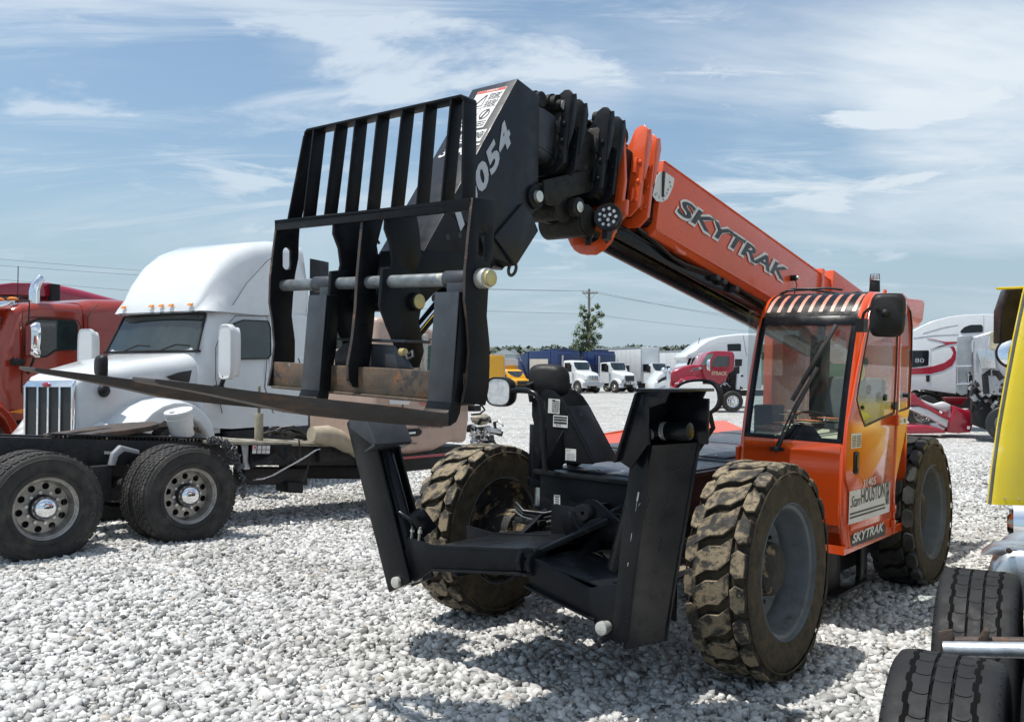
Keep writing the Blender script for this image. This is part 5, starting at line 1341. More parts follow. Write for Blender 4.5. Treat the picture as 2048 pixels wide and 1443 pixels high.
def scatter(name, y0, y1, sp, r0, r1, lift, m, tv, tf, jit):
    K_ = len(tv)
    P_ = []
    ny = int((y1 - y0) / sp)
    for j in range(ny):
        y = y0 + j * sp
        xm = .62 * y + .8
        n = int(2 * xm / sp)
        x = -xm + sp * np.arange(n) + rng.uniform(-.5, .5, n) * sp
        P_.append(np.stack([x, y + rng.uniform(-.55, .55, n) * sp], 1))
    P_ = np.concatenate(P_); n = len(P_)
    z = np.array([ground_z(a, b) for a, b in P_])
    s = rng.uniform(0, 1, n) ** 1.9 * (r1 - r0) + r0
    V_ = np.repeat(tv[None], n, 0) + rng.uniform(-jit, jit, (n, K_, 3))
    sc3 = rng.uniform(.62, 1.42, (n, 1, 3)); sc3[:, :, 2] *= .72
    V_ = V_ * sc3
    a = rng.uniform(0, 2 * np.pi, n); tl = rng.uniform(-.9, .9, n)
    ct, st = np.cos(tl)[:, None], np.sin(tl)[:, None]
    x, y, zz_ = V_[..., 0], V_[..., 1], V_[..., 2]
    y, zz_ = y * ct - zz_ * st, y * st + zz_ * ct
    ca_, sa_ = np.cos(a)[:, None], np.sin(a)[:, None]
    x, y = x * ca_ - y * sa_, x * sa_ + y * ca_
    V_ = np.stack([x, y, zz_], -1) * s[:, None, None]
    V_[..., 0] += P_[:, 0:1]; V_[..., 1] += P_[:, 1:2]; V_[..., 2] += (z + rng.uniform(-.008, lift, n))[:, None]
    F_ = (tf[None] + (np.arange(n) * K_)[:, None, None]).reshape(-1, 3)
    me = bpy.data.meshes.new(name)
    me.vertices.add(n * K_); me.vertices.foreach_set('co', V_.reshape(-1).astype(np.float32))
    me.loops.add(len(F_) * 3); me.loops.foreach_set('vertex_index', F_.reshape(-1).astype(np.int32))
    me.polygons.add(len(F_)); me.polygons.foreach_set('loop_start', (np.arange(len(F_)) * 3).astype(np.int32))
    me.update(calc_edges=True)
    at = me.attributes.new('tone', 'FLOAT', 'POINT')
    tn = np.clip(rng.normal(.5, .24, n), 0, .94); tn[rng.uniform(0, 1, n) < .015] = 1.0
    at.data.foreach_set('value', np.repeat(tn, K_).astype(np.float32))
    me.materials.append(m)
    o = bpy.data.objects.new(name, me); col.objects.link(o)
    return tag(o, 'loose crushed limestone gravel covering the yard', kind='stuff')
GM = gravel_mat('crushed_stone', True)
scatter('gravel', 3.6, 10.5, .043, .014, .038, .012, GM, ico_v, ico_f, .30)
scatter('gravel', 3.6, 10.5, .039, .014, .040, .014, GM, cube_v, cube_f, .34)
scatter('gravel', 10.5, 20.0, .050, .020, .042, .008, GM, cube_v, cube_f, .34)
# ================================================================== VEHICLES
M_tglass = mat('vehicle_glass', (0.022, 0.032, 0.033), 0.04, var=0.3, vscale=2, rvar=0.02, spec=0.9)
def ring(u, w, z0, z1, r=.1, rake=0., tw=1., wb=None, n=4):
    """cross-section of a vehicle body: rounded top, optional tumblehome and rake"""
    out = []; wb = w if wb is None else wb
    pts = [(-wb, z0), (-w, z0 + (z1 - z0) * .35)]
    wt = w * tw
    for k in range(n + 1):
        a = math.pi - (math.pi / 2) * k / n; pts.append((-wt + r + r * math.cos(a), z1 - r + r * math.sin(a)))
    for k in range(n + 1):
        a = math.pi / 2 - (math.pi / 2) * k / n; pts.append((wt - r + r * math.cos(a), z1 - r + r * math.sin(a)))
    pts += [(w, z0 + (z1 - z0) * .35), (wb, z0)]
    return [(u - rake * (z - z0), v, z) for v, z in pts]
def body(name, rings, m, parent, bevel=0, smooth=50, extra=None):
    mb = MB(); mb.loft(rings)
    if extra: extra(mb)
    return mb.build(name, m, parent, bevel, smooth=smooth)
def truck_tyre(D, W, m=None, groove=5, lugs=0):
    mb = MB(); R_ = D / 2; w = W / 2; rb = R_ * .56
    pr = [(rb, -w * .72), (rb + .01, -w * .86), (R_ * .72, -w), (R_ * .86, -w * 1.0), (R_ * .955, -w * .93), (R_ * .985, -w * .82)]
    xs = [-w * .80 + 2 * w * .80 * (i + .5) / groove for i in range(groove)]
    gw = w * .05
    for x in xs: pr += [(R_, x - gw * 2.2), (R_ - .004, x - gw), (R_ - .016, x - gw * .6), (R_ - .016, x + gw * .6), (R_ - .004, x + gw), (R_, x + gw * 2.2)]
    pr += [(R_ * .985, w * .82), (R_ * .955, w * .93), (R_ * .86, w), (R_ * .72, w), (rb + .01, w * .86), (rb, w * .72), (rb - .01, 0)]
    mb.lathe(pr, (0, 0, 0), (0, 1, 0), 64)
    for s_ in (-1, 1):
        for rr_ in (.66, .90): mb.lathe([(R_ * rr_ - .006, s_ * w * .985), (R_ * rr_, s_ * (w + .004)), (R_ * rr_ + .006, s_ * w * .985)], (0, 0, 0), (0, 1, 0), 48, closed=False)
    if lugs:
        rnd = random.Random(2); p = 2 * math.pi / lugs; rw = 1.7 * w / 4
        for c in range(4):
            for i in range(lugs):
                y0 = -w * .84 + c * rw + .006; y1 = y0 + rw - .012; a0 = (i + (.5 if c % 2 else 0)) * p
                pts = [(y0, .10), ((y0 + y1) / 2, .02), (y1, .14), (y1, .84), ((y0 + y1) / 2, .92), (y0, .82)]
                A = [((R_ - .004) * math.cos(a0 + s * p), y, (R_ - .004) * math.sin(a0 + s * p)) for y, s in pts]
                B = [((R_ + .009) * math.cos(a0 + s * p), y, (R_ + .009) * math.sin(a0 + s * p)) for y, s in pts]
                mb.prism(A, B)
    return mb
def truck_rim(D, W, side, dual=True, holes=10, m=0):
    """steel/aluminium disc with hand holes; side = +1 when the open face looks to +y; dual outer wheels are dished inward"""
    R_ = D / 2; rb = R_ * .56; w = W / 2; mb = MB()
    d = (-.02 if dual else .06)
    pr = [(rb + .006, w * .80), (rb + .010, w * .72), (rb - .012, w * .66), (rb - .028, w * .3), (rb - .045, d + .01)]
    mb.lathe([(r, y * side) for r, y in pr] + [(r - .012, (y - .012) * side) for r, y in reversed(pr)], (0, 0, 0), (0, 1, 0), 56)
    ro = rb - .045
    N = 60; outer = [(ro * math.cos(2 * math.pi * i / N), ro * math.sin(2 * math.pi * i / N)) for i in range(N)]
    hs = []
    for k in range(holes):
        a = 2 * math.pi * (k + .5) / holes; c = (ro * .83 * math.cos(a), ro * .83 * math.sin(a)); hr = ro * .135
        hs.append([(c[0] + hr * math.cos(t), c[1] + hr * math.sin(t)) for t in [2 * math.pi * q / 12 for q in range(12)]])
    y0, y1 = side * (d - .002), side * (d + .012)
    P0 = lambda p, y: (p[0], y, p[1])
    mb.prism([P0(p, y0) for p in outer], [P0(p, y1) for p in outer], 0, [[P0(p, y0) for p in h] for h in hs], [[P0(p, y1) for p in h] for h in hs])
    for k in range(10):
        a = 2 * math.pi * k / 10; c = (ro * .60 * math.cos(a), ro * .60 * math.sin(a))
        mb.cyl((c[0], side * (d + .010), c[1]), (c[0], side * (d + .045), c[1]), .017, 6, 1)
    return mb
def truck_hub(D, side, dual=True, chrome=False):
    R_ = D / 2; ro = R_ * .56 - .045; d = (-.02 if dual else .06); mb = MB()
    h = .10 if dual else .05
    mb.lathe([(ro * .50, d), (ro * .50, d + h * .6), (ro * .47, d + h * .6 + .01), (0, d + h * .6 + .01)], (0, 0, 0), (0, side, 0), 28, 0)
    mb.lathe([(ro * .45, d + h * .6 + .01), (ro * .45, d + h + .01), (ro * .41, d + h + .035), (ro * .28, d + h + .06), (0, d + h + .072), (0, d + h * .6)], (0, 0, 0), (0, side, 0), 28, 1)
    mb.lathe([(ro * .9, -.10), (ro * .9, -.09), (0, -.09), (0, -.10)], (0, 0, 0), (0, side, 0), 28, 2)
    return mb
def wheel(parent, x, y, z, D=1.04, W=.28, side=1, dual=True, near=False, rim=None, tm=None, rot=0, lugs=0):
    w = empty('wheel', (x, y, z)); w.parent = parent; w.rotation_euler = (0, rot, 0)
    truck_tyre(D, W, groove=4, lugs=lugs).build('tyre', tm or M_rubber, w, smooth=40)
    truck_rim(D, W, side, dual).build('rim', [rim or M_rimalu, M_alu], w, smooth=35)
    truck_hub(D, side, dual).build('hub', [M_dark, M_chrome if near else M_alu, M_ink], w, smooth=40)
    return w
def quad(mb, pts, y, t, sgn=1, m=0):
    mb.plate(pts, 1, y, y + t * sgn, m)

# ------------------------------------------------ white sleeper tractor
z5 = lambda *p: crop(0, 450, 2.926, p)
def V1(F, v, pts): return F.V(v, pts)
WF = Frame.at((-4.459, 15.428, 0.10), .42)
wt = empty('semi_tractor', WF, 'white sleeper tractor with tall roof fairing and grey mesh grille, behind the forks', 'truck')
GLL = lambda F, v, pts: F.V(v, pts)
hood = [ring(4.12, .46, .95, 1.66, .05), ring(4.06, .52, .92, 1.74, .08), ring(3.8, .62, .9, 1.84, .16), ring(3.3, .74, .9, 1.96, .22), ring(2.7, .86, .9, 2.05, .24), ring(2.25, .96, .9, 2.12, .22), ring(2.05, 1.0, .9, 2.16, .2)]
body('hood', hood, M_white, wt)
# front fender, swelling out of the hood around the wheel
mb = MB(); fc = (3.05, .52)
for sgn in (1, -1):
    rings_ = []
    for k in range(15):
        a = R(-8 + 186 * k / 14); cx_, cz_ = fc[0] + .66 * math.cos(a), fc[1] + .66 * math.sin(a); r2 = .92 if 25 < k * 13 < 150 else .86
        ox, oz = fc[0] + r2 * math.cos(a), fc[1] + r2 * .98 * math.sin(a)
        rings_.append([(cx_, sgn * .62, cz_), (cx_, sgn * 1.16, cz_), (cx_ + .02 * math.cos(a), sgn * 1.20, cz_ + .03 * math.sin(a)), (fc[0] + (r2 - .06) * math.cos(a), sgn * 1.17, fc[1] + (r2 - .06) * math.sin(a)), (ox, sgn * 1.05, oz), (ox, sgn * .62, oz + .06)])
    mb.loft(rings_)
    mb.prism([(3.85, sgn * .55, .55), (4.12, sgn * .5, .55), (4.12, sgn * .5, 1.0), (3.85, sgn * .6, 1.15)], [(3.80, sgn * 1.15, .55), (4.02, sgn * 1.0, .55), (4.0, sgn * 1.0, .9), (3.80, sgn * 1.12, 1.0)])
mb.build('fender', M_white, wt, .01, smooth=50)
cabr = [ring(2.42, .90, 1.05, 2.16, .15), ring(2.30, 1.0, 1.0, 2.20, .10), ring(2.20, 1.03, .95, 2.80, .18, 0, .93), ring(1.0, 1.05, .95, 2.85, .18, 0, .95), ring(.98, 1.05, .9, 2.86, .15), ring(0, 1.06, .9, 2.86, .12)]
cabr = [ring(2.45, .88, 1.0, 2.14, .10), [(u - .48 * max(0, z - 2.10), v, z) for u, v, z in ring(2.42, 1.0, 1.0, 2.72, .16, 0, .88)], ring(1.85, 1.04, .95, 2.84, .2, 0, .93), ring(1.0, 1.05, .95, 2.86, .18, 0, .95), ring(.98, 1.05, .9, 2.86, .15), ring(0, 1.06, .9, 2.86, .12)]
body('cab', cabr, M_white, wt)
fr_ = []
for u, w, z1, r in ((2.34, .80, 2.74, .04), (2.26, .90, 2.92, .12), (2.10, .95, 3.22, .20), (1.88, .98, 3.52, .26), (1.6, 1.0, 3.74, .28), (1.2, 1.02, 3.90, .27), (.7, 1.04, 4.0, .25), (.25, 1.05, 4.03, .22), (0, 1.05, 4.02, .20)):
    fr_.append(ring(u, w, 2.72, z1, r, 0, .90, wb=min(1.02, w + .06)))
body('roof_fairing', fr_, M_white, wt)
for sgn in (1, -1):
    mb = MB(); mb.box(-.55, -.02, sgn * 1.07 - .01, sgn * 1.07 + .01, .9, 3.78)
    mb.build('side_extender', M_plastic, wt, .01)
# windscreen, following the rake
def wsp(v, z): 
    zc = max(0, z - 2.10); u = 2.42 - .48 * zc + .035 + .05 * (1 - (v / .9) ** 2); return (u, v, z)
mb = MB(); rows = []
for i in range(6):
    z = 2.145 + (2.66 - 2.145) * i / 5; w_ = .90 - .10 * i / 5
    rows.append([wsp(-w_ + 2 * w_ * k / 10, z) for k in range(11)])
mb.grid(rows); mb.build('windscreen', M_tglass, wt)
mb = MB()
mb.box(2.40, 2.47, -.95, .95, 2.10, 2.135)
mb.tube([wsp(-.92, 2.12), wsp(-.83, 2.68)], .02, 6); mb.tube([wsp(.92, 2.12), wsp(.83, 2.68)], .02, 6)
mb.tube([wsp(-.83, 2.68), wsp(-.4, 2.69), wsp(0, 2.69), wsp(.4, 2.69), wsp(.83, 2.68)], .02, 6)
for y in (.25, -.5): mb.tube([wsp(y, 2.14), wsp(y + .25, 2.22), wsp(y + .5, 2.20)], .012, 6)
mb.build('windscreen_seal', M_plastic, wt)
dwin = WF.V(1.05, z5((1340, 640), (1370, 575), (1420, 556), (1565, 562), (1580, 600), (1582, 760), (1565, 780), (1400, 782), (1330, 790), (1312, 770), (1312, 700)))
for y, s_ in ((1.052, 1), (-1.058, -1)):
    mb = MB(); mb.plate(dwin, 1, y, y + .008 * s_); mb.build('door_window', M_tglass, wt, .0)
mb = MB(); rim_of(dwin, 1.058, .02, .015, mb); mb.build('window_seal', M_plastic, wt)
mb = MB()
seam = WF.V(1.055, z5((1262, 715), (1300, 610), (1380, 530), (1570, 530))) ; mb.tube([(a, 1.056, b) for a, b in seam], .006, 5)
seam = WF.V(1.055, z5((1262, 715), (1262, 900), (1300, 1100))); mb.tube([(a, 1.056, b) for a, b in seam], .006, 5)
seam = WF.V(1.055, z5((1562, 782), (1550, 950), (1600, 1100))); mb.tube([(a, 1.056, b) for a, b in seam], .006, 5)
seam = WF.V(1.055, z5((1370, 467), (1450, 340), (1570, 210), (1600, 190))); mb.tube([(a, 1.03, b) for a, b in seam], .006, 5)
mb.build('panel_gap', M_ink, wt)
for s_ in (1, -1):
    mb = MB(); c = Vector((2.42, s_ * 1.42, 2.10)); shell(mb, c, (.15, s_ * 1, 0), (0, 0, 1), .14, .40, .18 * (-1 if s_ > 0 else 1) * -1, 0, 0, power=5, taper=.9)
    mb.build('door_mirror', M_white, wt, smooth=45)
for s_ in (1, -1):
    mb = MB()
    mb.prism([(2.24, s_ * 1.05, 1.62), (2.05, s_ * 1.05, 1.62), (2.05, s_ * 1.05, 1.34), (2.24, s_ * 1.05, 1.34)], [(2.22, s_ * 1.10, 1.60), (2.07, s_ * 1.10, 1.60), (2.07, s_ * 1.10, 1.36), (2.22, s_ * 1.10, 1.36)])
    mb.tube([(2.15, s_ * 1.08, 1.5), (2.3, s_ * 1.25, 1.62), (2.40, s_ * 1.40, 1.75)], .035, 8)
    mb.build('mirror_mount', M_plastic, wt, .005)
for yy in (.30, .10, -.10, .68, -.68):
    mb = MB(); mb.prism([(2.335, yy - .045, 2.80), (2.335, yy + .045, 2.80), (2.32, yy + .035, 2.84), (2.32, yy - .035, 2.84)], [(2.37, yy - .04, 2.805), (2.37, yy + .04, 2.805), (2.35, yy + .03, 2.835), (2.35, yy - .03, 2.835)])
    mb.build('marker_lamp', M_amber, wt, .002)
# grille : chrome surround with bars, mesh between
mb = MB()
mb.prism([(4.135, -.43, .95), (4.135, .43, .95), (4.135, .43, 1.60), (4.135, -.43, 1.60)], [(4.15, -.42, .95), (4.15, .42, .95), (4.15, .42, 1.60), (4.15, -.42, 1.60)]); gr = mb.build('grille_mesh', M_grille, wt)
mb = MB()
for y in (-.45, -.20, 0.0, .22, .45): mb.box(4.13, 4.175, y - .018, y + .018, .93, 1.62)
mb.prism([(4.12, -.47, 1.60), (4.12, .47, 1.60), (4.06, .44, 1.70), (4.06, -.44, 1.70)], [(4.19, -.47, 1.60), (4.19, .47, 1.60), (4.14, .44, 1.68), (4.14, -.44, 1.68)])
mb.build('grille_frame', M_chrome, wt, .008)
mb = MB(); mb.sphere((4.185, -.02, 1.63), .08, 16, 0, (.25, 1, .42)); mb.build('front_badge', M_crimson, wt)
mb = MB(); c = WF.hit(208, 733, 1, .60); shell(mb, c, (.2, 1, 0), (0, 0, 1), .10, .16, -.10, 0, 0, power=4, taper=.7); mb.tube([c, c + Vector((0, -.02, -.4)), c + Vector((0, -.1, -.6))], .03, 8)
c = WF.hit(208, 781, 1, .66); mb.sphere(c, .09, 12, 0, (1, .7, 1)); mb.build('hood_mirror', M_plastic, wt, smooth=50)
mb = MB(); vt = WF.V(.88, z5((975, 885), (1050, 860), (1118, 848), (1105, 905), (1100, 920), (1000, 905)))
mb.plate(vt, 1, .86, .90); mb.build('hood_vent', M_ink, wt, .002)
mb = MB()
mb.box(-.2, 2.0, .95, 1.10, .45, .92); mb.box(-.2, 2.0, -1.10, -.95, .45, .92); mb.box(-.5, 2.1, -.9, .9, .5, .95)
mb.build('side_skirt', M_plastic, wt, .05)
mb = MB(); mb.box(-4.5, 3.9, -.42, -.34, .75, 1.0); mb.box(-4.5, 3.9, .34, .42, .75, 1.0); mb.box(3.6, 4.0, -1.0, 1.0, .4, .62)
mb.build('chassis', M_dark, wt, .01)
wheel(wt, 3.05, 1.02, .52, side=1, dual=False, near=True, rim=M_alu); wheel(wt, 3.05, -1.02, .52, side=-1, dual=False)
for x in (-2.3, -3.6):
    for s_ in (1, -1): wheel(wt, x, s_ * .98, .52, side=s_)
# ------------------------------------------------ orange-red sleeper tractor
zk = lambda *p: crop(0, 540, 4.009, p)
KF = Frame.at((-8.10, 17.35, 0.22), .42)
kt = empty('semi_tractor', KF, 'orange-red sleeper tractor with chrome exhaust stack and riveted flat roof', 'truck')
# traced on its near side
def kv(v, *p): return KF.V(v, zk(*p))
rings_ = []
sl = [(-.8, 1.03, 3.10, .22), (-.4, 1.03, 3.12, .24), (.4, 1.03, 3.10, .26), (1.0, 1.03, 3.06, .28), (1.28, 1.02, 2.98, .25)]
body('sleeper', [ring(u, w, .9, z1, r, 0, .95) for u, w, z1, r in sl], M_orred, kt)
cb = [ring(1.30, 1.0, .9, 2.94, .16, 0, .96), ring(2.1, 1.0, .9, 2.92, .16, 0, .96), ring(2.45, 1.0, .9, 2.86, .16, 0, .95), [(u - .30 * max(0, z - 2.0), v, z) for u, v, z in ring(2.86, .97, .9, 2.76, .14, 0, .92)], ring(2.95, .9, .9, 2.0, .1)]
body('cab', cb, M_orred, kt)
body('hood', [ring(2.9, .84, .95, 2.02, .2), ring(3.7, .74, .95, 1.95, .2), ring(4.5, .64, .95, 1.85, .18), ring(4.6, .56, .95, 1.78, .1)], M_orred, kt)
mb = MB(); fc = (3.40, .52)
for sgn in (1, -1):
    rings_ = []
    for k in range(15):
        a = R(-10 + 190 * k / 14); c_, s2 = math.cos(a), math.sin(a)
        rings_.append([(fc[0] + .64 * c_, sgn * .6, fc[1] + .64 * s2), (fc[0] + .64 * c_, sgn * 1.15, fc[1] + .64 * s2), (fc[0] + .76 * c_, sgn * 1.18, fc[1] + .74 * s2), (fc[0] + .88 * c_, sgn * 1.02, fc[1] + .86 * s2), (fc[0] + .9 * c_, sgn * .6, fc[1] + .9 * s2)])
    mb.loft(rings_)
mb.build('fender', M_orred, kt, .01, smooth=50)
kwin = kv(1.0, (232, 420), (300, 392), (430, 398), (590, 408), (612, 440), (612, 620), (600, 636), (440, 640), (370, 690), (300, 695), (236, 690), (225, 560))
mb = MB(); mb.plate(kwin, 1, 1.004, 1.012); mb.build('door_window', M_tglass, kt)
mb = MB(); rim_of(kwin, 1.012, .025, .02, mb); 
for s in (((175, 700), (180, 420), (240, 372), (560, 385), (625, 410), (645, 450), (640, 730)), ((700, 715), (690, 380), (720, 320), (770, 280)), ((180, 700), (172, 980), (210, 1005))):
    q = kv(1.0, *s); mb.tube([(a, 1.008 if s[0][0] != 700 else 1.04, b) for a, b in q], .008, 5)
mb.build('door_seam', M_plastic, kt)
mb = MB(); rows = []
for i in range(5):
    z = 2.06 + .56 * i / 4; rows.append([(2.88 - .30 * (z - 2.0) + .03 + .04 * (1 - (k / 5 - 1) ** 2), (-1 + k / 5) * (.88 - .08 * i / 4), z) for k in range(11)])
mb.grid(rows); mb.build('windscreen', M_tglass, kt)
mb = MB(); q = [KF.hit(*p, 1, .9) for p in zk((0, 330), (60, 300), (180, 290), (240, 350), (170, 345), (0, 352))]
mb.prism([(2.62, -.97, 2.84), (3.05, -.97, 2.70), (3.10, 0, 2.70), (3.05, .97, 2.70), (2.62, .97, 2.84)], [(2.62, -.97, 2.90), (3.02, -.97, 2.77), (3.07, 0, 2.77), (3.02, .97, 2.77), (2.62, .97, 2.90)])
mb.build('sun_visor', M_chrome, kt, .01)
for y in (-.5, -.2, .1, .4, .75):
    mb = MB(); mb.sphere((2.50, y, 2.94), .07, 10, 0, (1.4, 1, .5)); mb.build('marker_lamp', M_amber, kt)
mb = MB(); q = KF.hit(*zk((270, 265))[0], 1, 1.08); 
q = KF.hit(*zk((275, 240))[0], 1, .80)
for nm, yv in (('exhaust_stack', .80),):
    b0 = KF.hit(*zk((275, 262))[0], 1, yv); b1 = KF.hit(*zk((275, 170))[0], 1, yv); b2 = KF.hit(*zk((290, 110))[0], 1, yv); b3 = KF.hit(*zk((330, 62))[0], 1, yv)
    mb.tube([Vector((b0.x, yv, 1.4)), b0, b1, b2, b3], [.085, .085, .085, .082, .075], 16)
mb.build('exhaust_stack', M_chrome, kt, smooth=60)
mb = MB(); c = KF.hit(*zk((295, 565))[0], 1, 1.20)
shell(mb, c, (.25, 1, 0), (0, 0, 1), .15, .31, -.14, 0, 0, power=4.5, taper=.8)
mb.build('door_mirror', M_chrome, kt, smooth=45)
mb = MB(); mb.tube([(c.x + .05, .98, c.z - .1), c + Vector((.05, 0, -.1))], .02, 8); mb.tube([(c.x, 1.0, c.z - .55), c + Vector((.05, 0, -.3))], .02, 8)
q = KF.hit(*zk((140, 735))[0], 1, 1.1); mb.cyl(q + Vector((-.1, 0, 0)), q + Vector((.1, 0, 0)), .06, 12)
ant = KF.hit(*zk((222, 620))[0], 1, 1.06); at2 = KF.hit(*zk((236, 240))[0], 1, 1.06); mb.tube([ant, at2], .012, 6)
an1 = KF.hit(*zk((140, 290))[0], 1, .2); an2 = KF.hit(*zk((146, -30))[0], 1, .2); mb.tube([an1, an2], .008, 6)
mb.build('mirror_arm', M_plastic, kt)
mb = MB(); q = [KF.hit(*p, 1, 1.08) for p in zk((676, 595), (676, 720))]; mb.tube([q[0], q[1]], .018, 8); mb.tube([q[0], q[0] + Vector((0, -.06, 0))], .014, 6)
mb.build('grab_handle', M_chrome, kt)
mb = MB()
for u in [-.7 + i * .1 for i in range(1, 19)]: mb.sphere((u, 1.032, 2.50), .012, 6, 0, (1, .5, 1))
o_ = mb.build('rivet_line', M_orred, kt); o_['kind'] = 'stuff'
mb = MB(); q = KF.hit(*zk((125, 1135))[0], 1, 1.1); mb.prism([(q.x + .12, 1.12, q.z), (q.x - .1, 1.12, q.z + .05), (q.x - .08, 1.12, q.z - .03)], [(q.x + .12, 1.16, q.z), (q.x - .1, 1.16, q.z + .05), (q.x - .08, 1.16, q.z - .03)]); mb.build('turn_signal', M_amber, kt)
mb = MB(); mb.box(-4, 5.0, -.4, .4, .7, .95); mb.build('chassis', M_dark, kt)
wheel(kt, 3.40, 1.0, .52, side=1, dual=False); wheel(kt, 3.40, -1.0, .52, side=-1, dual=False)
for x in (-2.0, -3.3):
    for s_ in (1, -1): wheel(kt, x, s_ * .98, .52, side=s_)
# ------------------------------------------------ crimson sleeper tractor behind it
CF = Frame.at((-10.6, 21.0, 0.30), .42)
ct = empty('semi_tractor', CF, 'crimson sleeper tractor showing only its roof behind the orange-red one', 'truck')
c_hi = [ring(-.8, 1.05, .95, 3.42, .2, 0, .93), ring(.4, 1.05, .95, 3.60, .25, 0, .92), ring(1.2, 1.05, .95, 3.68, .25, 0, .92), ring(1.3, 1.05, .95, 3.66, .25, 0, .92)]
body('sleeper', c_hi, M_crimson, ct)
body('cab', [ring(1.25, 1.02, .95, 3.2, .2, 0, .92), ring(2.6, 1.0, .95, 3.1, .2, 0, .9), ring(2.9, .95, .95, 2.1, .1)], M_crimson, ct)
mb = MB()
mb.loft([[(1.3, -.95, 3.64), (1.3, .95, 3.64), (1.3, .98, 3.35), (1.3, -.98, 3.35)], [(2.2, -.95, 3.56), (2.2, .95, 3.56), (2.2, .98, 3.30), (2.2, -.98, 3.30)], [(3.2, -.9, 3.34), (3.2, .9, 3.34), (3.2, .92, 3.22), (3.2, -.92, 3.22)], [(3.9, -.8, 3.28), (3.9, .8, 3.28), (3.9, .8, 3.24), (3.9, -.8, 3.24)]], 0)
mb.build('roof_fairing', M_crimson, ct, .02)
mb = MB(); mb.box(1.15, 1.34, .90, 1.06, 3.0, 3.62); mb.build('fairing_gap', M_plastic, ct)
body('hood', [ring(2.8, .9, .9, 2.05, .2), ring(4.6, .7, .9, 1.8, .2)], M_crimson, ct)
mb = MB(); mb.box(-3.5, 4.4, -.4, .4, .7, .95); mb.build('chassis', M_dark, ct)
wheel(ct, 3.6, 1.0, .52, side=1, dual=False); wheel(ct, 3.6, -1.0, .52, side=-1, dual=False); wheel(ct, -2.5, 1.0, .52, side=1); wheel(ct, -2.5, -1.0, .52, side=-1)
# ------------------------------------------------ tan wrecked tractor : chassis in front, cab behind
NF = Frame.at((-4.38, 8.28, 0.09), math.pi + 0.75)
nt_ = empty('semi_tractor', NF, 'wrecked tan tractor with bare rear chassis, dual wheels and torn open front', 'truck')
zr = lambda u: 1.13 - .075 * u
cT = lambda *p: crop(580, 600, 3.607, p)
for u, zc in ((0.0, .47), (1.44, .45)):
    for v, s_, w_ in ((.14, -1, .28), (.47, -1, .28), (1.95, 1, .28), (2.28, 1, .28)):
        ww = wheel(nt_, u, v, zc + .02, D=1.04, W=.275, side=-1 if v < 1.2 else 1, dual=True, near=(v < .3), rot=R(17 * u + 9), lugs=46)
# brand lettering moulded in the rear sidewall
mb = MB()
for s0, a0, rr_, hh in (('MICHELIN', -52, .405, .045),):
    for i, ch in enumerate(s0):
        a = R(6 - 7.4 * i); ca_, sa_ = math.cos(a), math.sin(a)
        e = Vector((ca_, 0, sa_)); tdir = Vector((-sa_, 0, ca_))
        c0 = Vector((0, -.003, .48)) + e * rr_
        # letters read clockwise seen from the road side
        lettering(mb, ch, c0, -tdir, e, None, hh, 0, 0, bold=.03)
ml = mb.build('sidewall_lettering', mat('tyre_letter_rubber', (.05, .048, .045), .6), nt_, normals=False)
mb = MB()
def rail(v0, v1, u0=-1.2, u1=5.6, h=.27):
    mb.prism([(u0, v0, zr(u0)), (u1, v0, zr(u1)), (u1, v0, zr(u1) - h), (u0, v0, zr(u0) - h)], [(u0, v1, zr(u0)), (u1, v1, zr(u1)), (u1, v1, zr(u1) - h), (u0, v1, zr(u0) - h)])
rail(.78, .86); rail(1.56, 1.64)
for u in (-1.0, -.2, .75, 2.0, 3.0, 4.2): mb.box(u - .04, u + .04, .86, 1.56, zr(u) - .25, zr(u) - .03)
for u in (0.0, 1.44):
    mb.cyl((u, .6, .46), (u, 1.85, .46), .07, 16); mb.sphere((u, 1.21, .46), .20, 14); mb.box(u - .12, u + .12, .62, .78, .5, .8)
    mb.prism([(u - .55, .66, .52), (u - .45, .66, .58), (u + .55, .66, .50), (u + .55, .66, .42)], [(u - .55, .76, .52), (u - .45, .76, .58), (u + .55, .76, .50), (u + .55, .76, .42)])
mb.box(.65, .85, .62, .78, .42, .80)
nt_ch = mb.build('chassis', M_dark, nt_, .008)
mb = MB()
for i in range(38):
    u = .35 + .045 * i; mb.box(u, u + .022, .80, .84, zr(u) + .001, zr(u) + .028)
mb.prism([(.3, .76, zr(.3) + .03), (2.0, .76, zr(2.0) + .03), (2.0, .76, zr(2.0) + .05), (.3, .76, zr(.3) + .05)], [(.3, .9, zr(.3) + .03), (2.0, .9, zr(2.0) + .03), (2.0, .9, zr(2.0) + .05), (.3, .9, zr(.3) + .05)])
mb.build('slide_rail', M_dark, nt_, .003)
mb = MB()
bp = crop(0, 820, 4.096, [(890, 450), (915, 350), (980, 285), (1130, 325), (1135, 360), (1010, 335), (960, 370), (935, 450)])
mb.plate(NF.V(.62, bp), 1, .58, .66); mb.build('torque_bracket', M_silver, nt_, .01)
mb = MB(); q = NF.V(.775, crop(0, 820, 4.096, [(855, 335), (938, 338), (935, 360), (853, 358)])); mb.plate(q, 1, .772, .776); mb.build('part_label', M_paper, nt_)
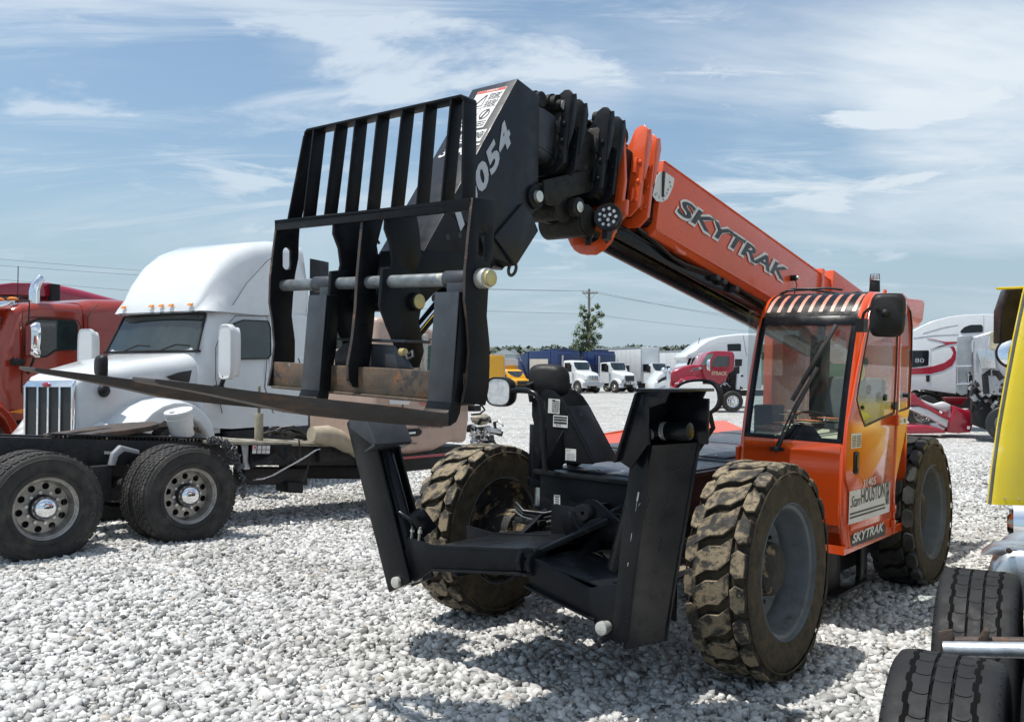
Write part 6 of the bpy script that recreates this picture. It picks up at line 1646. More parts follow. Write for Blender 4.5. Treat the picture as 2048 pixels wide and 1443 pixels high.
# fifth wheel
mb = MB(); zf = 1.16
cf = Vector((1.12, 1.21, zf))
def fwp(a, r): return (cf.x + r * math.cos(a), cf.y + r * math.sin(a))
pts = [fwp(R(a), .47) for a in range(-128, 129, 8)]
pts += [(cf.x - .62, cf.y + .40), (cf.x - .66, cf.y + .16), (cf.x - .05, cf.y + .05), (cf.x + .02, cf.y), (cf.x - .05, cf.y - .05), (cf.x - .66, cf.y - .16), (cf.x - .62, cf.y - .40)]
A = [(x, y, zf - .05 + .10 * (x - cf.x)) for x, y in pts]; B = [(x, y, zf + .01 + .10 * (x - cf.x)) for x, y in pts]
mb.prism(A, B)
mb.build('fifth_wheel', mat('worn_fifth_wheel', (.060, .045, .036), .55, var=.35, vscale=8, bump=.2, dirt=[((.15, .085, .055), .48, .7, 5.0)], metal=.3), nt_, .008)
mb = MB(); mb.prism([(.95, .9, 1.0), (1.55, .9, .97), (1.4, .9, 1.1), (1.1, .9, 1.1)], [(.95, 1.52, 1.0), (1.55, 1.52, .97), (1.4, 1.52, 1.1), (1.1, 1.52, 1.1)])
for k_ in range(3): mb.tube([(1.75 + .05 * k_, .85, 1.10), (1.85 + .03 * k_, .8, 1.15), (1.95, .82 + .03 * k_, 1.10), (2.0, .9, 1.08)], .014, 6)
mb.build('fifth_wheel_base', M_rusty, nt_, .01)
# deck plates with white strips
mb = MB(); mb.prism([(1.95, .66, zr(1.95) - .02), (4.1, .66, zr(4.1) - .02), (4.1, 1.75, zr(4.1) - .02), (1.95, 1.75, zr(1.95) - .02)], [(1.95, .66, zr(1.95) + .02), (4.1, .66, zr(4.1) + .02), (4.1, 1.75, zr(4.1) + .02), (1.95, 1.75, zr(1.95) + .02)])
dk2 = mb.build('deck_plate', M_concretey, nt_, .004)
mb = MB()
for v in (.80, 1.15, 1.5): mb.prism([(2.0, v, zr(2.0) + .022), (4.0, v, zr(4.0) + .022), (4.0, v + .03, zr(4) + .022), (2.0, v + .03, zr(2.0) + .022)], [(2.0, v, zr(2.0) + .028), (4.0, v, zr(4.0) + .028), (4.0, v + .03, zr(4) + .028), (2.0, v + .03, zr(2.0) + .028)])
for u in (2.0, 2.6, 3.2, 3.8): mb.box(u, u + .03, .70, 1.72, zr(u) + .0285, zr(u) + .034)
mb.build('edge_strips', mat('pale_strip', (.42, .40, .35), .7, var=.3), dk2)
mb = MB(); q = NF.V(.70, crop(440, 820, 6.0235, [(370, 400), (850, 400), (850, 640), (420, 665), (375, 700), (340, 640)])); mb.plate(q, 1, .66, .76); mb.build('battery_box', M_blackgloss, nt_, .01)
mb = MB(); q = NF.V(.70, crop(440, 820, 6.0235, [(255, 405), (345, 408), (338, 600), (360, 710), (290, 715), (280, 560)])); mb.plate(q, 1, .70, .72); mb.build('end_bracket', M_silver, nt_, .002)
sticker('warning_sticker', NF, 1, .659, crop(440, 820, 6.0235, [(392, 422), (602, 425), (598, 522), (390, 520)]), nt_, lines=[(.22, .28, 0, 1, 1), (.5, .55, 0, 1, 1), (.75, .78, 0, 1, 1), (0, 1, .45, .5, 1), (.05, .18, .6, .9, 2)] + text_lines(4, .3, .95, .1, .9, 3))
mb = MB(); q = [NF.hit(*p, 1, .50) for p in crop(440, 820, 6.0235, [(418, 835), (520, 825), (640, 780), (780, 700), (930, 620), (1060, 540), (1150, 480), (1190, 470)])]
for a, b in zip(q, q[1:]): mb.beam(a, b + (b - a) * .05, .075, .012, (0, -1, 0) if 0 else (0, .2, 1))
mb.build('bent_strap', M_alu, nt_, .003)
mb = MB(); a = NF.hit(518, 826, 1, 1.1); mb.cyl((a.x, 1.1, zr(a.x)), (a.x, 1.1, a.z), .055, 16); mb.cyl((a.x, 1.1, a.z), (a.x, 1.1, a.z + .35), .02, 8, 1)
mb.build('upright_post', [mat('tan_post', (.30, .27, .20), .6, var=.2), M_dark], nt_, .004)
mb = MB(); q = [NF.hit(*p, 1, .55) for p in crop(440, 820, 6.0235, [(1100, 290), (1280, 300), (1420, 340), (1520, 410), (1600, 440), (1660, 500)])]
mb.tube(q, [.10, .13, .12, .11, .10, .09], 14)
mb.build('air_duct', mat('dusty_duct', (.36, .31, .23), .75, var=.15, bump=.2), nt_, .0)
mb = MB(); rnd = random.Random(4)
for k_ in range(9):
    a = NF.hit(*crop(440, 820, 6.0235, [(520 + 30 * k_, 290 + rnd.uniform(-20, 20))])[0], 1, 1.0); b = NF.hit(*crop(440, 820, 6.0235, [(1000 + 10 * k_, 330 + rnd.uniform(-40, 40))])[0], 1, .9)
    m_ = (a + b) / 2 + Vector((0, rnd.uniform(-.2, .2), rnd.uniform(.0, .12))); mb.tube([a, (a + m_) / 2 + Vector((0, 0, .03)), m_, (m_ + b) / 2, b], .014, 6)
for p in (((950, 340), (960, 450), (965, 570), (930, 650)), ((870, 480), (880, 560), (930, 620)), ((1080, 600), (1060, 700), (1000, 860))):
    mb.tube([NF.hit(*q_, 1, .55) for q_ in crop(440, 820, 6.0235, p)], .010, 6)
mb.build('loose_hoses', M_hose, nt_)
mb = MB(); 
for (a, b, c_, d, v) in ((300, 690, 1060, 900, .9), (850, 400, 1700, 660, .85), (850, 660, 1700, 830, 1.3), (820, 860, 1010, 1000, .8), (1200, 430, 1600, 640, .7)):
    q = NF.V(v, crop(440, 820, 6.0235, [(a, b), (c_, b + 10), (c_, d), (a, d - 8)])); mb.plate(q, 1, v, v + .3)
mb.build('underbody', M_dark, nt_, .02)
# cab
outl_ = NF.V(.02, [(752, 632), (752, 893), (775, 902)] + cT((770, 1112), (900, 1108), (1050, 1085), (1120, 1050), (1180, 1015), (1285, 1035), (1305, 850), (1300, 600)) + [(932, 745), (905, 700), (878, 662), (850, 648), (800, 634)])
mb = MB(); mb.plate(outl_, 1, .02, 1.55)
tcab = mb.build('cab', M_tan, nt_, .09, seg=3, smooth=45)
mb = MB()
wn_ = NF.V(.01, [(838, 692), (868, 690), (905, 715), (925, 748), (905, 752), (838, 750)]); mb.plate(wn_, 1, .012, .02)
mb.build('door_window', mat('green_tinted_glass', (.03, .07, .05), .06, var=.2), nt_)
mb = MB(); wn_ = NF.V(.01, [(662, 650), (700, 648), (706, 695), (664, 698)]); mb.plate(wn_, 1, .012, .02); mb.build('sleeper_window', mat('green_tinted_window', (.03, .07, .06), .06), nt_)
mb = MB()
for s in ([(805, 660), (806, 850)] + cT((780, 1110)), cT((60, 420), (110, 560)), [(835, 680), (870, 678), (910, 705), (930, 750)]):
    q = NF.V(.012, s); mb.tube([(a, .012, b) for a, b in q], .007, 5)
mb.build('panel_gap', M_ink, nt_)
mb = MB(); hq = NF.V(.01, cT((835, 955), (850, 930), (930, 925), (950, 940), (945, 965), (920, 980), (850, 983))); mb.plate(hq, 1, .0, .018, 0)
hq = NF.V(.01, cT((842, 950), (900, 946), (902, 962), (842, 968))); mb.plate(hq, 1, -.006, .0, 1); mb.build('door_handle', [M_plastic, M_alu], nt_, .002)
mb = MB()
def on_side(F, v, s_, X, Y, X2, Y2, h, m, **k):
    a = F.hit(X, Y, 1, v); b = F.hit(X2, Y2, 1, v)
    dx = (b - a); dx.y = 0
    sg = 1 if dx.x > 0 else -1
    lettering(mb, s_, (a.x, v, a.z), dx, (0, 0, 1), dx.length, h, 0, m, **k)
p_ = cT((925, 922), (1103, 922)); on_side(NF, .012, 'USDOT 3317360', *p_[0], *p_[1], .035, 0, bold=.01)
p_ = cT((820, 1045), (915, 1043)); on_side(NF, .012, '1FUJA6', *p_[0], *p_[1], .035, 0, italic=.3)
p_ = cT((935, 765), (990, 762)); on_side(NF, .010, 'WE', *p_[0], *p_[1], .075, 1)
mb.build('cab_lettering', [M_ink, M_redink], nt_, normals=False)
mb = MB(); q = NF.V(.0, cT((720, 718), (870, 728), (860, 755), (725, 748))); mb.plate(q, 1, .004, .018); mb.build('faded_label', M_sticker, nt_)
mb = MB(); rnd = random.Random(9)
for k_ in range(46):
    p = NF.hit(945 + rnd.uniform(0, 50), 842 + rnd.uniform(0, 42), 1, rnd.uniform(.1, 1.2)); d = Vector((rnd.uniform(-1, 1), rnd.uniform(-1, 1), rnd.uniform(-.8, .5))) * rnd.uniform(.08, .22)
    if k_ % 3: mb.tube([p, p + d * .5 + Vector((0, 0, .05)), p + d], rnd.uniform(.01, .035), 6, rnd.choice((0, 0, 1)))
    else: mb.beam(p, p + d, rnd.uniform(.05, .14), rnd.uniform(.03, .1), (0, 0, 1), rnd.choice((0, 0, 1)))
mb.sphere(NF.hit(962, 838, 1, .9), .14, 10, 2, (1.2, 1, .7))
mb.box(4.6, 5.9, .4, 1.5, .45, .75, 0)
mb.build('engine', [M_dark, M_alu, M_concretey], nt_, .004)
mb = MB(); q = [NF.hit(*p, 1, -.15) for p in cT((1310, 825), (1370, 820), (1405, 790), (1385, 760), (1372, 755))]; mb.tube(q, .015, 6)
q = [NF.hit(*p, 1, -.1) for p in cT((1312, 760), (1360, 800))]; mb.box(q[0].x, q[1].x, -.15, -.02, q[1].z, q[0].z); mb.build('mirror_stub', M_plastic, nt_)
q = NF.V(-.0, [(829, 672), (841, 668), (838, 742), (833, 742)]); mb = MB(); mb.plate(q, 1, -.16, -.04)
mb.build('perforated_stack_guard', mat('perforated_steel', (.40, .40, .38), .4, metal=.6, var=.6, vscale=60), nt_)
mb = MB(); mb.prism([(4.2, -.01, .70), (5.2, -.01, .70), (5.2, -.01, .67), (4.2, -.01, .67)], [(4.2, .03, .70), (5.2, .03, .70), (5.2, .03, .67), (4.2, .03, .67)]); mb.build('sill_trim', M_crimson, nt_)
# bucket on the chassis
bz = NF.hit(366, 874, 1, .9); bw = NF.M @ Vector((bz.x, .9, zr(bz.x) + .052))
bk = empty('bucket', bw, 'white plastic bucket with lid tilted on the tan truck chassis', 'bucket')
bk.rotation_euler = (R(12), R(-10), R(20))
mb = MB(); mb.lathe([(.0, .0), (.125, .0), (.13, .01), (.145, .22), (.155, .222), (.155, .235), (.147, .237), (.148, .26), (.156, .262), (.156, .275), (.149, .277), (.150, .30), (0, .30)], (0, 0, 0), (0, 0, 1), 40); mb.build('pail', M_bucket, bk, smooth=40)
mb = MB(); mb.lathe([(0, .306), (.140, .306), (.145, .316), (.158, .316), (.160, .300), (.160, .285), (.153, .285), (.150, .30), (0, .30)], (0, 0, 0), (0, 0, 1), 40); l_ = mb.build('lid', M_bucket, bk, smooth=40)
mb = MB(); mb.cyl((-.07, -.02, .306), (-.07, -.02, .322), .030, 20); mb.build('spout_cap', M_grey_ink, l_)
# chain heap hanging over the tyre
mb = MB(); rnd = random.Random(12)
chp = crop(0, 820, 4.096, [(1700, 262), (1780, 250), (1850, 275), (1900, 330), (1940, 400), (1960, 470), (1985, 560), (1990, 640), (1985, 720)])
for i in range(len(chp) - 1):
    n_ = 16 if i < 5 else 7
    for k_ in range(n_):
        t = rnd.random(); x = chp[i][0] * (1 - t) + chp[i + 1][0] * t; y = chp[i][1] * (1 - t) + chp[i + 1][1] * t
        sp_ = 9 if i < 5 else 2
        p = NF.hit(x + rnd.uniform(-sp_, sp_), y + rnd.uniform(-sp_ * .7, sp_ * .5), 1, -.03 + rnd.uniform(0, .10)); e1_ = Vector((rnd.uniform(-1, 1), rnd.uniform(-1, 1), rnd.uniform(-1, 1))).normalized(); e2_ = e1_.orthogonal().normalized()
        mb.tube([p + e1_ * .034 * math.cos(q * math.pi / 4) + e2_ * .020 * math.sin(q * math.pi / 4) for q in range(9)], .0075, 5, cap=False)
chn = mb.build('chain_heap', mat('dull_chain_steel', (.10,.10,.10), .5, metal=.5, var=.4), None, mat4=NF.M); tag(chn, 'heap of loose steel chain draped over the tan truck drive tyre', 'chain')

# ------------------------------------------------ far row of box and refuse trucks
def far_truck(px, depth, psi, label, paint, hood=True, grille='chrome', cabh=2.85, group='work trucks parked in the far row', van=False):
    x = (px - 1024) / FPX * depth; F = Frame.at((x, depth, ground_z(x, depth)), psi)
    t = empty('parked_truck', F, label, 'truck', group)
    if not van:
        body('hood', [ring(-.05, .72, .75, 1.45, .10), ring(-.35, .86, .75, 1.72, .16), ring(-1.0, .92, .8, 1.88, .18), ring(-1.35, .96, .8, 1.98, .14)], paint, t)
        body('cab', [ring(-1.30, .98, .85, 1.98, .08), [(u - .42 * max(0, z - 1.95), v, z) for u, v, z in ring(-1.34, .99, .85, 2.75, .12, 0, .90)], ring(-2.0, 1.02, .85, cabh, .14, 0, .92), ring(-2.85, 1.02, .85, cabh - .02, .14, 0, .92)], paint, t)
        mb = MB()
        for s_ in (1, -1):
            rg = []
            for k in range(11):
                a = R(-5 + 190 * k / 10); rg.append([(-.85 + .60 * math.cos(a), s_ * .6, .52 + .60 * math.sin(a)), (-.85 + .60 * math.cos(a), s_ * 1.14, .52 + .60 * math.sin(a)), (-.85 + .70 * math.cos(a), s_ * 1.14, .52 + .70 * math.sin(a)), (-.85 + .80 * math.cos(a), s_ * .7, .52 + .84 * math.sin(a))])
            mb.loft(rg)
        mb.build('fender', paint, t, 0)
        mb = MB(); rows = []
        for i in range(4):
            z = 2.02 + .66 * i / 3; rows.append([(-1.34 - .42 * (z - 1.95) + .03 + .05 * (1 - (k / 3 - 1) ** 2), (-1 + k / 3) * (.90 - .05 * i / 3), z) for k in range(7)])
        mb.grid(rows); mb.build('windscreen', M_tglass, t)
        for s_ in (1, -1):
            mb = MB(); mb.plate([(-1.75, 1.95), (-1.95, 2.62), (-2.62, 2.62), (-2.62, 1.95)], 1, s_ * .965, s_ * 1.03); mb.build('door_window', M_glassblack, t)
        mb = MB(); mb.plate([(-.50, 1.02), (.50, 1.02), (.56, 1.52), (-.56, 1.52)], 0, -.07, .02); gm = mb.build('grille', M_chrome if grille == 'chrome' else M_grille, t, .02)
        if grille == 'chrome':
            mb = MB()
            for i in range(11): y = -.46 + .092 * i; mb.prism([(.022, y - .02, 1.06), (.022, y + .02, 1.06), (.022, y + .02 + .02 * (1 if i % 2 else -1), 1.48), (.022, y - .02 + .02 * (1 if i % 2 else -1), 1.48)], [(.03, y - .02, 1.06), (.03, y + .02, 1.06), (.03, y + .02 + .02 * (1 if i % 2 else -1), 1.48), (.03, y - .02 + .02 * (1 if i % 2 else -1), 1.48)])
            mb.build('grille_slots', M_ink, gm)
        for s_ in (1, -1):
            mb = MB(); mb.sphere((-.12, s_ * .74, 1.18), .15, 10, 0, (1, 1, .7)); mb.build('headlight', M_lens, t)
            mb = MB(); mb.box(-1.75, -1.5, s_ * 1.30 - .12, s_ * 1.30 + .12, 1.85, 2.45); mb.tube([(-1.7, s_ * 1.0, 2.0), (-1.65, s_ * 1.3, 2.0)], .025, 6); mb.build('door_mirror', M_plastic if s_ < 0 else M_plastic, t, .03)
        mb = MB()
        if grille == 'chrome': mb.box(-.1, .12, -1.15, 1.15, .62, .92)
        else:
            rn = random.Random(3)
            for _ in range(16): p = Vector((rn.uniform(-.2, .15), rn.uniform(-1, 1), rn.uniform(.5, .95))); mb.beam(p, p + Vector((rn.uniform(-.2, .2), rn.uniform(-.6, .6), rn.uniform(-.2, .2))), .08, .05)
        mb.build('bumper', M_silver if grille == 'chrome' else M_dark, t, .02)
        wxs = (-.85,)
    else:
        body('hood', [ring(-.02, .80, .7, 1.12, .10), ring(-.9, .92, .6, 1.30, .14)], paint, t)
        body('cab', [ring(-.85, .96, .55, 1.30, .08), [(u - .75 * max(0, z - 1.25), v, z) for u, v, z in ring(-.90, .98, .55, 2.02, .14, 0, .88)], ring(-1.8, 1.0, .55, 2.10, .14, 0, .90), ring(-2.6, 1.0, .55, 2.12, .14, 0, .92)], paint, t)
        mb = MB(); rows = []
        for i in range(4):
            z = 1.30 + .62 * i / 3; rows.append([(-.90 - .75 * (z - 1.25) + .03 + .05 * (1 - (k / 3 - 1) ** 2), (-1 + k / 3) * (.88 - .06 * i / 3), z) for k in range(7)])
        mb.grid(rows); mb.build('windscreen', M_tglass, t)
        for s_ in (1, -1):
            mb = MB(); mb.plate([(-1.2, 1.28), (-1.6, 1.90), (-2.2, 1.90), (-2.2, 1.28)], 1, s_ * .93, s_ * 1.01); mb.build('door_window', M_glassblack, t)
        mb = MB(); mb.box(-.05, .02, -.70, .70, .72, 1.02); mb.build('grille', M_ink, t, .01)
        mb = MB(); mb.box(-.05, .10, -1.0, 1.0, .42, .62); mb.build('bumper', M_plastic, t, .02)
        for s_ in (1, -1): mb = MB(); mb.box(-1.3, -1.15, s_ * 1.15 - .1, s_ * 1.15 + .1, 1.25, 1.6); mb.build('door_mirror', M_plastic, t, .02)
        wxs = (-.85,)
    mb = MB(); mb.box(-9.0, -.3, -.42, .42, .6, .9); mb.build('chassis', M_dark, t)
    D_ = 1.04 if not van else .78
    for s_ in (1, -1):
        wheel(t, -.85, s_ * .98, D_ / 2, D=D_, W=.28, side=s_, dual=False, rim=M_rimalu)
        for x_ in ((-6.2, -7.5) if not van else (-4.6,)): wheel(t, x_, s_ * .95, D_ / 2, D=D_, W=.5, side=s_, rim=M_rimalu)
    return F, t
PS = -.64
F1, t1 = far_truck(1187, 75, PS, 'refuse truck with white cab, chrome grille and blue body with a pale side panel', M_white)
F2, t2 = far_truck(1260, 77.4, PS, 'refuse truck with white cab, black empty grille opening and plain blue body', M_white, grille='dark', cabh=2.72)
def packer(t, panel):
    mb = MB(); mb.plate([(-3.3, .95), (-3.1, 1.2), (-3.1, 3.45), (-3.4, 3.75), (-7.6, 3.75), (-8.6, 3.45), (-9.4, 2.6), (-9.2, 1.0)], 1, -1.22, 1.22)
    o = mb.build('refuse_body', M_blue, t, .06)
    mb = MB()
    for u in (-3.35, -4.4, -7.6): mb.box(u - .08, u + .08, -1.26, 1.26, 1.0, 3.77)
    mb.box(-8.8, -3.4, -1.25, 1.25, 1.0, 1.25)
    for u in (-4.0, -5.2, -6.5): mb.box(u, u + .7, -.7, .5, 3.75, 3.92)
    mb.beam((-7.7, -1.26, 1.3), (-9.0, -1.26, 3.2), .1, .1); mb.beam((-7.7, 1.26, 1.3), (-9.0, 1.26, 3.2), .1, .1)
    mb.build('body_ribs', M_blue, o, .02)
    if panel:
        mb = MB(); mb.plate([(-4.65, 1.35), (-4.65, 3.0), (-7.3, 3.05), (-7.3, 1.5)], 1, -1.262, -1.235); mb.plate([(-4.65, 1.35), (-4.65, 3.0), (-7.3, 3.05), (-7.3, 1.5)], 1, 1.235, 1.262)
        mb.build('side_panel', M_paper if 0 else mat('cream_panel', (.60, .57, .50), .5, var=.06, dirt=[((.45, .40, .33), .6, .9, 2.0)]), o)
    mb = MB(); mb.cyl((-2.98, -.95, 1.2), (-2.98, -.95, 3.3), .09, 12); mb.build('exhaust_stack', M_silver, t)
packer(t1, True); packer(t2, False)
def van_box(t, u0, u1, h, paint, zb=1.05, front=None, rail=True, w=1.22):
    mb = MB(); mb.box(u1, u0, -w, w, zb, h); o = mb.build('cargo_box', paint, t, .06)
    mb = MB()
    for s_ in (1, -1):
        mb.box(u1 - .01, u0 + .01, s_ * (w + .012) - .012, s_ * (w + .012) + .012, h - .12, h + .012); mb.box(u1 - .01, u0 + .01, s_ * (w + .012) - .012, s_ * (w + .012) + .012, zb - .05, zb + .12)
        for k in range(int((u0 - u1) / .6)): mb.box(u1 + .3 + .6 * k, u1 + .32 + .6 * k, s_ * (w + .004) - .004, s_ * (w + .004) + .004, zb + .12, h - .12)
        mb.cyl((u0 + .0, s_ * (w - .02), zb), (u0 + .0, s_ * (w - .02), h), .05, 8)
    mb.build('box_trim', M_silver, o, .01)
    return o
F3, t3 = far_truck(1343, 80.5, PS, 'white box truck with tall plain box, right of the blue refuse trucks', M_white, cabh=2.55)
van_box(t3, -2.7, -9.8, 4.25, M_boxwhite)
xz = (1392 - 1024) / FPX * 88; F4 = Frame.at((xz, 88, ground_z(xz, 88)), PS)
t4 = empty('box_trailer', F4, 'white box trailer standing between the box truck and the sleeper cab', 'trailer')
van_box(t4, -.5, -9.8, 4.1, M_boxwhite)
mb = MB(); mb.box(-9, -1, -.5, .5, .8, 1.05); mb.box(-2.2, -2.0, -.6, .6, .0, .9); mb.build('underframe', M_dark, t4)
for s_ in (1, -1): wheel(t4, -8.5, s_ * .95, .52, W=.5, side=s_)
F5, t5 = far_truck(1048, 76, PS, 'yellow cutaway box truck with pale roof edge, beside the blue refuse truck', M_yelltruck, van=True)
o = van_box(t5, -2.4, -6.5, 3.0, M_yelltruck, .8, w=1.12)
mb = MB(); mb.loft([ring(-2.35, 1.14, 2.45, 3.04, .25), ring(-2.7, 1.16, 2.45, 3.06, .1)]); mb.build('nose_cap', M_boxwhite, o)
xz = (990 - 1024) / FPX * 72; F6 = Frame.at((xz, 72, ground_z(xz, 72)), PS)
t6 = empty('cargo_body', F6, 'tall yellow cargo box body partly hidden by the fork carriage', 'box body')
van_box(t6, 0, -5.0, 3.2, M_yelltruck, .45, w=1.0)
mb = MB(); mb.box(-4.8, -.2, -.5, .5, .0, .45); mb.build('support_frame', M_dark, t6)

# ------------------------------------------------ tractors behind the machine, traced on their near sides
def traced(F, name, pts, v0, v1, m, t, bevel=.06, seg=2):
    mb = MB(); mb.plate(F.V(v0, pts), 1, v1, v0); return mb.build(name, m, t, bevel, seg=seg, smooth=45)
def decal(F, name, pts, v, m, t, th=.008, bevel=0):
    mb = MB(); mb.plate(F.V(v, pts), 1, v - .004, v + th); return mb.build(name, m, t, bevel)
cS = lambda *p: crop(1280, 640, 6.5583, p)
x0 = (1440 - 1024) / FPX * 46
GF = Frame.at((x0, 46, ground_z(x0, 46)), 1.45)
gt = empty('semi_tractor', GF, 'white sleeper tractor with high sloped roof standing behind the red day cab', 'truck')
traced(GF, 'cab', cS((590, 495), (620, 430), (700, 400), (780, 330), (900, 255), (1050, 205), (1290, 178), (1420, 176), (1600, 176), (1600, 900), (560, 900), (600, 620), (640, 520)), 1.03, -1.03, M_white, gt, .10, 3)
decal(GF, 'sleeper_window', cS((1145, 320), (1160, 312), (1310, 308), (1325, 320), (1325, 405), (1150, 405)), 1.034, M_glassblack, gt)
decal(GF, 'door_window', cS((690, 500), (720, 490), (840, 488), (840, 600), (660, 600)), 1.034, M_glassblack, gt)
decal(GF, 'windscreen_side', cS((640, 500), (680, 495), (640, 590), (605, 605)), 1.034, M_glassblack, gt)
decal(GF, 'sleeper_door', cS((1245, 510), (1340, 512), (1335, 600), (1245, 610)), 1.034, M_glassblack, gt)
decal(GF, 'panel_gap', cS((1352, 200), (1356, 200), (1400, 470), (1396, 470)), 1.034, M_ink, gt)
decal(GF, 'side_crease', cS((760, 410), (1000, 300), (1350, 262), (1350, 268), (1000, 308), (770, 418)), 1.034, M_boxwhite, gt)
mb = MB(); a = GF.hit(*cS((760, 330))[0], 1, .2); b = GF.hit(*cS((783, 228))[0], 1, .2); mb.tube([a, b], .015, 5); mb.build('antenna', M_plastic, gt)
mb = MB(); mb.box(-4, 2, -.4, .4, .6, .9); mb.build('chassis', M_dark, gt)
for u in (1.5, -3.0): wheel(gt, u, 1.0, .52, side=1, dual=False)
# red day cab
x0 = (1440 - 1024) / FPX * 42
HF = Frame.at((x0, 42, ground_z(x0, 42) - .02), 1.55)
ht = empty('semi_tractor', HF, 'crimson day cab tractor lettered STRACK on its door', 'truck')
traced(HF, 'cab', cS((795, 590), (830, 520), (880, 440), (920, 410), (1000, 402), (1190, 408), (1225, 420), (1242, 460), (1240, 600), (1225, 660), (1165, 700), (1120, 800), (1000, 870), (880, 830), (830, 700), (815, 600)), 1.0, -1.0, M_crimson, ht, .09, 3)
traced(HF, 'hood', cS((400, 700), (430, 670), (560, 610), (700, 580), (830, 590), (850, 700), (880, 840), (800, 880), (430, 880), (395, 850), (398, 760)), .86, -.86, M_crimson, ht, .12, 3)
mb = MB(); fo_ = HF.V(1.12, cS((430, 900), (480, 820), (540, 770), (620, 738), (720, 735), (790, 755), (850, 800), (900, 850), (1000, 890), (1010, 910), (870, 880), (800, 850), (700, 830), (620, 850), (570, 890), (560, 915)))
mb.plate(fo_, 1, .7, 1.12); mb.build('fender', M_crimson, ht, .05, smooth=45)
decal(HF, 'door_window', cS((945, 560), (985, 480), (1010, 468), (1165, 474), (1175, 490), (1165, 600), (1150, 610), (950, 612)), 1.0, M_tglass, ht)
decal(HF, 'windscreen_side', cS((800, 585), (835, 520), (870, 450), (945, 435), (960, 440), (905, 570), (880, 590)), 1.0, mat('pale_green_glass', (.16, .22, .20), .06, var=.2), ht)
decal(HF, 'hood_vent', cS((655, 675), (690, 640), (800, 608), (808, 640), (690, 665)), .865, M_chrome, ht)
decal(HF, 'hood_vent_slot', cS((680, 660), (700, 645), (772, 622), (772, 640), (700, 658)), .870, M_ink, ht)
for q in (((460, 820), (510, 808), (508, 832), (455, 836)), ((700, 790), (740, 790), (738, 806), (702, 806)), ((555, 800), (575, 782), (600, 790), (570, 808))):
    decal(HF, 'fender_lamp', cS(*q), 1.12, M_sticker, ht, .01)
mb = MB(); shell(mb, HF.hit(*cS((918, 590))[0], 1, 1.25), (.3, 1, 0), (0, 0, 1), .14, .27, -.14, 0, 0, power=5, taper=.8); mb.build('door_mirror', M_chrome, ht, smooth=45)
mb = MB(); p_ = cS((938, 718), (1140, 722)); on_side(HF, 1.012, 'STRACK', *p_[0], *p_[1], .17, 0, bold=.03, italic=.1)
mb.build('door_lettering', mat('tan_ink', (.55, .42, .30), .5), ht, normals=False)
traced(HF, 'grille_shell', cS((355, 700), (385, 690), (400, 720), (395, 920), (345, 920)), .62, -.62, M_chrome, ht, .03)
mb = MB(); rnd = random.Random(21)
for k_ in range(60):
    p = HF.hit(*cS((rnd.uniform(1000, 1280), rnd.uniform(760, 950)))[0], 1, rnd.uniform(-.3, .7)); d = Vector((rnd.uniform(-1, 1), rnd.uniform(-.6, .6), rnd.uniform(-.6, .6))) * .4
    mb.tube([p, p + d * .5 + Vector((0, 0, .08)), p + d], rnd.uniform(.02, .06), 6, rnd.choice((0, 0, 0, 1)))
q = HF.V(0, cS((980, 860), (1290, 860), (1290, 1000), (980, 1000))); mb.plate(q, 1, -.4, .4)
q = HF.V(0, cS((1170, 640), (1290, 600), (1290, 900), (1170, 900))); mb.plate(q, 1, -.6, .2)
mb.build('engine_and_frame', [M_dark, M_alu], ht, .0)
q = HF.V(.9, cS((1275, 700), (1325, 700), (1310, 910), (1262, 910))); mb = MB(); mb.plate(q, 1, .7, .9); mb.build('side_fairing', M_white, ht, .03)
hub = HF.hit(*cS((1212, 1065))[0], 1, 1.05); wheel(ht, hub.x, 1.0, hub.z, D=.98, W=.28, side=1, dual=False, near=True, rim=M_chrome)
hub = HF.hit(*cS((640, 1000))[0], 1, 1.05); wheel(ht, hub.x, 1.0, hub.z, D=.98, W=.28, side=1, dual=False, near=True, rim=M_chrome)
# white tractor nose with chrome surround, left of the red day cab
x0 = (1330 - 1024) / FPX * 38
IF_ = Frame.at((x0, 38, ground_z(x0, 38)), 1.5)
it = empty('semi_tractor', IF_, 'white tractor nose with swept black headlight openings, left of the red day cab', 'truck')
traced(IF_, 'hood', cS((180, 925), (185, 820), (215, 760), (260, 690), (330, 668), (375, 680), (380, 925)), .7, -.9, M_white, it, .10, 3)
traced(IF_, 'front_panel', cS((175, 1010), (178, 850), (190, 800), (390, 800), (395, 1010)), .75, -.9, M_white, it, .05)
decal(IF_, 'headlight_opening', cS((225, 830), (240, 790), (290, 755), (345, 735), (345, 770), (290, 800)), .752, M_ink, it, .01)
decal(IF_, 'lower_grille', cS((225, 925), (240, 890), (330, 850), (335, 875), (260, 925)), .752, M_silver, it, .01)
decal(IF_, 'chrome_surround', cS((345, 700), (372, 690), (388, 720), (388, 920), (352, 920)), .752, M_chrome, it, .03)
mb = MB(); c = IF_.hit(*cS((312, 655))[0], 1, .6); mb.sphere(c, .13, 12); mb.tube([c, c + Vector((0, 0, -.5))], .04, 6); mb.build('hood_mirror', M_chrome, it); mb = MB(); c = IF_.hit(*cS((390, 660))[0], 1, -.2); mb.sphere(c, .12, 12); mb.tube([c, c + Vector((0, 0, -.5))], .04, 6); mb.build('hood_mirror', M_chrome, it)
wheel(it, -.6, .8, .5, side=1, dual=False); wheel(it, -.6, -.8, .5, side=-1, dual=False)
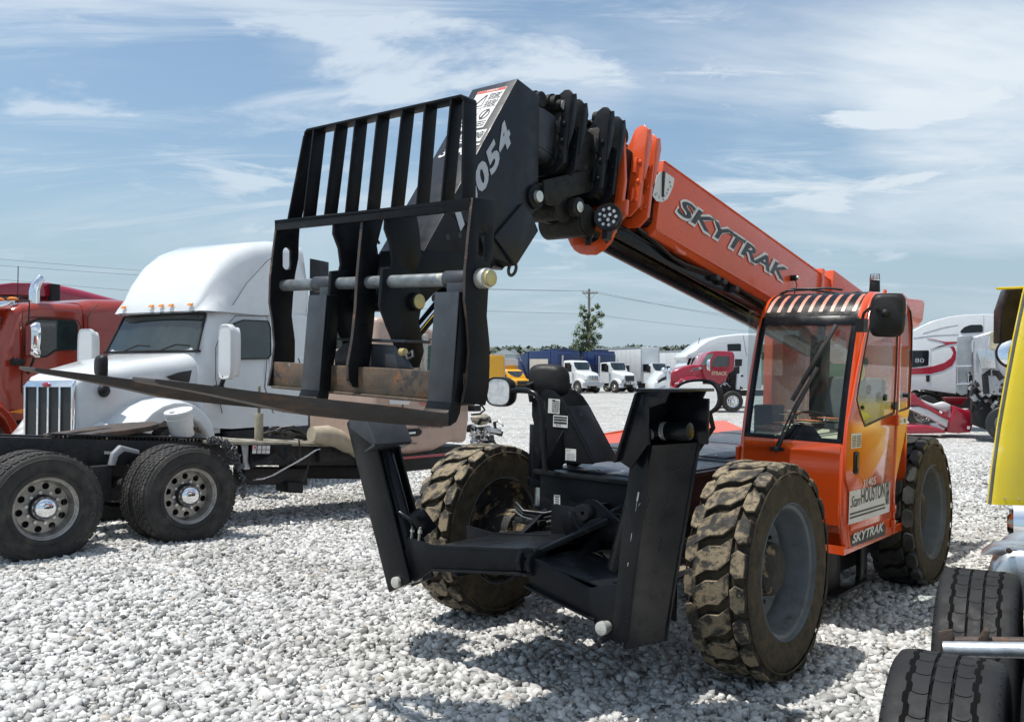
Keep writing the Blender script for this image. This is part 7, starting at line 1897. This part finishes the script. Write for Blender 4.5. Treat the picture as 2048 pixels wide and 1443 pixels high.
# right-hand wrecks
cR = lambda *p: crop(1800, 600, 4.81, p)
x0 = (1900 - 1024) / FPX * 29
JF = Frame.at((x0, 29, ground_z(x0, 29)), 1.9)
jt = empty('semi_tractor', JF, 'white sleeper tractor with crimson swoosh stripe behind the telehandler cab', 'truck')
traced(JF, 'cab', cR((-60, 330), (0, 300), (130, 290), (220, 240), (330, 195), (470, 160), (620, 140), (800, 133), (955, 137), (955, 870), (540, 885), (540, 900), (250, 862), (110, 865), (-60, 870)), 1.05, -1.05, M_white, jt, .09, 3)
decal(JF, 'sleeper_window', cR((578, 300), (620, 258), (680, 238), (780, 236), (797, 250), (795, 308), (640, 316), (590, 316)), 1.054, M_glassblack, jt)
decal(JF, 'door_window', cR((60, 485), (275, 482), (278, 500), (272, 625), (255, 632), (60, 655)), 1.054, M_glassblack, jt)
def arc_band(F, outer, inner, v, m, t, nm): decal(F, nm, cR(*(outer + inner[::-1])), v, m, t)
arc_band(JF, [(60, 660), (200, 652), (320, 635), (430, 600), (490, 555), (512, 510), (500, 470), (480, 448)], [(60, 715), (300, 708), (420, 675), (500, 630), (535, 570), (540, 500), (530, 465), (515, 445)], 1.054, M_crimson, jt, 'swoosh_stripe')
decal(JF, 'swoosh_tail', cR((260, 368), (330, 378), (430, 400), (550, 398), (548, 415), (470, 428), (380, 440), (300, 472), (440, 425), (400, 400)), 1.054, M_crimson, jt)
decal(JF, 'door_handle', cR((250, 722), (285, 722), (282, 785), (252, 785)), 1.054, M_plastic, jt, .02)
for q in (((293, 460), (297, 460), (297, 862), (293, 862)), ((803, 145), (807, 145), (807, 300), (803, 300)), ((130, 360), (330, 335), (560, 325), (560, 330), (330, 341), (130, 368)), ((540, 240), (560, 235), (430, 262), (220, 320), (220, 316), (420, 258))):
    decal(JF, 'panel_gap', cR(*q), 1.053, M_grey_ink, jt, .004)
mb = MB(); p_ = cR((145, 600), (232, 600)); on_side(JF, 1.066, '80', *p_[0], *p_[1], .14, 0); mb.build('window_number', M_grey_ink, jt, normals=False)
traced(JF, 'side_extender', cR((955, 155), (985, 155), (985, 850), (955, 860)), 1.0, -1.0, M_plastic, jt, .02)
mb = MB(); rnd = random.Random(31)
for k_ in range(46):
    p = JF.hit(*cR((rnd.uniform(150, 620), rnd.uniform(855, 930)))[0], 1, rnd.uniform(.3, 1.0)); d = Vector((rnd.uniform(-1, 1), rnd.uniform(-.6, .6), rnd.uniform(-.3, .3))) * .35
    mb.beam(p, p + d, .1, .05, (0, 0, 1), rnd.choice((0, 0, 1)))
mb.plate(JF.V(.5, cR((60, 880), (960, 880), (960, 1040), (60, 1040))), 1, -.5, .5)
mb.build('chassis', [M_dark, M_silver], jt, .01)
hub = JF.hit(*cR((215, 1085))[0], 1, 1.0); wheel(jt, hub.x, .95, hub.z, D=1.0, side=1, dual=False)
# grey stripped sleeper shell with exposed engine
x0 = (1960 - 1024) / FPX * 25
LF = Frame.at((x0, 25, ground_z(x0, 25)), 2.0)
lt_ = empty('semi_tractor', LF, 'stripped grey tractor with exposed engine and ladder rack, beside the yellow panel', 'truck')
traced(LF, 'cab', cR((690, 355), (800, 320), (950, 280), (1100, 280), (1400, 290), (1400, 960), (800, 900), (700, 800), (690, 600)), .95, -.95, M_silver, lt_, .06)
traced(LF, 'side_panel', cR((545, 500), (552, 350), (600, 338), (700, 335), (680, 420), (690, 620), (660, 700), (650, 900), (590, 915), (535, 880)), 1.0, .9, mat('grey_panel', (.27, .29, .31), .4, metal=.2, var=.08), lt_, .02)
decal(LF, 'vent_hood', cR((738, 482), (905, 482), (920, 655), (780, 655)), .96, M_alu, lt_, .10, .01)
decal(LF, 'dirty_door', cR((868, 310), (960, 285), (955, 480), (868, 480)), .955, mat('yellowed_panel', (.45, .40, .28), .5, var=.2), lt_, .01)
for q in (((540, 635), (690, 630)), ((545, 805), (660, 800)), ((700, 375), (695, 500)), ((860, 350), (850, 430)), ((545, 635), (550, 805)), ((650, 700), (655, 800))):
    mb = MB(); a, b = [LF.hit(*p, 1, 1.04) for p in cR(*q)]; mb.tube([a, b], .022, 8); mb.build('ladder_rail', M_chrome, lt_)
mb = MB(); rnd = random.Random(8)
for k_ in range(110):
    p = LF.hit(*cR((rnd.uniform(680, 1030), rnd.uniform(690, 1050)))[0], 1, rnd.uniform(.2, 1.0)); d = Vector((rnd.uniform(-1, 1), rnd.uniform(-.5, .5), rnd.uniform(-1, 1))) * .25
    if k_ % 2: mb.tube([p, p + d * .5 + Vector((.03, 0, .05)), p + d], rnd.uniform(.02, .06), 6, rnd.choice((0, 0, 0, 0, 1, 2)))
    else: mb.beam(p, p + d, rnd.uniform(.08, .2), rnd.uniform(.04, .12), (0, 0, 1), rnd.choice((0, 0, 0, 0, 1)))
q = [LF.hit(*p, 1, .9) for p in cR((830, 900), (815, 720), (860, 695), (940, 705), (980, 760))]; mb.tube(q, .10, 12)
mb.plate(LF.V(.6, cR((700, 860), (1300, 960), (1300, 1270), (900, 1270), (700, 1200))), 1, -.6, .5)
mb.build('engine', [M_dark, M_silver, M_rusty], lt_, .01)
hub = LF.hit(*cR((1020, 1150))[0], 1, .9); wheel(lt_, hub.x, .9, .5, D=1.0, side=1, dual=False, tm=M_rubberclean)
# torn-off crimson hood lying on the gravel
x0 = (1890 - 1024) / FPX * 26.5
UF = Frame.at((x0, 26.5, ground_z(x0, 26.5)), 1.85)
ut = empty('torn_hood', UF, 'torn-off crimson and white truck hood lying on the gravel by the wrecks', 'truck hood')
def thick(F, name, pts, v0, v1, m, bevel=.03): mb = MB(); mb.plate(F.V(v0, cR(*pts)), 1, v1, v0); return mb.build(name, m, ut, bevel, smooth=45)
thick(UF, 'hood_shell', [(500, 1008), (560, 1030), (640, 1055), (720, 1070), (760, 1060), (800, 1020), (840, 985), (885, 1005), (890, 1030), (860, 1100), (790, 1135), (715, 1150), (680, 1270), (560, 1280), (440, 1270), (480, 1130), (510, 1060)], .9, -.5, M_crimson, .05)
thick(UF, 'white_flank', [(100, 1030), (180, 1020), (300, 1060), (420, 1130), (470, 1150), (455, 1225), (380, 1190), (280, 1130), (100, 1050)], .95, .6, M_white)
thick(UF, 'fender_edge', [(100, 880), (150, 910), (190, 960), (280, 1020), (400, 1090), (470, 1130), (460, 1150), (370, 1110), (250, 1040), (160, 1010), (100, 1010)], 1.0, .3, M_crimson)
thick(UF, 'inner_flank', [(200, 950), (280, 985), (330, 1000), (420, 975), (495, 1010), (480, 1050), (440, 1080), (330, 1040), (240, 1000)], .8, .5, M_boxwhite)
thick(UF, 'bumper_panel', [(60, 1205), (280, 1203), (440, 1255), (440, 1278), (60, 1285)], 1.2, -.3, M_crimson)
thick(UF, 'headlight', [(300, 1190), (340, 1175), (400, 1215), (440, 1235), (420, 1250), (310, 1240)], .9, .5, M_lens, .02)
thick(UF, 'number_patch', [(648, 1210), (675, 1212), (672, 1240), (646, 1240)], .915, .88, M_sticker, 0)
thick(UF, 'inner_liner', [(200, 925), (260, 910), (330, 935), (380, 985), (300, 990), (230, 965)], .5, .2, M_plastic)
thick(UF, 'rear_edge', [(410, 930), (660, 935), (600, 1010), (500, 1000), (440, 975)], -.2, -.5, mat('dark_crimson_paint', (.13, .01, .015), .4, var=.2))

# ------------------------------------------------ yellow tractor at the right edge, seen from behind
YF = Frame.at((1.30, 2.62, 0.0), math.pi + .55)
yt_ = empty('semi_tractor', YF, 'yellow tractor at the right edge with near rear tyres, galvanised tube and mirror', 'truck')
for u, v in ((-.04, 0), (1.34, 0), (1.34, -.34), (-.04, -.34)):
    ww = empty('wheel', (u, v, .487)); ww.parent = yt_; ww.rotation_euler = (0, R(40 * u), 0)
    mb = MB(); Rr, w = .492, .150
    pr = [(.29, -w * .72), (.30, -w * .9), (.36, -w * 1.02), (.44, -w * 1.02), (.468, -w * .98), (.485, -w * .90), (.490, -w * .78), (Rr, -w * .60)]
    for x in (-.56, -.18, .18, .56):
        pr += [(Rr, w * x - .005), (Rr - .012, w * x - .003), (Rr - .012, w * x + .003), (Rr, w * x + .005)]
    pr += [(Rr, w * .60), (.490, w * .78), (.485, w * .90), (.468, w * .98), (.44, w * 1.02), (.36, w * 1.02), (.30, w * .9), (.29, w * .72)]
    mb.lathe(pr, (0, 0, 0), (0, 1, 0), 96)
    to = mb.build('tyre', M_wornrubber, ww, smooth=40)
    mb = MB(); nS = 36; nA = 144
    def cyl_pt(y, a, r): return (r * math.cos(a), y * w, r * math.sin(a))
    def strip_on(fy, a0, a1, n, hw, r, along):
        """thin cut following the drum: fy(t) -> (y, angle)"""
        A = []; B = []
        for k_ in range(n + 1):
            t = k_ / n; y, a = fy(t)
            if along: A.append(cyl_pt(y - hw / w, a, r)); B.append(cyl_pt(y + hw / w, a, r))
            else: A.append(cyl_pt(y, a - hw / Rr, r)); B.append(cyl_pt(y, a + hw / Rr, r))
        mb.grid([A, B])
    for i in range(nS):
        a0 = 2 * math.pi * i / nS; st = 2 * math.pi / nS
        for c, (y0, y1) in enumerate(((-.52, -.18), (-.18, .18), (.18, .52))):
            off = (.0, .45, .2)[c]
            strip_on(lambda t: (y0 + .01 + (y1 - y0 - .02) * t, a0 + st * (off + .16 * math.sin(math.pi * t) + .02 * math.sin(9 * t))), 0, 1, 8, .0016 if c != 1 else .0009, Rr + .0006, False)
    for yc, amp, hw in ((-.56, .022, .0075), (-.18, .012, .0028), (.18, .012, .0028), (.56, .022, .0075)):
        strip_on(lambda t: (yc + amp * (1 if int(t * nS * 2 + .25) % 2 else -1), t * 2 * math.pi), 0, 1, nA * 2, hw, Rr + .0008, True)
    for i in range(nS * 2):
        for sg in (-1, 1):
            a0 = 2 * math.pi * i / (nS * 2)
            strip_on(lambda t: (sg * (.90 + .07 * t), a0 + .01 * t), 0, 1, 2, .002, .482, False)
    mb.build('tread_cuts', mat('groove_rubber', (.004, .004, .004), .9, spec=.1), to, smooth=0, normals=False)
    truck_rim(1.01, .28, 1, True).build('rim', [M_rimalu, M_alu], ww)
mb = MB()
a = YF.hit(1888, 1297, 0, .42); b = YF.hit(2100, 1300, 0, .42)
mb.tube([a, b + (b - a) * .6], .026, 20); tb = mb.build('galvanised_tube', M_galv, yt_, smooth=50)
mb = MB(); c2_ = YF.hit(1905, 1283, 0, .52); d2_ = YF.hit(2100, 1285, 0, .52); mb.tube([c2_, d2_], .02, 8)
q = [YF.hit(*p, 0, .50) for p in ((1876, 1262), (1905, 1258), (1908, 1300), (1880, 1302))]; mb.prism([x_ for x_ in q], [x_ + Vector((.015, 0, 0)) for x_ in q])
q = [YF.hit(*p, 0, .46) for p in ((1955, 1280), (1968, 1258), (1978, 1262), (1976, 1285))]; mb.prism(q, [x_ + Vector((.05, 0, 0)) for x_ in q]); mb.build('rusty_bracket', M_rusty, yt_, .003)
mb = MB(); mb.box(-1.2, 6.5, -1.15, -.9, .75, 1.0); mb.box(-.4, 1.9, -.75, -.55, .3, .9); mb.build('chassis', M_dark, yt_, .01)
# round tank end and step beyond the wheels
mb = MB(); c = YF.hit(2050, 1165, 0, 2.2); mb.lathe([(0, -.02), (.12, -.02), (.16, 0), (.17, .03), (.17, .6), (0, .6)], c, (1, 0, 0), 40)
mb.build('air_tank', M_alu, yt_, smooth=45)
mb = MB(); q = [YF.hit(*p, 0, 2.2) for p in ((1960, 1110), (1985, 1094), (2020, 1090), (2075, 1096), (2075, 1112), (2010, 1108))]; mb.prism(q, [x_ + Vector((.15, 0, .01)) for x_ in q])
c = YF.hit(2018, 1098, 0, 2.18); mb.cyl(c, c + Vector((-.03, 0, 0)), .018, 12, 1); mb.build('tank_strap', [M_alu, M_rusty], yt_, .004)
mb = MB(); c = YF.hit(2036, 1048, 0, 3.6); mb.lathe([(.0, .06), (.05, .06), (.12, .0), (.18, .02), (.20, -.08), (0, -.1)], c, (0, 1, .0), 28); mb.cyl(c + Vector((0, 0, -.4)), c + Vector((0, 0, .1)), .05, 12); mb.build('front_hub', M_chrome, yt_, smooth=45)
# yellow cab side
PF = Frame.at((2.545, 4.65, 0), .10)
ed = [PF.hit(*p, 0, 0) for p in ((1983, 1008), (1992, 930), (2003, 850), (2017, 770), (2034, 680), (2053, 590), (2076, 500), (2106, 400))]
mb = MB(); rows = []
for e in ed: rows.append([Vector((-.02, e.y - .012, e.z)), Vector((.0, e.y, e.z)), Vector((.012, e.y + .02, e.z)), Vector((.02, e.y + .10, e.z)), Vector((-.02, e.y + .30, e.z - .01)), Vector((-.14, e.y + .50, e.z - .02)), Vector((-.35, e.y + .65, e.z - .02)), Vector((-.9, e.y + .75, e.z - .03))])
fr0 = [r for r in rows]; bk0 = [[p + Vector((-.02, .004, 0)) for p in r] for r in rows]
mb.grid(fr0); mb.grid(bk0); mb.grid([fr0[0], bk0[0]]); mb.grid([fr0[-1], bk0[-1]])
RY = (YF.I @ PF.M)
yp = mb.build('cab_panel', M_yellow, yt_, 0, mat4=RY, smooth=60)
mb = MB()
mb.tube([(-.008, e.y - .006, e.z) for e in ed], .009, 8)
mb.build('edge_trim', mat('grey_edge_trim', (.13, .13, .12), .6, var=.3), yp, 0)
mb = MB()
for k_ in range(5): mb.sphere((.016, ed[0].y + .06 + .07 * k_, ed[0].z + .035 - .002 * k_), .006, 8)
mb.build('rivet_row', M_alu, yp)['kind'] = 'stuff'
body('hood', [ring(4.9, 1.05, .75, 1.50, .25, 0, .94), ring(6.6, 1.05, .75, 1.52, .25, 0, .94), ring(8.0, 1.03, .75, 1.50, .25, 0, .92), ring(8.3, 1.0, .75, 1.48, .2), ring(10.0, .8, .75, 1.40, .25)], M_yellow, yt_).location = (0, -1.22, 0)
# mirrors
MFm = Frame.at((2.80, 5.05, 0), .10)
mm = empty('door_mirror', (0, 0, 0)); mm.parent = yt_; mm.matrix_local = YF.I @ MFm.M
q = [MFm.hit(*p, 0, 0) for p in ((2013, 576), (2060, 570), (2062, 690), (1997, 686), (1998, 620))]
mb = MB(); mb.prism(q, [x_ + Vector((-.10, .01, 0)) for x_ in q]); mb.build('mirror_housing', mat('brown_black_plastic', (.030, .022, .020), .35, var=.4, vscale=9), mm, .012)
mb = MB(); q2 = [MFm.hit(*p, 0, .012) for p in ((2019, 583), (2056, 578), (2057, 682), (2003, 680), (2004, 624))]; mb.prism(q2, [x_ + Vector((.004, 0, 0)) for x_ in q2]); mb.build('mirror_glass', mat('dull_dark_mirror', (.05, .045, .045), .15, metal=.5, var=.3), mm)
mb = MB(); q = MFm.hit(2030, 580, 0, .02); mb.tube([q + Vector((0, -.1, .01)), q + Vector((0, .2, .02))], .008, 6); mb.build('mirror_bracket', M_yellow, mm)
mb = MB(); c = MFm.hit(2026, 706, 0, .03); nrm = Vector((.9, -.22, .22)).normalized()
mb.lathe([(0, .022), (.03, .0205), (.06, .014), (.080, .004)], c, nrm, 36, 1, closed=False); mb.lathe([(.080, .006), (.088, .006), (.090, -.01), (.07, -.03), (0, -.035), (0, -.01), (.08, -.005)], c, nrm, 36, 0); mb.build('spot_mirror', [M_plastic, M_mirror], mm, smooth=50)

# ================================================================== POLE, WIRES, TREES
def ppos(px, d): return ((px - 1024) / FPX * d)
PX, PD = ppos(1178.5, 84), 84.0
gz = ground_z(PX, PD)
pl = empty('utility_pole', (PX, PD, gz), 'wooden utility pole with double crossarm rising behind the leafy tree', 'utility pole')
mb = MB(); topz = 1.8 + (758.5 - 577) * PD / FPX - gz
mb.cyl((0, 0, 0), (0, 0, topz), .17, 12, r2=.11); mb.build('pole', mat('weathered_wood', (.22, .20, .17), .85, var=.2, vscale=4, bump=.3), pl)
mb = MB(); za = 1.8 + (758.5 - 586) * PD / FPX - gz
for y in (-.12, .12): mb.beam((-.55 * 1.15, y, za), (.75 * 1.1, y, za + .02), .09, .11)
for sg in (-.5, .6): mb.beam((sg, -.1, za - .02), (.02, -.1, za - .75), .04, .03)
mb.build('crossarm', mat('grey_wood', (.25, .23, .20), .85, var=.2), pl)
mb = MB()
for x in (-.6, -.25, .35, .75): mb.lathe([(0, 0), (.05, 0), (.07, .05), (.05, .1), (.07, .15), (0, .2)], (x, 0, za + .06), (0, 0, 1), 10)
mb.build('insulator', M_grey_ink, pl)
def wire(pts, label, r_=.012):
    mb = MB(); V3 = []
    for i in range(len(pts) - 1):
        a, b = Vector(pts[i]), Vector(pts[i + 1]); n = 10
        for k in range(n + (1 if i == len(pts) - 2 else 0)):
            t = k / n; p = a.lerp(b, t); p.z -= 4 * t * (1 - t) * (b - a).length * .010; V3.append(p)
    mb.tube(V3, r_, 5); o = mb.build('overhead_wire', M_plastic, None); tag(o, label, 'wire', 'overhead wires strung along the utility pole')
def sky_pt(px, py, d): return ((px - 1024) / FPX * d, d, 1.8 + (758.5 - py) * d / FPX)
ins = lambda x: (PX + x, PD, gz + za + .22)
wire([sky_pt(-120, 507, 70), ins(-.6), sky_pt(1700, 655, 110)], 'highest overhead wire running through the pole crossarm')
wire([sky_pt(-120, 521, 71), ins(.35), sky_pt(1700, 665, 112)], 'second overhead wire just under the highest one')
wire([sky_pt(-120, 547, 72), (PX, PD - .2, gz + za - 2.0), sky_pt(1700, 672, 108)], 'lowest overhead wire passing behind the tree top')
def leaf_cloud(mb, centres, n, size, rnd, mats_):
    for _ in range(n):
        c, r_ = rnd.choice(centres); d = Vector((rnd.gauss(0, 1), rnd.gauss(0, 1), rnd.gauss(0, 1))).normalized() * r_ * rnd.random() ** .7
        p = Vector(c) + d; a = Vector((rnd.uniform(-1, 1), rnd.uniform(-1, 1), rnd.uniform(-.6, .6))).normalized(); b = a.orthogonal().normalized(); s = size * rnd.uniform(.6, 1.3)
        mb.add([p - a * s, p + b * s * .55, p + a * s, p - b * s * .55], [(0, 1, 2, 3)], rnd.randrange(mats_))
def leaf_mat(name, c): 
    m = mat(name, c, .6, var=.3, vscale=1.2); b = m.node_tree.nodes['Principled BSDF']; b.inputs['Transmission Weight'].default_value = 0.0
    return m
LM = [leaf_mat('leaf_green', (.09, .13, .05)), leaf_mat('leaf_light_green', (.15, .19, .08)), leaf_mat('leaf_dark_green', (.05, .08, .035))]
TRD = 81.0; TX = ppos(1174, TRD); tg = ground_z(TX, TRD)
tr = empty('young_tree', (TX, TRD, tg), 'narrow ragged green tree growing in front of the utility pole', 'tree')
rnd = random.Random(17); mb = MB(); cents = []
H_ = 1.8 + (758.5 - 612) * TRD / FPX - tg
mb.tube([(0, 0, 0), (.05, 0, 1.5), (-.05, 0, 3.5), (.05, 0, H_ * .8)], [.14, .11, .08, .03], 8)
def trp(px, py): return Vector(((px - 1024) / FPX * TRD - TX, 0, 1.8 + (758.5 - py) * TRD / FPX - tg))
shape = [(1165, 615, 7), (1196, 612, 6), (1200, 628, 8), (1190, 640, 8), (1163, 628, 6), (1170, 642, 9), (1180, 652, 11), (1158, 655, 8), (1200, 650, 7), (1152, 668, 9), (1168, 668, 12), (1186, 668, 11), (1198, 672, 7), (1156, 682, 10), (1175, 684, 13), (1190, 684, 9), (1150, 692, 10), (1165, 698, 13), (1182, 698, 11), (1178, 628, 5), (1145, 697, 7), (1205, 630, 4), (1140, 701, 6), (1172, 712, 15)]
for x, y, r_ in shape:
    p = trp(x, y); p.y = rnd.uniform(-.5, .5); cents.append((p, r_ * TRD / FPX * 1.15)); cents.append((p * .5 + trp(1176, min(y + 12, 708)) * .5 + Vector((0, p.y * .5, 0)), r_ * TRD / FPX * .6))
    mb.tube([(0, 0, max(.5, p.z - 1.0)), (p.x * .5, p.y * .5, p.z - .4), p], [.04, .025, .01], 5)
mb.build('trunk', mat('bark', (.10, .08, .06), .9, var=.3, bump=.4), tr)
mb = MB(); leaf_cloud(mb, cents, 8500, .085, rnd, 3); mb.build('crown', LM, tr, 0, smooth=0, normals=False)
# distant tree line and scattered far houses
mb = MB(); rnd = random.Random(23); cl = []
for k_ in range(330):
    px = 930 + rnd.uniform(0, 1150) ; d = rnd.uniform(230, 300); x = ppos(px, d)
    hpx = 692 + 8 * mnoise.noise((px * .02, 0, 0)) + (4 if px < 1010 else 0)
    zt_ = 1.8 + (758.5 - hpx) * d / FPX
    r_ = rnd.uniform(2.2, 4.0)
    for z in (zt_ - r_ * .9, zt_ - r_ * 2.2): cl.append(((x + rnd.uniform(-1, 1), d, z), r_))
for k_ in range(200):
    px = -150 + rnd.uniform(0, 1080); d = rnd.uniform(230, 300); x = ppos(px, d); r_ = rnd.uniform(2.2, 4.0); zt_ = 1.8 + (758.5 - 700) * d / FPX
    for z in (zt_ - r_, zt_ - r_ * 2.4): cl.append(((x, d, z), r_))
leaf_cloud(mb, cl, 60000, .85, rnd, 3)
o = mb.build('treeline', [leaf_mat('far_leaf', (.030, .048, .026)), leaf_mat('far_leaf_light', (.045, .068, .036)), leaf_mat('far_leaf_dark', (.022, .034, .022))], None, 0, smooth=0, normals=False)
tag(o, 'low distant line of woods along the horizon', 'woods', kind='stuff')
mb = MB(); mb.grid([[(x, y, -.2 + 10.3 * min(1, max(0, (y - 190) / 70)) + 1.0 * mnoise.noise((x * .01, y * .01, 0))) for x in range(-500, 520, 20)] for y in (180, 200, 230, 260, 300, 340)])
hl = mb.build('hills', mat('grassy_slope', (.045, .062, .035), .95, var=.3, vscale=.05), None); tag(hl, kind='structure')
for px, py, d, w_, lb in ((1010, 703, 215, 5.5, 'small pale house among the far trees, left one'), (1027, 703, 220, 3.0, 'small white shed right of the pale far house')):
    x = ppos(px, d); z = 1.8 + (758.5 - py) * d / FPX
    h_ = empty('far_house', (x, d, z - 2.4), lb, 'house')
    mb = MB(); mb.box(-w_ / 2, w_ / 2, -2, 2, -2, 1.6); mb.build('wall', M_boxwhite, h_)
    mb = MB(); mb.prism([(-w_ / 2 - .3, -2.3, 1.6), (w_ / 2 + .3, -2.3, 1.6), (0, -2.3, 3.0)], [(-w_ / 2 - .3, 2.3, 1.6), (w_ / 2 + .3, 2.3, 1.6), (0, 2.3, 3.0)]); mb.build('roof', M_boxwhite if px == 1010 else M_silver, h_)
    mb = MB(); mb.box(-.5, .5, -2.06, -2.0, -.6, .6); mb.build('window', M_glassblack, h_)
